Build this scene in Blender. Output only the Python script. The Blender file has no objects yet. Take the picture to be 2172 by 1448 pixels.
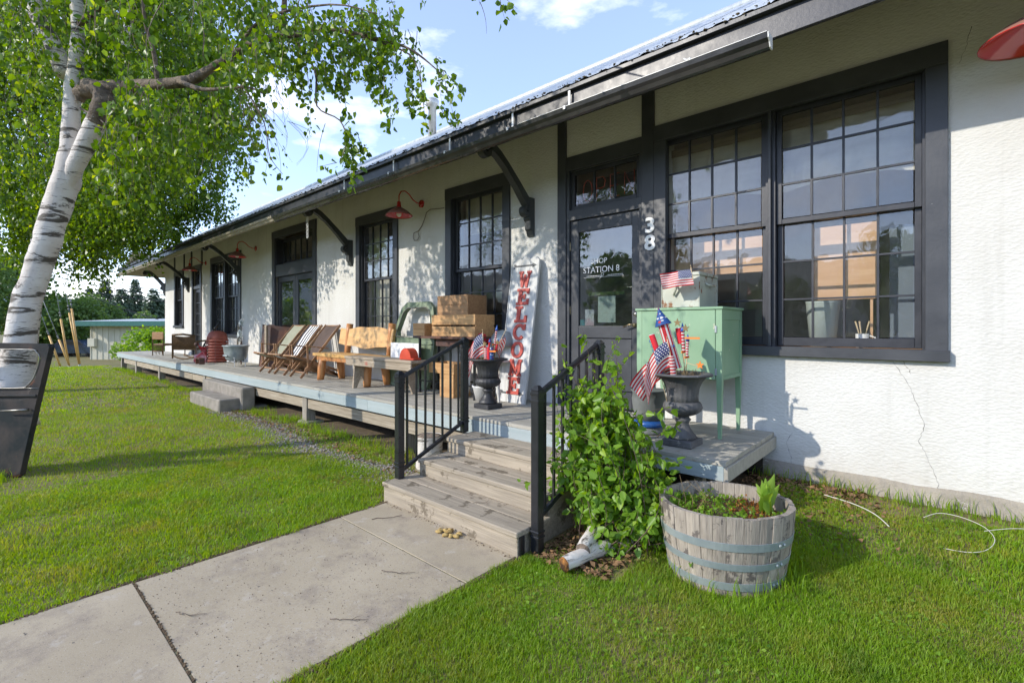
import bpy, math, random
import numpy as np
from mathutils import Vector, Matrix, Euler, noise as mnoise
S = bpy.context.scene
COL = S.collection
R = math.radians
rng = random.Random(7)
nr = np.random.default_rng(11)
HC = 1.555
# ---------------------------------------------------------------- camera, light, exposure
cam = bpy.data.objects.new('camera', bpy.data.cameras.new('camera'))
COL.objects.link(cam)
cam.location = (0, 0, HC)
cam.rotation_euler = (R(90), 0, R(41.915))
cam.data.sensor_width = 36
cam.data.lens = 1018 / 2172 * 36
cam.data.shift_y = -32 / 2172
cam.data.clip_start = .05
cam.data.clip_end = 3000
S.camera = cam
SUNDIR = Vector((.52, 1, -.60)).normalized()      # the way the light travels
W = bpy.data.worlds.new('World'); S.world = W; W.use_nodes = True
nt = W.node_tree; nt.nodes.clear()
def wn(t, **k):
    n = nt.nodes.new(t)
    for a, b in k.items(): setattr(n, a, b)
    return n
sky = wn('ShaderNodeTexSky', sky_type='NISHITA', sun_disc=False, sun_elevation=math.asin(-SUNDIR.z),
         sun_rotation=math.atan2(-SUNDIR.x, -SUNDIR.y), altitude=900, air_density=1.0, dust_density=.35, ozone_density=2.2)
geo = wn('ShaderNodeTexCoord')
mp = wn('ShaderNodeMapping'); mp.inputs['Scale'].default_value = (1, 1, 2.6)
mp.inputs['Location'].default_value = (3.35, 1.1, .4)
nz = wn('ShaderNodeTexNoise'); nz.inputs['Scale'].default_value = 3.1; nz.inputs['Detail'].default_value = 9; nz.inputs['Roughness'].default_value = .56
cr = wn('ShaderNodeValToRGB'); cr.color_ramp.elements[0].position = .525; cr.color_ramp.elements[1].position = .74
cr.color_ramp.elements[0].color = (0, 0, 0, 1); cr.color_ramp.elements[1].color = (.68, .68, .68, 1)
tint = wn('ShaderNodeMixRGB', blend_type='MULTIPLY'); tint.inputs[0].default_value = 1
tint.inputs[2].default_value = (1.20, 1.09, 1.14, 1)
cmix = wn('ShaderNodeMixRGB'); cmix.inputs[2].default_value = (9.2, 9.0, 9.3, 1)
veil = wn('ShaderNodeMixRGB'); veil.inputs[0].default_value = .14; veil.inputs[2].default_value = (5.0, 6.0, 8.0, 1)
bg = wn('ShaderNodeBackground'); bg.inputs[1].default_value = .15
out = wn('ShaderNodeOutputWorld')
L = nt.links.new
L(geo.outputs['Generated'], mp.inputs[0]); L(mp.outputs[0], nz.inputs['Vector']); L(nz.outputs[0], cr.inputs[0])
L(sky.outputs[0], tint.inputs[1]); L(tint.outputs[0], veil.inputs[1]); L(veil.outputs[0], cmix.inputs[1]); L(cr.outputs[0], cmix.inputs[0])
L(cmix.outputs[0], bg.inputs[0]); L(bg.outputs[0], out.inputs[0])
sun = bpy.data.objects.new('sun', bpy.data.lights.new('sun', 'SUN'))
sun.data.energy = 2.0; sun.data.angle = R(.53); sun.data.color = (1, .93, .82)
sun.rotation_euler = SUNDIR.to_track_quat('-Z', 'Y').to_euler()
COL.objects.link(sun)
S.view_settings.view_transform = 'Standard'; S.view_settings.look = 'None'
S.view_settings.exposure = 1.12; S.view_settings.gamma = 1
S.view_settings.use_curve_mapping = False
S.cycles.max_bounces = 8; S.cycles.transparent_max_bounces = 24
S.cycles.diffuse_bounces = 4; S.cycles.glossy_bounces = 4; S.cycles.transmission_bounces = 6

# ---------------------------------------------------------------- materials
def new_mat(name):
    m = bpy.data.materials.new(name); m.use_nodes = True; m.node_tree.nodes.clear(); return m
class G:
    def __init__(s, m): s.t = m.node_tree
    def n(s, typ, inp=None, **k):
        x = s.t.nodes.new(typ)
        for a, b in k.items(): setattr(x, a, b)
        for a, b in (inp or {}).items():
            if isinstance(b, bpy.types.NodeSocket): s.t.links.new(b, x.inputs[a])
            else: x.inputs[a].default_value = b
        return x
    def coords(s, scale=(1, 1, 1), kind='Object', rand=True):
        tc = s.n('ShaderNodeTexCoord')
        v = tc.outputs[kind]
        if rand:
            oi = s.n('ShaderNodeObjectInfo')
            ml = s.n('ShaderNodeMath', {0: oi.outputs['Random'], 1: 37.0}, operation='MULTIPLY')
            v = s.n('ShaderNodeVectorMath', {0: v, 1: ml.outputs[0]}, operation='ADD').outputs[0]
        return s.n('ShaderNodeMapping', {'Vector': v, 'Scale': scale}).outputs[0]
    def noise(s, vec, scale, detail=4, rough=.55, dist=0):
        return s.n('ShaderNodeTexNoise', {'Vector': vec, 'Scale': scale, 'Detail': detail, 'Roughness': rough, 'Distortion': dist}).outputs[0]
    def ramp(s, f, p0, p1, c0=(0, 0, 0, 1), c1=(1, 1, 1, 1)):
        r = s.n('ShaderNodeValToRGB', {0: f}); e = r.color_ramp.elements
        e[0].position, e[1].position, e[0].color, e[1].color = p0, p1, c0, c1
        return r.outputs[0]
    def mix(s, f, a, b, blend='MIX'): return s.n('ShaderNodeMixRGB', {0: f, 1: a, 2: b}, blend_type=blend).outputs[0]
def c4(c): return (*c, 1) if len(c) == 3 else c
def mat(name, c1, c2=None, scale=6, st=(1, 1, 1), rough=.6, metal=0, bump=.0, bscale=30, bst=None, rand=0, wear=None, wscale=9, wth=.62,
        spec=.5, detail=5, lo=.35, hi=.65, coat=0, bdist=.01, transl=0):
    m = new_mat(name); g = G(m); v = g.coords(st)
    col = c4(c1)
    if c2 is not None:
        col = g.mix(g.ramp(g.noise(v, scale, detail), lo, hi), c4(c1), c4(c2))
    if wear is not None:
        wv = g.coords((1, 1, 1))
        w = g.ramp(g.noise(wv, wscale, 8, .7), wth, wth + .04)
        col = g.mix(w, col, c4(wear))
    if rand:
        oi = g.n('ShaderNodeObjectInfo')
        mr = g.n('ShaderNodeMapRange', {0: oi.outputs['Random'], 3: 1 - rand, 4: 1 + rand})
        col = g.n('ShaderNodeVectorMath', {0: col, 1: mr.outputs[0]}, operation='MULTIPLY').outputs[0]
    p = g.n('ShaderNodeBsdfPrincipled', {'Base Color': col, 'Metallic': metal, 'Specular IOR Level': spec, 'Coat Weight': coat})
    rr = g.n('ShaderNodeMapRange', {0: g.noise(v, scale * 2, 3), 3: max(.02, rough - .1), 4: min(1, rough + .1)})
    g.t.links.new(rr.outputs[0], p.inputs['Roughness'])
    if bump:
        bv = g.coords(bst or st)
        b = g.n('ShaderNodeBump', {'Height': g.noise(bv, bscale, 6, .6), 'Strength': bump, 'Distance': bdist})
        g.t.links.new(b.outputs[0], p.inputs['Normal'])
    sh = p.outputs[0]
    if transl:
        tr = g.n('ShaderNodeBsdfTranslucent', {'Color': col})
        sh = g.n('ShaderNodeMixShader', {0: transl, 1: sh, 2: tr.outputs[0]}).outputs[0]
    g.n('ShaderNodeOutputMaterial', {0: sh})
    return m
def stucco_mat(name, base, dirt):
    m = new_mat(name); g = G(m); v = g.coords(rand=False)
    n1 = g.noise(v, 1.3, 4); n2 = g.noise(v, 55, 3)
    col = g.mix(g.ramp(n1, .4, .75), c4(base), c4(dirt))
    col = g.mix(g.ramp(g.noise(v, 16, 6, .7), .70, .76), col, c4([x * .62 for x in dirt]))
    sv = g.coords((.55, 1, 1), rand=False)
    s1 = g.noise(sv, 44, 5, .66, 1.2)
    s2 = g.n('ShaderNodeTexVoronoi', {'Vector': sv, 'Scale': 62}).outputs['Distance']
    h = g.n('ShaderNodeMath', {0: s1, 1: s2}, operation='ADD').outputs[0]
    h = g.n('ShaderNodeMath', {0: h, 1: g.noise(v, 4, 3)}, operation='ADD').outputs[0]
    b = g.n('ShaderNodeBump', {'Height': h, 'Strength': .38, 'Distance': .010})
    sk = g.noise(g.coords((7, 7, .35), rand=False), 1, 5, .6)
    col = g.mix(g.ramp(sk, .56, .72, (0, 0, 0, 1), (.35, .35, .35, 1)), col, c4([x * .8 for x in dirt]))
    zz = g.n('ShaderNodeSeparateXYZ', {0: g.n('ShaderNodeNewGeometry').outputs['Position']}).outputs[2]
    zb = g.n('ShaderNodeMath', {0: g.noise(v, 9, 6, .7), 1: .55, 2: zz}, operation='MULTIPLY_ADD').outputs[0]
    col = g.mix(g.ramp(zb, .58, .86, (.30, .30, .30, 1), (0, 0, 0, 1)), col, (.40, .35, .28, 1))
    p = g.n('ShaderNodeBsdfPrincipled', {'Base Color': col, 'Roughness': .9, 'Specular IOR Level': .2, 'Normal': b.outputs[0]})
    g.n('ShaderNodeOutputMaterial', {0: p.outputs[0]})
    return m
M = {}
M['stucco'] = stucco_mat('stucco', (.64, .635, .60), (.565, .55, .51))
M['foundation'] = mat('foundation', (.37, .33, .265), (.28, .25, .20), scale=5, rough=.95, bump=1, bscale=11, bdist=.04, wear=(.56, .54, .48), wscale=5, wth=.64)
M['trim'] = mat('trim_paint', (.036, .039, .046), (.056, .060, .068), scale=3, st=(1, 1, 1), rough=.42, bump=.12, bscale=40, wear=(.20, .20, .20), wscale=13, wth=.69)
M['sash'] = mat('sash_paint', (.022, .024, .030), (.034, .036, .044), rough=.4, bump=.1)
M['soffit'] = mat('soffit_boards', (.36, .33, .25), (.28, .25, .19), scale=3, st=(2, .3, .3), rough=.7, bump=.2)
M['roof'] = mat('roof_steel', (.46, .49, .49), (.60, .62, .61), scale=3, st=(3, .4, .4), rough=.45, metal=.3, bump=.1, bscale=12, wear=(.13, .13, .12), wscale=7, wth=.66)
M['moss'] = mat('moss', (.05, .045, .02), (.10, .07, .03), scale=20, rough=1, bump=1, bscale=50)
M['gutter'] = mat('gutter_paint', (.030, .029, .030), (.045, .043, .042), rough=.22, spec=.7)
M['bracket'] = mat('bracket_iron', (.030, .034, .036), (.045, .05, .05), rough=.45, bump=.1)
M['white_metal'] = mat('white_metal', (.75, .75, .73), rough=.4)
M['glass_dark'] = mat('unlit_neon', (.55, .10, .06), rough=.2)
def glass_mat(name, tintc=(1, 1, 1), refl=1.0, wave=.05):
    m = new_mat(name); g = G(m)
    v = g.coords((1, 1, 1))
    b = g.n('ShaderNodeBump', {'Height': g.noise(v, 1.3, 1), 'Strength': wave, 'Distance': .06})
    gi = g.n('ShaderNodeNewGeometry')
    dt = g.n('ShaderNodeVectorMath', {0: b.outputs[0], 1: gi.outputs['Incoming']}, operation='DOT_PRODUCT')
    ab = g.n('ShaderNodeMath', {0: dt.outputs['Value']}, operation='ABSOLUTE')
    iv = g.n('ShaderNodeMath', {0: 1.0, 1: ab.outputs[0]}, operation='SUBTRACT', use_clamp=True)
    pw = g.n('ShaderNodeMath', {0: iv.outputs[0], 1: 4.0}, operation='POWER')
    fr = g.n('ShaderNodeMath', {0: pw.outputs[0], 1: .9, 2: .05}, operation='MULTIPLY_ADD')
    f = g.n('ShaderNodeMath', {0: fr.outputs[0], 1: refl}, operation='MULTIPLY', use_clamp=True)
    gl = g.n('ShaderNodeBsdfGlossy', {'Roughness': .01, 'Normal': b.outputs[0]})
    tr = g.n('ShaderNodeBsdfTransparent', {0: c4(tintc)})
    mx = g.n('ShaderNodeMixShader', {0: f.outputs[0], 1: tr.outputs[0], 2: gl.outputs[0]})
    df = g.n('ShaderNodeBsdfDiffuse', {0: (.6, .6, .58, 1)})
    dust = g.ramp(g.noise(g.coords((1, 1, 1)), 5, 6, .7), .5, .9, (.01, .01, .01, 1), (.06, .06, .06, 1))
    mx2 = g.n('ShaderNodeMixShader', {0: dust, 1: mx.outputs[0], 2: df.outputs[0]})
    g.n('ShaderNodeOutputMaterial', {0: mx2.outputs[0]})
    return m
M['glass'] = glass_mat('window_glass', (.96, .97, .97), 1.35)
M['door_glass'] = glass_mat('door_glass', (.7, .75, .75), 2.2)
M['deck_paint'] = mat('deck_paint', (.31, .295, .25), (.39, .37, .315), scale=4, st=(.5, 8, 8), rough=.75, bump=.35, bscale=9, bst=(.6, 14, 14), rand=.09, wear=(.27, .24, .19), wscale=5, wth=.60)
M['fascia_paint'] = mat('fascia_paint', (.30, .36, .365), (.36, .41, .41), scale=3, st=(.4, 8, 8), rough=.7, bump=.25, bscale=8, bst=(.5, 14, 14), rand=.06, wear=(.18, .17, .14), wscale=14, wth=.72)
M['old_timber'] = mat('old_timber', (.42, .36, .27), (.27, .22, .16), scale=5, st=(.5, 9, 9), rough=.85, bump=.6, bscale=9, bst=(.5, 16, 16), rand=.12, wear=(.12, .09, .06), wscale=4, wth=.66)
M['post_timber'] = mat('post_timber', (.34, .31, .26), (.24, .21, .17), scale=5, st=(9, 9, .6), rough=.85, bump=.5, bscale=9, bst=(14, 14, .5))
M['step_timber'] = mat('step_timber', (.40, .34, .255), (.27, .23, .175), scale=4, st=(.5, 9, 9), rough=.8, bump=.45, bscale=9, bst=(.5, 15, 15), rand=.08, wear=(.16, .13, .09), wscale=4.2, wth=.56)
M['black_iron'] = mat('black_iron', (.013, .014, .017), (.022, .023, .027), rough=.3, bump=.08, wear=(.10, .09, .085), wscale=30, wth=.76)
M['dark_void'] = mat('painted_shade', (.045, .035, .025), (.02, .016, .012), scale=8, rough=1, bump=.8, bscale=20)  # near black that stands in for the shade under the deck
def concrete_mat():
    m = new_mat('path_concrete'); g = G(m); v = g.coords(rand=False)
    a = g.mix(g.ramp(g.noise(v, .9, 5), .3, .7), (.32, .265, .18, 1), (.45, .38, .27, 1))
    a = g.mix(g.ramp(g.noise(v, 2.2, 8, .75), .50, .66, (0,0,0,1), (.8,.8,.8,1)), a, (.22, .18, .145, 1))
    a = g.mix(g.ramp(g.noise(v, 6.5, 6, .7), .58, .64, (0,0,0,1), (.5,.5,.5,1)), a, (.46, .41, .34, 1))
    a = g.mix(g.ramp(g.noise(v, 160, 3, .8), .55, .7), a, (.45, .42, .38, 1))
    a = g.mix(g.ramp(g.noise(v, 90, 2, .8), .62, .7), a, (.15, .13, .115, 1))
    pits = g.ramp(g.noise(g.coords((1, 1.8, 1), rand=False), 15, 3, .5), .705, .73)
    a = g.mix(pits, a, (.12, .105, .09, 1))
    bsv = g.coords((60, 1.2, 1), rand=False)
    h = g.n('ShaderNodeMath', {0: g.noise(bsv, 3, 4), 1: g.noise(v, 120, 4, .7)}, operation='ADD').outputs[0]
    h = g.n('ShaderNodeMath', {0: h, 1: g.n('ShaderNodeMath', {0: pits, 1: 2.0}, operation='MULTIPLY').outputs[0]}, operation='SUBTRACT').outputs[0]
    b = g.n('ShaderNodeBump', {'Height': h, 'Strength': .4, 'Distance': .003})
    p = g.n('ShaderNodeBsdfPrincipled', {'Base Color': a, 'Roughness': .88, 'Specular IOR Level': .3, 'Normal': b.outputs[0]})
    g.n('ShaderNodeOutputMaterial', {0: p.outputs[0]})
    return m
M['concrete'] = concrete_mat()
M['old_concrete'] = mat('old_concrete', (.30, .27, .23), (.20, .18, .15), scale=5, rough=.95, bump=.6, bscale=22)
def leaf_mat(name, a, b, yel, tr=.45, dry=None, rough=.45):
    m = new_mat(name); g = G(m)
    at = g.n('ShaderNodeAttribute', attribute_name='rnd')
    col = g.mix(at.outputs['Fac'], c4(a), c4(b))
    col = g.mix(g.ramp(at.outputs['Fac'], .92, .99), col, c4(yel))
    if dry is not None:
        v = g.coords(rand=False)
        col = g.mix(g.ramp(g.noise(v, .55, 5, .6), .38, .62, (0, 0, 0, 1), (.55, .55, .55, 1)), col, (.21, .30, .03, 1))
        col = g.mix(g.ramp(g.noise(v, 2.6, 6, .7), .50, .66, (0, 0, 0, 1), (.6, .6, .6, 1)), col, (.075, .17, .02, 1))
        f = g.ramp(g.noise(v, 1.5, 8, .75), .47, .64)
        f = g.n('ShaderNodeMath', {0: f, 1: g.ramp(at.outputs['Fac'], .15, .6)}, operation='MULTIPLY').outputs[0]
        col = g.mix(f, col, c4(dry))
        f2 = g.ramp(g.noise(v, .9, 8, .8), .565, .66, (0, 0, 0, 1), (.8, .8, .8, 1))
        col = g.mix(f2, col, (.31, .24, .075, 1))
    p = g.n('ShaderNodeBsdfPrincipled', {'Base Color': col, 'Roughness': rough, 'Specular IOR Level': .35})
    t = g.n('ShaderNodeBsdfTranslucent', {'Color': g.n('ShaderNodeHueSaturation', {'Hue': .48, 'Saturation': 1.15, 'Value': 1.5, 'Color': col}).outputs[0]})
    x = g.n('ShaderNodeMixShader', {0: tr, 1: p.outputs[0], 2: t.outputs[0]})
    g.n('ShaderNodeOutputMaterial', {0: x.outputs[0]})
    return m
M['birch_leaf'] = leaf_mat('birch_leaf', (.055, .125, .015), (.16, .275, .03), (.38, .48, .06), .5, rough=.36)
M['far_leaf'] = leaf_mat('far_leaf', (.075, .14, .035), (.12, .20, .05), (.18, .26, .07), .4)
M['shrub_leaf'] = leaf_mat('shrub_leaf', (.13, .26, .025), (.22, .38, .04), (.34, .48, .07), .48, rough=.38)
M['spruce_leaf'] = leaf_mat('spruce_needle', (.06, .10, .06), (.10, .15, .085), (.15, .20, .11), .2)
M['grass'] = leaf_mat('grass_blade', (.155, .31, .010), (.25, .43, .018), (.42, .45, .10), .5, dry=(.36, .36, .07), rough=.5)
M['soil'] = mat('lawn_soil', (.13, .14, .035), (.20, .15, .07), scale=3, rough=1, bump=.8, bscale=40, detail=10)

# ---------------------------------------------------------------- mesh helpers
def tag(o, label=None, cat=None, group=None, kind=None):
    if label: o['label'] = label
    if cat: o['category'] = cat
    if group: o['group'] = group
    if kind: o['kind'] = kind
    return o
def empty(name, loc=(0, 0, 0), label=None, cat=None, group=None, kind=None, parent=None, rz=0):
    o = bpy.data.objects.new(name, None); COL.objects.link(o); o.location = loc; o.rotation_euler = (0, 0, rz)
    o.empty_display_size = .1
    if parent: o.parent = parent
    return tag(o, label, cat, group, kind)
def origin(o):
    v = Vector((0, 0, 0))
    while o is not None: v = v + o.location; o = o.parent
    return v
class MB:
    def __init__(s): s.v = []; s.f = []; s.sm = []
    def add(s, vs, fs, smooth=False):
        n = len(s.v); s.v += [tuple(p) for p in vs]; s.f += [tuple(i + n for i in f) for f in fs]; s.sm += [smooth] * len(fs); return s
    def box(s, x0, x1, y0, y1, z0, z1, ch=0, mx=None):
        x0, x1 = min(x0, x1), max(x0, x1); y0, y1 = min(y0, y1), max(y0, y1); z0, z1 = min(z0, z1), max(z0, z1)
        if ch <= 0:
            vs = [(x0, y0, z0), (x1, y0, z0), (x1, y1, z0), (x0, y1, z0), (x0, y0, z1), (x1, y0, z1), (x1, y1, z1), (x0, y1, z1)]
            fs = [(0, 3, 2, 1), (4, 5, 6, 7), (0, 1, 5, 4), (1, 2, 6, 5), (2, 3, 7, 6), (3, 0, 4, 7)]
        else:
            c = min(ch, (x1 - x0) * .45, (y1 - y0) * .45, (z1 - z0) * .45)
            vs = []; idx = {}
            for i, (X, sx) in enumerate(((x0, 1), (x1, -1))):
                for j, (Y, sy) in enumerate(((y0, 1), (y1, -1))):
                    for k, (Z, sz) in enumerate(((z0, 1), (z1, -1))):
                        for a in range(3):
                            idx[i, j, k, a] = len(vs)
                            vs.append((X + (sx * c if a != 0 else 0), Y + (sy * c if a != 1 else 0), Z + (sz * c if a != 2 else 0)))
            I = idx; fs = []
            fs += [(I[0,0,0,0], I[0,0,1,0], I[0,1,1,0], I[0,1,0,0]), (I[1,0,0,0], I[1,1,0,0], I[1,1,1,0], I[1,0,1,0])]
            fs += [(I[0,0,0,1], I[1,0,0,1], I[1,0,1,1], I[0,0,1,1]), (I[0,1,0,1], I[0,1,1,1], I[1,1,1,1], I[1,1,0,1])]
            fs += [(I[0,0,0,2], I[0,1,0,2], I[1,1,0,2], I[1,0,0,2]), (I[0,0,1,2], I[1,0,1,2], I[1,1,1,2], I[0,1,1,2])]
            for j in (0, 1):
                for k in (0, 1): fs.append((I[0,j,k,1], I[0,j,k,2], I[1,j,k,2], I[1,j,k,1]) if (j + k) % 2 else (I[0,j,k,2], I[0,j,k,1], I[1,j,k,1], I[1,j,k,2]))
            for i in (0, 1):
                for k in (0, 1): fs.append((I[i,0,k,2], I[i,0,k,0], I[i,1,k,0], I[i,1,k,2]) if (i + k) % 2 else (I[i,0,k,0], I[i,0,k,2], I[i,1,k,2], I[i,1,k,0]))
            for i in (0, 1):
                for j in (0, 1): fs.append((I[i,j,0,0], I[i,j,0,1], I[i,j,1,1], I[i,j,1,0]) if (i + j) % 2 else (I[i,j,0,1], I[i,j,0,0], I[i,j,1,0], I[i,j,1,1]))
            for i in (0, 1):
                for j in (0, 1):
                    for k in (0, 1): fs.append((I[i,j,k,0], I[i,j,k,1], I[i,j,k,2]) if (i + j + k) % 2 == 0 else (I[i,j,k,2], I[i,j,k,1], I[i,j,k,0]))
        if mx is not None: vs = [mx @ Vector(p) for p in vs]
        return s.add(vs, fs)
    def beam(s, a, b, w, h, ch=0, up=(0, 0, 1)):
        a, b = Vector(a), Vector(b); d = (b - a); l = d.length; d.normalize()
        u = Vector(up); sd = d.cross(u)
        if sd.length < 1e-4: sd = d.cross(Vector((1, 0, 0)))
        sd.normalize(); u = sd.cross(d)
        mx = Matrix(((d.x, sd.x, u.x, a.x), (d.y, sd.y, u.y, a.y), (d.z, sd.z, u.z, a.z), (0, 0, 0, 1)))
        return s.box(0, l, -w / 2, w / 2, -h / 2, h / 2, ch, mx)
    def tube(s, pts, rad, n=10, cap=True, smooth=True, closed=False):
        pts = [Vector(p) for p in pts]; m = len(pts)
        if not hasattr(rad, '__len__'): rad = [rad] * m
        vs = []; prev = None
        for i, p in enumerate(pts):
            if closed: t = pts[(i + 1) % m] - pts[i - 1]
            else: t = pts[min(i + 1, m - 1)] - pts[max(i - 1, 0)]
            t.normalize()
            if prev is None:
                a = Vector((0, 0, 1)) if abs(t.z) < .9 else Vector((1, 0, 0)); prev = t.cross(a).normalized()
            e1 = (prev - t * prev.dot(t))
            if e1.length < 1e-5: e1 = t.orthogonal()
            e1.normalize(); e2 = t.cross(e1); prev = e1
            for k in range(n):
                q = 2 * math.pi * k / n; vs.append(p + (e1 * math.cos(q) + e2 * math.sin(q)) * rad[i])
        fs = []
        for i in range(m if closed else m - 1):
            for k in range(n):
                a0 = i * n + k; a1 = i * n + (k + 1) % n; j = (i + 1) % m
                fs.append((a0, a1, j * n + (k + 1) % n, j * n + k))
        if cap and not closed:
            fs.append(tuple(range(n - 1, -1, -1))); fs.append(tuple((m - 1) * n + k for k in range(n)))
        return s.add(vs, fs, smooth)
    def lathe(s, prof, n=24, c=(0, 0, 0), smooth=True, cap=True, a0=0, a1=None, mod=None, sx=1, sy=1):
        vs = []; full = a1 is None; a1 = a1 if a1 is not None else 2 * math.pi; k_ = n if full else n + 1
        for i, (r, z) in enumerate(prof):
            for k in range(k_):
                q = a0 + (a1 - a0) * k / n; rr = r * (mod(q, i, z) if mod else 1)
                vs.append((c[0] + rr * math.cos(q) * sx, c[1] + rr * math.sin(q) * sy, c[2] + z))
        fs = []
        for i in range(len(prof) - 1):
            for k in range(n):
                k2 = (k + 1) % k_; fs.append((i * k_ + k, i * k_ + k2, (i + 1) * k_ + k2, (i + 1) * k_ + k))
        if cap and full:
            if prof[0][0] > 1e-4: fs.append(tuple(range(k_ - 1, -1, -1)))
            if prof[-1][0] > 1e-4: fs.append(tuple((len(prof) - 1) * k_ + k for k in range(k_)))
        return s.add(vs, fs, smooth)
    def prism(s, pts, fn, d0, d1):
        """polygon pts (a,b) extruded from d0 to d1; fn(a,b,d)->xyz"""
        n = len(pts)
        vs = [fn(a, b, d0) for a, b in pts] + [fn(a, b, d1) for a, b in pts]
        fs = [tuple(range(n)), tuple(range(2 * n - 1, n - 1, -1))] + [(i, i + n, (i + 1) % n + n, (i + 1) % n) for i in range(n)]
        return s.add(vs, fs)
    def grid(s, fn, nu, nv, smooth=True):
        vs = [fn(i / nu, j / nv) for j in range(nv + 1) for i in range(nu + 1)]
        fs = [(j * (nu + 1) + i, j * (nu + 1) + i + 1, (j + 1) * (nu + 1) + i + 1, (j + 1) * (nu + 1) + i) for j in range(nv) for i in range(nu)]
        return s.add(vs, fs, smooth)
    def mesh(s, name, m=None, off=(0, 0, 0)):
        me = bpy.data.meshes.new(name)
        ox, oy, oz = off
        me.from_pydata([(x - ox, y - oy, z - oz) for x, y, z in s.v], [], s.f)
        me.polygons.foreach_set('use_smooth', s.sm)
        if m is not None:
            for q in (m if isinstance(m, (list, tuple)) else [m]): me.materials.append(q)
        me.update()
        return me
    def build(s, name, m, parent=None, local=False, fixn=True, **tg):
        off = origin(parent) if (parent is not None and not local) else (0, 0, 0)
        me = s.mesh(name, m, off)
        if fixn:
            import bmesh
            bm = bmesh.new(); bm.from_mesh(me); bmesh.ops.recalc_face_normals(bm, faces=bm.faces); bm.to_mesh(me); bm.free()
        o = bpy.data.objects.new(name, me); COL.objects.link(o)
        if parent is not None: o.parent = parent
        return tag(o, **tg)
def inst(name, me, parent, loc=(0, 0, 0), rot=(0, 0, 0), sc=(1, 1, 1), world=True, **tg):
    o = bpy.data.objects.new(name, me); COL.objects.link(o)
    if parent is not None: o.parent = parent
    l = Vector(loc)
    if world and parent is not None: l = l - origin(parent)
    o.location = l; o.rotation_euler = rot; o.scale = sc
    return tag(o, **tg)
_ub = {}
def ubox(m, name='board', ch=.0):
    """a shared unit cube mesh (0..1) per material"""
    k = (m.name, name)
    if k not in _ub: _ub[k] = MB().box(0, 1, 0, 1, 0, 1).mesh(name, m)
    return _ub[k]
def B(x0, x1, y0, y1, z0, z1, name, m, parent, ch=.003, **tg):
    return MB().box(x0, x1, y0, y1, z0, z1, ch).build(name, m, parent, fixn=False, **tg)
def copy_tree(o, parent=None, loc=None, rz=None, label=None):
    c = o.copy(); COL.objects.link(c)
    if parent is not None: c.parent = parent
    for ch in list(o.children): copy_tree(ch, c)
    if loc is not None: c.location = loc
    if rz is not None: c.rotation_euler = (c.rotation_euler[0], c.rotation_euler[1], rz)
    if label: c['label'] = label
    return c
FWD = Vector((-.66802, .74414, 0)); RGT = Vector((.74414, .66802, 0))
def at(u, v, d):
    """a point seen at column u, row v of the photograph, d metres deep"""
    p = FWD * d + RGT * ((u - 1086) / 1018 * d); p.z = HC - (v - 692) / 1018 * d
    return p
def ss(a, b, x):
    t = min(1, max(0, (x - a) / (b - a))); return t * t * (3 - 2 * t)
def text_mesh(body, size, extrude, m, name, bold=0, bev=0):
    cu = bpy.data.curves.new(name, 'FONT'); cu.body = body; cu.size = size; cu.extrude = extrude; cu.offset = bold
    cu.align_x = 'CENTER'; cu.bevel_depth = bev; cu.resolution_u = 4
    o = bpy.data.objects.new(name, cu); COL.objects.link(o)
    dg = bpy.context.evaluated_depsgraph_get()
    me = bpy.data.meshes.new_from_object(o.evaluated_get(dg)); me.name = name
    bpy.data.objects.remove(o); me.materials.clear(); me.materials.append(m)
    return me
def leaves_mesh(name, P, N, T, size, m, wide=.8, fold=.25, curl=.15, six=True, rnd=None):
    """P centres, T stem directions (leaf points along T), N normals: numpy (n,3); one leaf = folded ovate blade"""
    n = len(P)
    T = T / np.linalg.norm(T, axis=1, keepdims=True)
    N = N - T * (N * T).sum(1, keepdims=True); N /= np.linalg.norm(N, axis=1, keepdims=True) + 1e-9
    B_ = np.cross(N, T); s = size.reshape(-1, 1)
    if six:
        prof = [(0, 0, 0), (.30, .5, 1), (.72, .34, 1), (1.0, 0, 0)]
        V = np.empty((n, 6, 3))
        V[:, 0] = P
        V[:, 1] = P + T * s * .30 + B_ * s * .5 * wide + N * s * fold * .4
        V[:, 2] = P + T * s * .72 + B_ * s * .33 * wide + N * s * (fold * .25 - curl * .5)
        V[:, 3] = P + T * s - N * s * curl
        V[:, 4] = P + T * s * .72 - B_ * s * .33 * wide + N * s * (fold * .25 - curl * .5)
        V[:, 5] = P + T * s * .30 - B_ * s * .5 * wide + N * s * fold * .4
        F = np.array([[0, 1, 2, 3], [0, 3, 4, 5]]); k = 6
    else:
        V = np.empty((n, 4, 3))
        V[:, 0] = P; V[:, 1] = P + T * s * .5 + B_ * s * .45 * wide + N * s * fold * .3
        V[:, 2] = P + T * s - N * s * curl; V[:, 3] = P + T * s * .5 - B_ * s * .45 * wide + N * s * fold * .3
        F = np.array([[0, 1, 2, 3]]); k = 4
    F = (F[None] + (np.arange(n) * k)[:, None, None]).reshape(-1, 4)
    me = bpy.data.meshes.new(name)
    me.vertices.add(n * k); me.vertices.foreach_set('co', V.astype(np.float32).ravel())
    nf = len(F); me.loops.add(nf * 4); me.loops.foreach_set('vertex_index', F.astype(np.int32).ravel())
    me.polygons.add(nf); me.polygons.foreach_set('loop_start', np.arange(0, nf * 4, 4, dtype=np.int32))
    a = me.attributes.new('rnd', 'FLOAT', 'POINT')
    if rnd is None: rnd = nr.random(n)
    a.data.foreach_set('value', np.repeat(rnd, k).astype(np.float32))
    me.update(calc_edges=True); me.materials.append(m)
    return me
def unit(n):
    v = nr.normal(size=(n, 3)); return v / np.linalg.norm(v, axis=1, keepdims=True)
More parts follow.
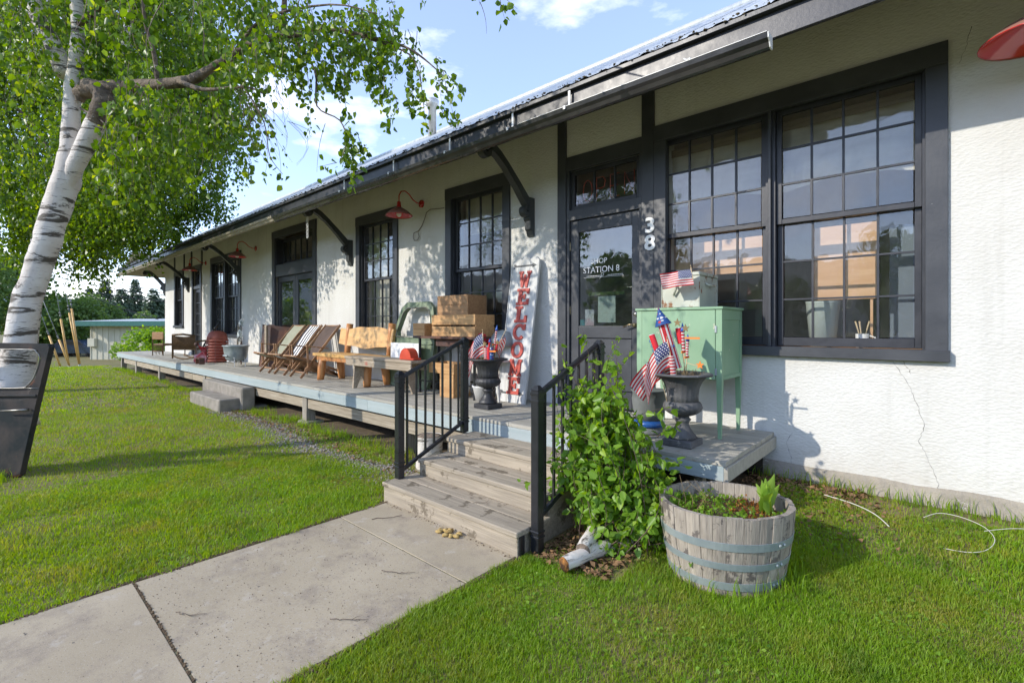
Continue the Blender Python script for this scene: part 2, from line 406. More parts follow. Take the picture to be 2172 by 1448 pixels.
# ================================================================ GROUND
def gz(x, y):
    z = -.02 + .185 * ss(2.3, 4.7, y) * ss(-2.6, -1.2, x)
    z += .05 * ss(-2.16, -1.4, x) * ss(1.6, 3.0, y)
    z -= .85 * ss(24, 36, math.hypot(x, y)) * ss(-20, -24, x)
    z += .012 * mnoise.noise((x * .9, y * .9, 0)) * ss(.0, .35, abs(x + 2.9) - .75)
    return z
gx = sorted(set([-400, -250, -150, -100, -80, -65, -55, -50, -46, -42, -38, -35, -32, -30, -28, -26, -24, -22, -20] + [-18 + .6 * i for i in range(20)] + [-6 + .2 * i for i in range(56)] + [6, 8, 12, 20, 40, 80, 150, 300]))
gy = sorted(set([-300, -150, -80, -50, -30, -20, -14, -10, -7, -5] + [-4 + .4 * i for i in range(10)] + [.2 * i for i in range(27)] + [6, 8, 12, 16, 20, 26, 32, 40, 55, 80, 130, 200, 350]))
mb = MB()
NX = len(gx)
vs = [(x, y, gz(x, y)) for y in gy for x in gx]
fs = [(j * NX + i, j * NX + i + 1, (j + 1) * NX + i + 1, (j + 1) * NX + i) for j in range(len(gy) - 1) for i in range(NX - 1)]
mb.add(vs, fs, True); mb.build('ground', M['soil'], kind='structure', fixn=False)
# the concrete path: four slabs with recessed joints
path = empty('path', (-2.9, 0, 0), kind='structure')
for k, (a, b) in enumerate([(1.984, 2.47), (.642, 1.977), (-.85, .628), (-2.4, -.87)]):
    m_ = MB().box(-3.66, -2.155, a, b, -.1, 0.0 - .003 * (k % 2), .002)
    m_.build('slab', M['concrete'], path, fixn=False)
MB().box(-3.65, -2.165, -2.4, 2.3, -.12, -.0045).build('joint_filler', mat('joint_dirt', (.10, .085, .05), (.2, .18, .1), scale=30, rough=1), path, fixn=False)

# ================================================================ THE DEPOT
WY = 4.8; XL = -22.165; XR = 7.0; YB = 10.2; WT = 4.28
depot = empty('depot_building', (-8, WY, 0), 'long white stucco depot with black trimmed windows and a steel roof behind the wooden deck', 'building')
OP = [(-2.273 + .1, .03 - .1, 1.36, 3.60), (-3.42, -2.40, .60, 3.50), (-5.56, -4.43, 1.28, 3.58), (-8.16, -7.01, 1.28, 3.56),
      (-12.02, -9.96, .60, 3.78), (-16.65, -14.3, 1.28, 3.55), (-18.58, -17.74, .60, 3.48), (-20.68, -19.75, 1.52, 3.46)]
xs = sorted({XL, XR} | {o[0] for o in OP} | {o[1] for o in OP}); zs = sorted({.30, WT} | {o[2] for o in OP} | {o[3] for o in OP})
mb = MB()
for i in range(len(xs) - 1):
    for j in range(len(zs) - 1):
        cx, cz = (xs[i] + xs[i + 1]) / 2, (zs[j] + zs[j + 1]) / 2
        if any(o[0] < cx < o[1] and o[2] < cz < o[3] for o in OP): continue
        mb.add([(xs[i], WY, zs[j]), (xs[i + 1], WY, zs[j]), (xs[i + 1], WY, zs[j + 1]), (xs[i], WY, zs[j + 1])], [(0, 1, 2, 3)])
        mb.add([(xs[i], WY + .26, zs[j]), (xs[i + 1], WY + .26, zs[j]), (xs[i + 1], WY + .26, zs[j + 1]), (xs[i], WY + .26, zs[j + 1])], [(3, 2, 1, 0)])
for (a, b, c, d) in OP:
    mb.add([(a, WY, c), (b, WY, c), (b, WY, d), (a, WY, d), (a, WY + .26, c), (b, WY + .26, c), (b, WY + .26, d), (a, WY + .26, d)],
           [(0, 4, 5, 1), (1, 5, 6, 2), (2, 6, 7, 3), (3, 7, 4, 0)])
mb.add([(XL, WY, .3), (XL, YB, .3), (XL, YB, WT), (XL, WY, WT), (XR, WY, .3), (XR, YB, .3), (XR, YB, WT), (XR, WY, WT)],
       [(0, 3, 2, 1), (4, 5, 6, 7), (1, 2, 6, 5)])
mb.build('wall', M['stucco'], depot, fixn=False)
# foundation with a ragged shoulder
mb = MB(); n = 150
def fx(i): return -23 + 30.5 * i / n
vs = []; X0, X1 = XL, XR
xsf = [X0 + (X1 - X0) * i / 260 for i in range(261)]
for x in xsf:
    w = .012 * mnoise.noise((x * 3, 0, 0)) + .006 * mnoise.noise((x * 14, 3, 0))
    vs += [(x, WY - .035 + w * .5, -.3), (x, WY - .035 + w * .5, .325 + w), (x, WY - .004, .345 + w * 1.5), (x, WY + .01, .36)]
fs = [(i * 4 + k, (i + 1) * 4 + k, (i + 1) * 4 + k + 1, i * 4 + k + 1) for i in range(260) for k in range(3)]
mb.add(vs, fs, True)
mb.add([(XL - .03, WY, -1), (XL - .03, YB, -1), (XL - .03, YB, .32), (XL - .03, WY, .32)], [(0, 1, 2, 3)])
mb.build('foundation', M['foundation'], depot, fixn=False)
# cracks in the stucco: thin grooves with a lifted lip
M['crack'] = mat('crack_dark', (.14, .13, .12), rough=1)
def crack(pts):
    m_ = MB(); P_ = []
    for (a, b) in zip(pts[:-1], pts[1:]):
        for k in range(6):
            t = k / 6; P_.append((a[0] + (b[0] - a[0]) * t + rng.uniform(-.006, .006), WY - .0008, a[1] + (b[1] - a[1]) * t))
    P_.append((pts[-1][0], WY - .0008, pts[-1][1]))
    m_.tube(P_, [.0006 + .0014 * rng.random() ** 2 for _ in P_], 4); m_.build('crack', M['crack'], depot, fixn=False)
crack([(-.29, 1.28), (-.19, 1.10), (-.145, .96), (-.105, .80), (-.135, .68), (-.10, .60), (-.055, .48), (-.025, .38), (-.028, .30)])
crack([(-.235, 1.285), (-.19, 1.22), (-.185, 1.19)])
crack([(-.985, .62), (-1.03, .53), (-1.0, .42), (-.99, .33)])
crack([(.15, 3.72), (.13, 3.6), (.09, 3.48)])
# --- roof: hipped, eave at Y 3.75
EY, EZ, RP, RY = 3.75, 3.842, .645, 7.5
RZ = EZ + RP * (RY - EY); XE = -24.55; XHL = XE + (RY - EY)
def roof_panel_mesh(w, ribs=5):
    m_ = MB(); L_ = RY - EY + .03; vs = []; cols = []
    for r_ in range(ribs):
        x = w * r_ / ribs; s_ = w / ribs
        cols += [(x, 0), (x + s_ * .52, 0), (x + s_ * .62, .010), (x + s_ * .90, .010)]
    cols.append((w, 0))
    nn = len(cols)
    for (y, z) in ((-.03, -.03 * RP), (L_, L_ * RP)):
        vs += [(x, y, z + h) for x, h in cols]
    vs += [(x, -.03, -.03 * RP + h - .006) for x, h in cols]
    fs = [(i, i + 1, nn + i + 1, nn + i) for i in range(nn - 1)] + []
    m_.add(vs, fs); return m_.mesh('roof_panel', M['roof'])
pm = roof_panel_mesh(1.0)
x = XHL
while x < XR + .5:
    inst('roof_panel', pm, depot, (x, EY, EZ + .004 * (int(x * 7) % 2)), sc=(.998, 1, 1)); x += 1.0
XRE = x
mb = MB()   # hip end, back slope, ridge
mb.add([(XE, EY - .03, EZ), (XHL, EY - .03, EZ), (XHL, RY, RZ), (XE, 2 * RY - EY, EZ)], [(0, 1, 2), (0, 2, 3)])
mb.add([(XE, 2 * RY - EY, EZ), (XRE, 2 * RY - EY, EZ), (XRE, RY, RZ - .01), (XHL, RY, RZ - .01)], [(0, 1, 2, 3)])
mb.build('hip_slope', M['roof'], depot)
MB().tube([(XHL, RY, RZ), (XRE, RY, RZ)], .07, 8).build('ridge_cap', M['roof'], depot)
# soffit following the slope, fascia, crown
sz = lambda y: 3.625 + RP * (y - 3.80) * .98
mb = MB(); 
for (a, b) in [(XE + .06, XRE)]:
    mb.add([(a, 3.80, sz(3.80)), (b, 3.80, sz(3.80)), (b, WY + .05, sz(WY + .05)), (a, WY + .05, sz(WY + .05))], [(0, 1, 2, 3)])
mb.add([(XE + .06, 3.8, sz(3.8)), (XE + .06, 2 * RY - 3.8, sz(3.8)), (XL + .05, 2 * RY - 3.8, sz(WY + .05)), (XL + .05, 3.8, sz(WY + .05))], [(0, 1, 2, 3)])
mb.build('soffit', M['soffit'], depot)
for k in range(7):   # board joints of the soffit
    y = 3.92 + k * .14
    MB().box(XE + .2, XRE, y - .004, y + .004, sz(y) - .008, sz(y) + .004).build('soffit_joint', M['trim'], depot, fixn=False)
mb = MB().box(XE + .02, XRE, 3.775, 3.812, 3.60, 3.832, .004); mb.build('fascia', M['sash'], depot, fixn=False)
B(XE + .02, XRE, 3.728, 3.773, 3.785, 3.822, 'eave_moulding', M['trim'], depot)
B(XE - .01, XE + .03, 3.78, 2 * RY - 3.8, 3.60, 3.832, 'fascia', M['soffit'], depot)
# moss and debris along the roof edge
mb = MB()
for k in range(800):
    x = XE + 1 + (25 - 0) * rng.random() ** .8 * 1.0
    x = -1 - (x + 24.55) if False else rng.uniform(-9, 2.5) if k < 600 else rng.uniform(-24, -9)
    y = EY - .035 + rng.random() ** 2 * .35; s_ = rng.uniform(.004, .018) * (1 if y < EY + .05 else .6)
    z = EZ + RP * (y - EY) + (.0 if rng.random() < .5 else .018)
    mb.lathe([(s_ * .9, 0), (s_ * .7, s_ * .5), (s_ * .2, s_ * .9)], 5, (x, y, z - .003), mod=lambda q, i, zz: 1 + .4 * math.sin(q * 3 + x * 9))
mb.build('moss_tuft', M['moss'], depot, kind='stuff')
# gutter: K profile, open top, hung below the roof edge
gp = [(3.772, 3.60), (3.772, 3.515), (3.735, 3.507), (3.715, 3.515), (3.700, 3.545), (3.672, 3.565), (3.664, 3.60), (3.672, 3.604)]
def gutter(x0, x1, dz0, dz1):
    m_ = MB(); n = 14; vs = []
    for i in range(n + 1):
        t = i / n; x = x0 + (x1 - x0) * t; dz = dz0 + (dz1 - dz0) * t + .004 * math.sin(t * 9)
        for off in (0, .0025): vs += [(x, y + off * 1.5, z + dz + off) for y, z in gp]
    k = len(gp); fs = []
    for i in range(n):
        for l in range(2):
            for j in range(k - 1):
                a = i * 2 * k + l * k + j; fs.append((a, a + 1, a + 1 + 2 * k, a + 2 * k))
    m_.add(vs, fs, False); return m_
g1 = gutter(-9.3, -.905, 0, 0).build('gutter', M['gutter'], depot)
g2 = gutter(-24.4, -9.34, .01, .02).build('gutter', M['soffit'], depot, label='pale unpainted gutter along the far eave')
MB().prism(gp, lambda a, b, d: (d, a, b), -.907, -.899).build('end_cap', M['white_metal'], depot, label='white metal end cap on the gutter')
MB().box(-3.2, -.91, 3.6605, 3.668, 3.6035, 3.607).build('gutter_lip', M['white_metal'], g1, fixn=False)
for x in (-2.63, -3.35, -4.35, -5.5, -6.8):
    mb = MB().box(x - .012, x + .012, 3.663, 3.745, 3.606, 3.61); mb.box(x - .012, x + .012, 3.738, 3.742, 3.60, 3.80)
    mb.box(x - .012, x + .012, 3.655, 3.66, 3.58, 3.61)
    mb.build('gutter_strap', M['white_metal'], depot, fixn=False)
MB().tube([(-1.45, 3.665, 3.61), (-1.46, 3.69, 3.63), (-1.49, 3.71, 3.635), (-1.52, 3.72, 3.66)], .008, 6).build('gutter_strap', M['white_metal'], depot)
# chimney pipe
cp = MB().lathe([(.09, 0), (.09, .85), (.12, .86), (.12, .9), (.15, .93), (.15, 1.05), (.03, 1.12)], 14, (-8.75, 7.0, 5.7)); cp.build('chimney_pipe', mat('galv_pipe', (.45, .44, .42), (.6, .6, .58), rough=.45, metal=.6), depot)
# half timber boards above openings
for a, b, z0 in [(-2.413, -2.273, .60), (-3.534, -3.41, .60), (-17.66, -17.56, 3.5), (-18.76, -18.66, 3.5), (-19.62, -19.52, 3.5), (-20.82, -20.72, 3.5)]:
    B(a, b, WY - .028, WY + .02, z0, WT - .05, 'timber_board', M['trim'], depot)
# --- windows
def pane_mesh(m): return MB().box(0, 1, 0, 1, 0, 1).mesh('pane', m)
PM = pane_mesh(M['glass']); PD = pane_mesh(M['door_glass'])
def sash(parent, x0, x1, z0, z1, y, cols, rows, rail=.045, bot=None, mun=.016, pm=PM, th=.038, nm='sash'):
    """frame, muntins in one sash mesh; panes as sub-parts"""
    bot = bot or rail
    m_ = MB(); m_.box(x0, x0 + rail, y, y + th, z0, z1, .003); m_.box(x1 - rail, x1, y, y + th, z0, z1, .003)
    m_.box(x0 + rail, x1 - rail, y, y + th, z1 - rail, z1, .003); m_.box(x0 + rail, x1 - rail, y, y + th, z0, z0 + bot, .003)
    gx0, gx1, gz0, gz1 = x0 + rail, x1 - rail, z0 + bot, z1 - rail
    cw, rh = (gx1 - gx0) / cols, (gz1 - gz0) / rows
    for i in range(1, cols): m_.box(gx0 + i * cw - mun / 2, gx0 + i * cw + mun / 2, y + .004, y + th - .004, gz0, gz1)
    for j in range(1, rows): m_.box(gx0, gx1, y + .006, y + th - .006, gz0 + j * rh - mun / 2, gz0 + j * rh + mun / 2)
    m_.build(nm, M['sash'], parent, fixn=False)
    for i in range(cols):
        for j in range(rows):
            tl = (rng.uniform(-.0022, .0022), rng.uniform(-.0022, .0022))
            inst('pane', pm, parent, (gx0 + i * cw + mun / 2, y + th * .45, gz0 + j * rh + mun / 2), (tl[0], 0, tl[1]), (cw - mun, .003, rh - mun))
def window(x0, x1, z0, z1, units, cols=4, rows=3, tw=.13, tt=.17, label=None, zmid=None):
    """casing outline x0..x1, z0..z1; units = list of (gx0, gx1) sash extents"""
    w = empty('window', ((x0 + x1) / 2, WY, z0), parent=None); w.parent = depot; w.location = Vector(((x0 + x1) / 2, WY, z0)) - depot.location
    if label: w['label'] = label
    yo = WY - .032
    B(x0, x0 + tw, yo, WY + .02, z0, z1 - tt, 'casing', M['trim'], w); B(x1 - tw, x1, yo, WY + .02, z0, z1 - tt, 'casing', M['trim'], w)
    B(x0 - .0, x1 + .0, yo - .006, WY + .02, z1 - tt, z1, 'head_casing', M['trim'], w)
    B(x0 - .01, x1 + .01, yo - .03, WY + .06, z0 - .0, z0 + .085, 'sill', M['trim'], w)
    zmid = zmid or (z0 + z1) / 2
    for k, (a, b) in enumerate(units):
        sash(w, a, b, zmid - .03, z1 - tt + .005, WY + .045, cols, rows)
        sash(w, a + .002, b - .002, z0 + .09, zmid + .02, WY + .087, cols, rows, bot=.075)
        m_ = MB(); m_.box(a - .028, a - .001, WY + .01, WY + .16, z0 + .085, z1 - tt + .012); m_.box(b + .001, b + .028, WY + .01, WY + .16, z0 + .085, z1 - tt + .012)
        m_.box(a - .028, b + .028, WY + .012, WY + .16, z1 - tt + .006, z1 - tt + .03)
        m_.build('jamb', M['sash'], w, fixn=False)
    if len(units) == 2:
        B(units[0][1] + .0285, units[1][0] - .0285, yo + .004, WY + .10, z0 + .085, z1 - tt + .001, 'mullion', M['trim'], w)
    return w
wbig = window(-2.272, .03, 1.292, 3.66, [(-2.19 + -.005, -1.205), (-1.125, -.118)], label='wide double window of forty eight panes at the near end of the wall', zmid=2.505, tt=.165)
wsec = window(-5.658, -4.335, 1.25, 3.64, [(-5.50, -4.45)], label='tall window behind the stacked wooden crates', zmid=2.40)
wthd = window(-8.255, -6.915, 1.25, 3.60, [(-8.09, -7.02)], label='tall window behind the log bench', zmid=2.42)
wfor = window(-16.729, -14.206, 1.25, 3.63, [(-16.58, -15.56), (-15.40, -14.34)], label='paired window behind the rusty slatted drum', zmid=2.42)
wend = window(-20.79, -19.64, 1.50, 3.52, [(-20.66, -19.78)], cols=3, rows=2, label='small window nearest the far corner of the wall', zmid=2.5)
# --- main door with transom
dr = empty('entrance_door'); dr.parent = depot; dr.location = Vector((-2.9, WY, .6)) - depot.location; dr['label'] = 'black front door with lettered glass and a transom'
B(-3.41, -2.41, WY - .02, WY + .03, 3.43, 3.60, 'head_casing', M['trim'], dr)
B(-3.409, -2.411, WY - .012, WY + .09, 2.83, 2.955, 'transom_bar', M['trim'], dr)
B(-3.409, -3.37, WY - .01, WY + .16, .62, 3.43, 'jamb', M['trim'], dr); B(-2.45, -2.411, WY - .01, WY + .16, .62, 3.43, 'jamb', M['trim'], dr)
sash(dr, -3.368, -2.452, 2.957, 3.428, WY + .03, 3, 1, rail=.05, nm='transom_sash')
m_ = MB(); yd = WY + .02   # door leaf: stiles and rails
m_.box(-3.367, -3.255, yd, yd + .05, .63, 2.825, .004); m_.box(-2.552, -2.453, yd, yd + .05, .63, 2.825, .004)
m_.box(-3.255, -2.552, yd, yd + .05, 2.68, 2.825, .004); m_.box(-3.255, -2.552, yd, yd + .05, 1.42, 1.555, .004)
m_.box(-3.255, -2.552, yd, yd + .05, .63, .82, .004)
m_.box(-3.255, -2.552, yd + .012, yd + .04, .82, 1.42, .012)
m_.build('door_leaf', M['trim'], dr, fixn=False)
inst('pane', PD, dr, (-3.255, yd + .02, 1.555), sc=(.703, .004, 1.125))
MB().box(-3.258, -2.549, yd + .004, yd + .012, 1.548, 1.556).build('glazing_bead', M['white_metal'], dr, fixn=False)
M['brass'] = mat('old_brass', (.45, .36, .20), (.30, .24, .15), rough=.35, metal=.9)
M['sign_white'] = mat('lettering_white', (.8, .8, .78), rough=.6)
mb = MB().tube([(-2.50, yd + .0, 1.57), (-2.50, yd - .06, 1.57)], .022, 12); mb.tube([(-2.50, yd - .055, 1.575), (-2.55, yd - .06, 1.575), (-2.63, yd - .055, 1.545)], [.010, .010, .006], 8)
mb.lathe([(.03, 0), (.03, .008), (.02, .012)], 14); mb.v = mb.v; mb.build('handle', M['brass'], dr)
MB().tube([(-2.50, yd - .001, 1.69), (-2.50, yd - .03, 1.69)], [.026, .022], 14).build('deadbolt', mat('nickel', (.5, .48, .44), rough=.3, metal=.9), dr)
for z in (2.52, 1.75, .95): B(-3.385, -3.367, yd - .012, yd + .002, z - .05, z + .05, 'hinge', M['brass'], dr)
for body, size, x, z, b in (('SHOP', .085, -2.98, 2.29, 0), ('STATION 8', .098, -2.955, 2.185, 0)):
    me = text_mesh(body, size, .001, M['sign_white'], 'lettering', b)
    inst('lettering', me, dr, (x, yd + .017, z), (R(90), 0, 0), (1.0, 1, 1))
mb = MB().box(-3.19, -2.66, yd + .0165, yd + .0175, 2.128, 2.131); 
for k in range(22):
    if 8 < k < 13: continue
    xx = -3.15 + k * .022; mb.box(xx, xx + .013, yd + .0165, yd + .0175, 2.142, 2.150)
mb.tube([(-2.935 + .018 * math.cos(q * .7), yd + .0168, 2.16 + .018 * math.sin(q * .7)) for q in range(9)], .0025, 4, closed=True)
mb.tube([(-2.945, yd + .0168, 2.145), (-2.975, yd + .0168, 2.105)], .0025, 4)
mb.build('lettering', M['sign_white'], dr, fixn=False)
M['poster'] = mat('poster_paper', (.72, .74, .66), (.62, .22, .20), scale=26, rough=.7, lo=.62, hi=.70)
M['card'] = mat('card_paper', (.80, .72, .72), (.78, .45, .48), scale=3, rough=.7, lo=.5, hi=.6)
M['teal'] = mat('teal_sticker', (.03, .25, .28), (.05, .35, .38), rough=.5)
M['grn_strip'] = mat('leafy_strip', (.20, .26, .06), (.05, .08, .03), scale=60, rough=.7)
B(-3.0, -2.77, yd + .026, yd + .028, 1.60, 1.905, 'poster', M['poster'], dr, 0)
B(-3.18, -3.055, yd + .026, yd + .028, 1.565, 1.755, 'notice_card', M['card'], dr, 0)
B(-3.25, -3.185, yd + .026, yd + .028, 1.565, 1.635, 'sticker', M['teal'], dr, 0)
B(-3.13, -2.66, yd + .03, yd + .032, 1.915, 1.955, 'paper_strip', M['grn_strip'], dr, 0)
# unlit OPEN tube sign behind the transom
neon = empty('open_sign', (-2.91, 5.0, 3.06), 'unlit red tube OPEN sign inside the transom glass over the entrance door', 'sign')
LT = {'O': [[(.5 + .42 * math.cos(q * .52), .5 + .5 * math.sin(q * .52)) for q in range(13)]],
      'P': [[(.1, 0), (.1, 1), (.7, 1), (.9, .8), (.8, .55), (.6, .5), (.1, .5)]],
      'E': [[(.9, 1), (.1, 1), (.1, 0), (.9, 0)], [(.1, .5), (.75, .5)]],
      'N': [[(.1, 0), (.1, 1), (.9, 0), (.9, 1)]]}
for k, chh in enumerate('OPEN'):
    m_ = MB()
    for st in LT[chh]: m_.tube([(-3.27 + k * .185 + a * .15, 4.93, 3.06 + b * .26) for a, b in st], .006, 6)
    m_.build('tube_letter', M['glass_dark'], neon)
m_ = MB().box(-3.10, -2.86, 4.945, 4.97, 3.10, 3.17, .006); m_.tube([(-3.29, 4.95, 3.30), (-2.54, 4.95, 3.30)], .004, 5); m_.tube([(-3.29, 4.95, 3.08), (-2.54, 4.95, 3.08)], .004, 5)
m_.build('transformer', M['black_iron'], neon)
# house numbers
for ch_, z in (('3', 2.555), ('8', 2.37)):
    me = text_mesh(ch_, .215, .006, M['sign_white'], 'house_number', .006)
    inst('house_number', me, depot, (-2.312, WY - .036, z), (R(90), 0, 0), (1.15, 1, 1), label='white painted numeral %s beside the entrance door' % ch_)
# --- double door further along
dd = empty('double_door'); dd.parent = depot; dd.location = Vector((-11, WY, .6)) - depot.location; dd['label'] = 'black double glass doors behind the folding deck chairs'
B(-12.117, -11.96, WY - .03, WY + .02, .6, 3.66, 'casing', M['trim'], dd); B(-10.02, -9.861, WY - .03, WY + .02, .6, 3.66, 'casing', M['trim'], dd)
B(-12.117, -9.861, WY - .036, WY + .02, 3.66, 3.83, 'head_casing', M['trim'], dd)
B(-11.96, -10.02, WY - .01, WY + .12, 2.74, 3.02, 'transom_bar', M['trim'], dd)
sash(dd, -11.958, -10.022, 3.022, 3.655, WY + .16, 6, 1, rail=.08, mun=.03, nm='transom_sash')
B(-11.96, -11.93, WY, WY + .25, 3.02, 3.66, 'jamb', M['sash'], dd)
for a, b in ((-11.955, -10.995), (-10.985, -10.025)):
    sash(dd, a, b, .64, 2.735, WY + .05, 1, 1, rail=.13, bot=.22, pm=PD, nm='door_leaf')
for k, (a, b) in enumerate(((.0, .085), (.0, .085), (.0, .085))):
    me = text_mesh('3', .12, .003, M['sign_white'], 'house_number', .003) if k == 0 else None
# --- far single door with lettered panels
fd = empty('side_door'); fd.parent = depot; fd.location = Vector((-18.2, WY, .6)) - depot.location; fd['label'] = 'black side door with small panes over it near the wicker seats'
B(-18.67, -18.55, WY - .03, WY + .02, .6, 3.42, 'casing', M['trim'], fd); B(-17.77, -17.657, WY - .03, WY + .02, .6, 3.42, 'casing', M['trim'], fd)
B(-18.67, -17.657, WY - .036, WY + .02, 3.42, 3.55, 'head_casing', M['trim'], fd)
B(-18.55, -17.77, WY, WY + .1, 2.78, 2.88, 'transom_bar', M['trim'], fd)
sash(fd, -18.549, -17.771, 2.882, 3.415, WY + .05, 5, 1, rail=.05, nm='transom_sash')
sash(fd, -18.549, -17.771, .64, 2.779, WY + .05, 2, 5, rail=.11, bot=.3, mun=.03, pm=PD, nm='door_leaf')
# --- interior seen through the glass
M['room_wall'] = mat('room_wall', (.62, .57, .47), (.52, .47, .38), scale=2, rough=.8)
M['room_floor'] = mat('room_floor', (.16, .10, .06), (.10, .06, .04), scale=3, st=(1, 9, 1), rough=.5)
mb = MB()
def quad(m_, p): m_.add(p, [(0, 1, 2, 3)])
quad(mb, [(XL + .1, 9.2, .6), (XR - .1, 9.2, .6), (XR - .1, 9.2, 4.1), (XL + .1, 9.2, 4.1)])
for xx in (XL + .1, -19.2, -13.0, -9.2, -3.9, XR - .1): quad(mb, [(xx, WY + .27, .6), (xx, 9.2, .6), (xx, 9.2, 4.1), (xx, WY + .27, 4.1)])
quad(mb, [(XL + .1, WY + .27, 4.1), (XR - .1, WY + .27, 4.1), (XR - .1, 9.2, 4.1), (XL + .1, 9.2, 4.1)])
mb.build('room_shell', M['room_wall'], depot, fixn=False)
mb = MB(); quad(mb, [(XL + .1, WY + .0, .59), (XR - .1, WY + .0, .59), (XR - .1, 9.2, .59), (XL + .1, 9.2, .59)])
mb.build('room_floor', M['room_floor'], depot, fixn=False)
# ================================================================ DECK
DK = .605; DF = 3.515
deck = empty('deck', (-12, 4.1, 0), 'long low wooden deck with pale grey blue edge boards running along the depot wall', 'deck')
nb = 9; pw = (WY - .01 - (DF - .025)) / nb
for r_ in range(nb):
    y0 = DF - .025 + r_ * pw
    x = -1.13 + .003 * (r_ % 3) - (0 if r_ % 2 else 2.05)
    segs = [(-1.128 - .004 * (r_ % 2), x)] if not r_ % 2 else []
    while x > -22.9:
        x2 = max(x - 4.1, -22.93); segs.append((x, x2)); x = x2
    for a, b in segs:
        if a - b < .05: continue
        dz = rng.uniform(-.0015, .0015)
        MB().box(b + .0015, a - .0015, y0 + .0025, y0 + pw - .0025, DK - .035, DK + dz, .003).build('plank', M['deck_paint'], deck, fixn=False)
x = -2.12; ends = [-1.142]
B(-2.14, -1.142, DF - .03 + .006, DF + .02, .465, DK - .036, 'fascia_board', M['fascia_paint'], deck)
B(-3.68, -2.142, DF - .024, DF + .02, .44, DK - .036, 'fascia_board', M['fascia_paint'], deck)
xx = -3.682
for L_ in (2.05, 1.35, 3.4, 3.4, 3.4, 3.4, 2.3):
    B(xx - L_ + .003, xx, DF - .026 + rng.uniform(-.002, .002), DF + .02, .425, DK - .036, 'fascia_board', M['fascia_paint'], deck); xx -= L_
B(-1.142, -1.112, DF - .025, WY - .005, .465, DK - .037, 'fascia_board', M['deck_paint'], deck)
B(-22.95, -22.92, DF - .025, WY + .0, .425, DK - .037, 'fascia_board', M['fascia_paint'], deck)
xx = -3.75
for L_ in (3.9, 2.3, 3.9, 3.9, 4.4):
    a, b = xx - L_ + .02, xx
    B(a, b, 3.56, 3.62, .235, .385, 'beam', M['old_timber'], deck); xx -= L_
B(-1.40, -1.335, 3.62, 3.69, gz(-1.35, 3.6) - .2, .46, 'post', M['post_timber'], deck)
for x in (-5.0, -7.7, -12.85, -17.05, -20.1, -22.5):
    B(x - .075, x + .075, 3.545 if x > -3 else 3.54, 3.69, gz(x, 3.6) - .25, .40, 'post', M['post_timber'], deck)
for x in (-7.7, -10.0, -12.85): B(x - .17, x + .17, 3.50, 3.80, -.25, .03, 'footing', M['old_concrete'], deck, .02)
for y in (3.9, 4.35): B(-22.8, -1.2, y, y + .05, .42, .568, 'joist', M['post_timber'], deck)
mb = MB()   # dark sheet painting in the shade at the back of the crawl space
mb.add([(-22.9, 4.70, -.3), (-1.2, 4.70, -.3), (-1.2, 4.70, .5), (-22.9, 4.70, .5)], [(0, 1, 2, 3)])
mb.build('crawl_space_shade', M['dark_void'], deck, fixn=False)

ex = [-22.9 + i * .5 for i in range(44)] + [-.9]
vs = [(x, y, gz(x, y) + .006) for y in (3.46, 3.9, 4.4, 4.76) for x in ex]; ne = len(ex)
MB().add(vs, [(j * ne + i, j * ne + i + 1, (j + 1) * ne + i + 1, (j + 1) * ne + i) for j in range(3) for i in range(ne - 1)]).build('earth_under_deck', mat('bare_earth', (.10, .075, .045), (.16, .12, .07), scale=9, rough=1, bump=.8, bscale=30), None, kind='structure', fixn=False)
# ================================================================ FRONT STEPS
st = empty('front_steps', (-2.9, 3, 0), 'four rise weathered wooden steps between the two black handrails', 'steps')
SX0, SX1 = -3.66, -2.155
T = [(2.44, 2.80, .165, -3.74, -2.13), (2.775, 3.13, .318, SX0, SX1), (3.11, 3.486, .462, SX0 + .005, SX1 - .005)]
zb = -.05
for (y0, y1, z, a, b) in T:
    hy = (y0 + y1) / 2
    B(a, b, y0 - .02, hy - .002, z - .038, z, 'tread', M['step_timber'], st, .006)
    B(a, b, hy + .002, y1, z - .038, z - .001, 'tread', M['step_timber'], st, .006)
    B(a + .008, b - .008, y0 - .004, y0 + .03, zb, z - .039, 'riser', M['step_timber'], st)
    zb = z + .001
for a, b in ((SX0 + .0, SX0 + .035), (SX1 - .035, SX1 - .0)):
    m_ = MB().prism([(2.48, -.05), (3.48, -.05), (3.48, .42), (3.14, .42), (3.14, .279), (2.81, .279), (2.81, .126), (2.48, .126)], lambda p, q, d: (d, p, q), a, b)
    m_.build('stringer', M['step_timber'], st)
B(SX1 - .03, SX1 + .03, 2.45, 2.50, -.02, .13, 'corner_bracket', M['black_iron'], st)

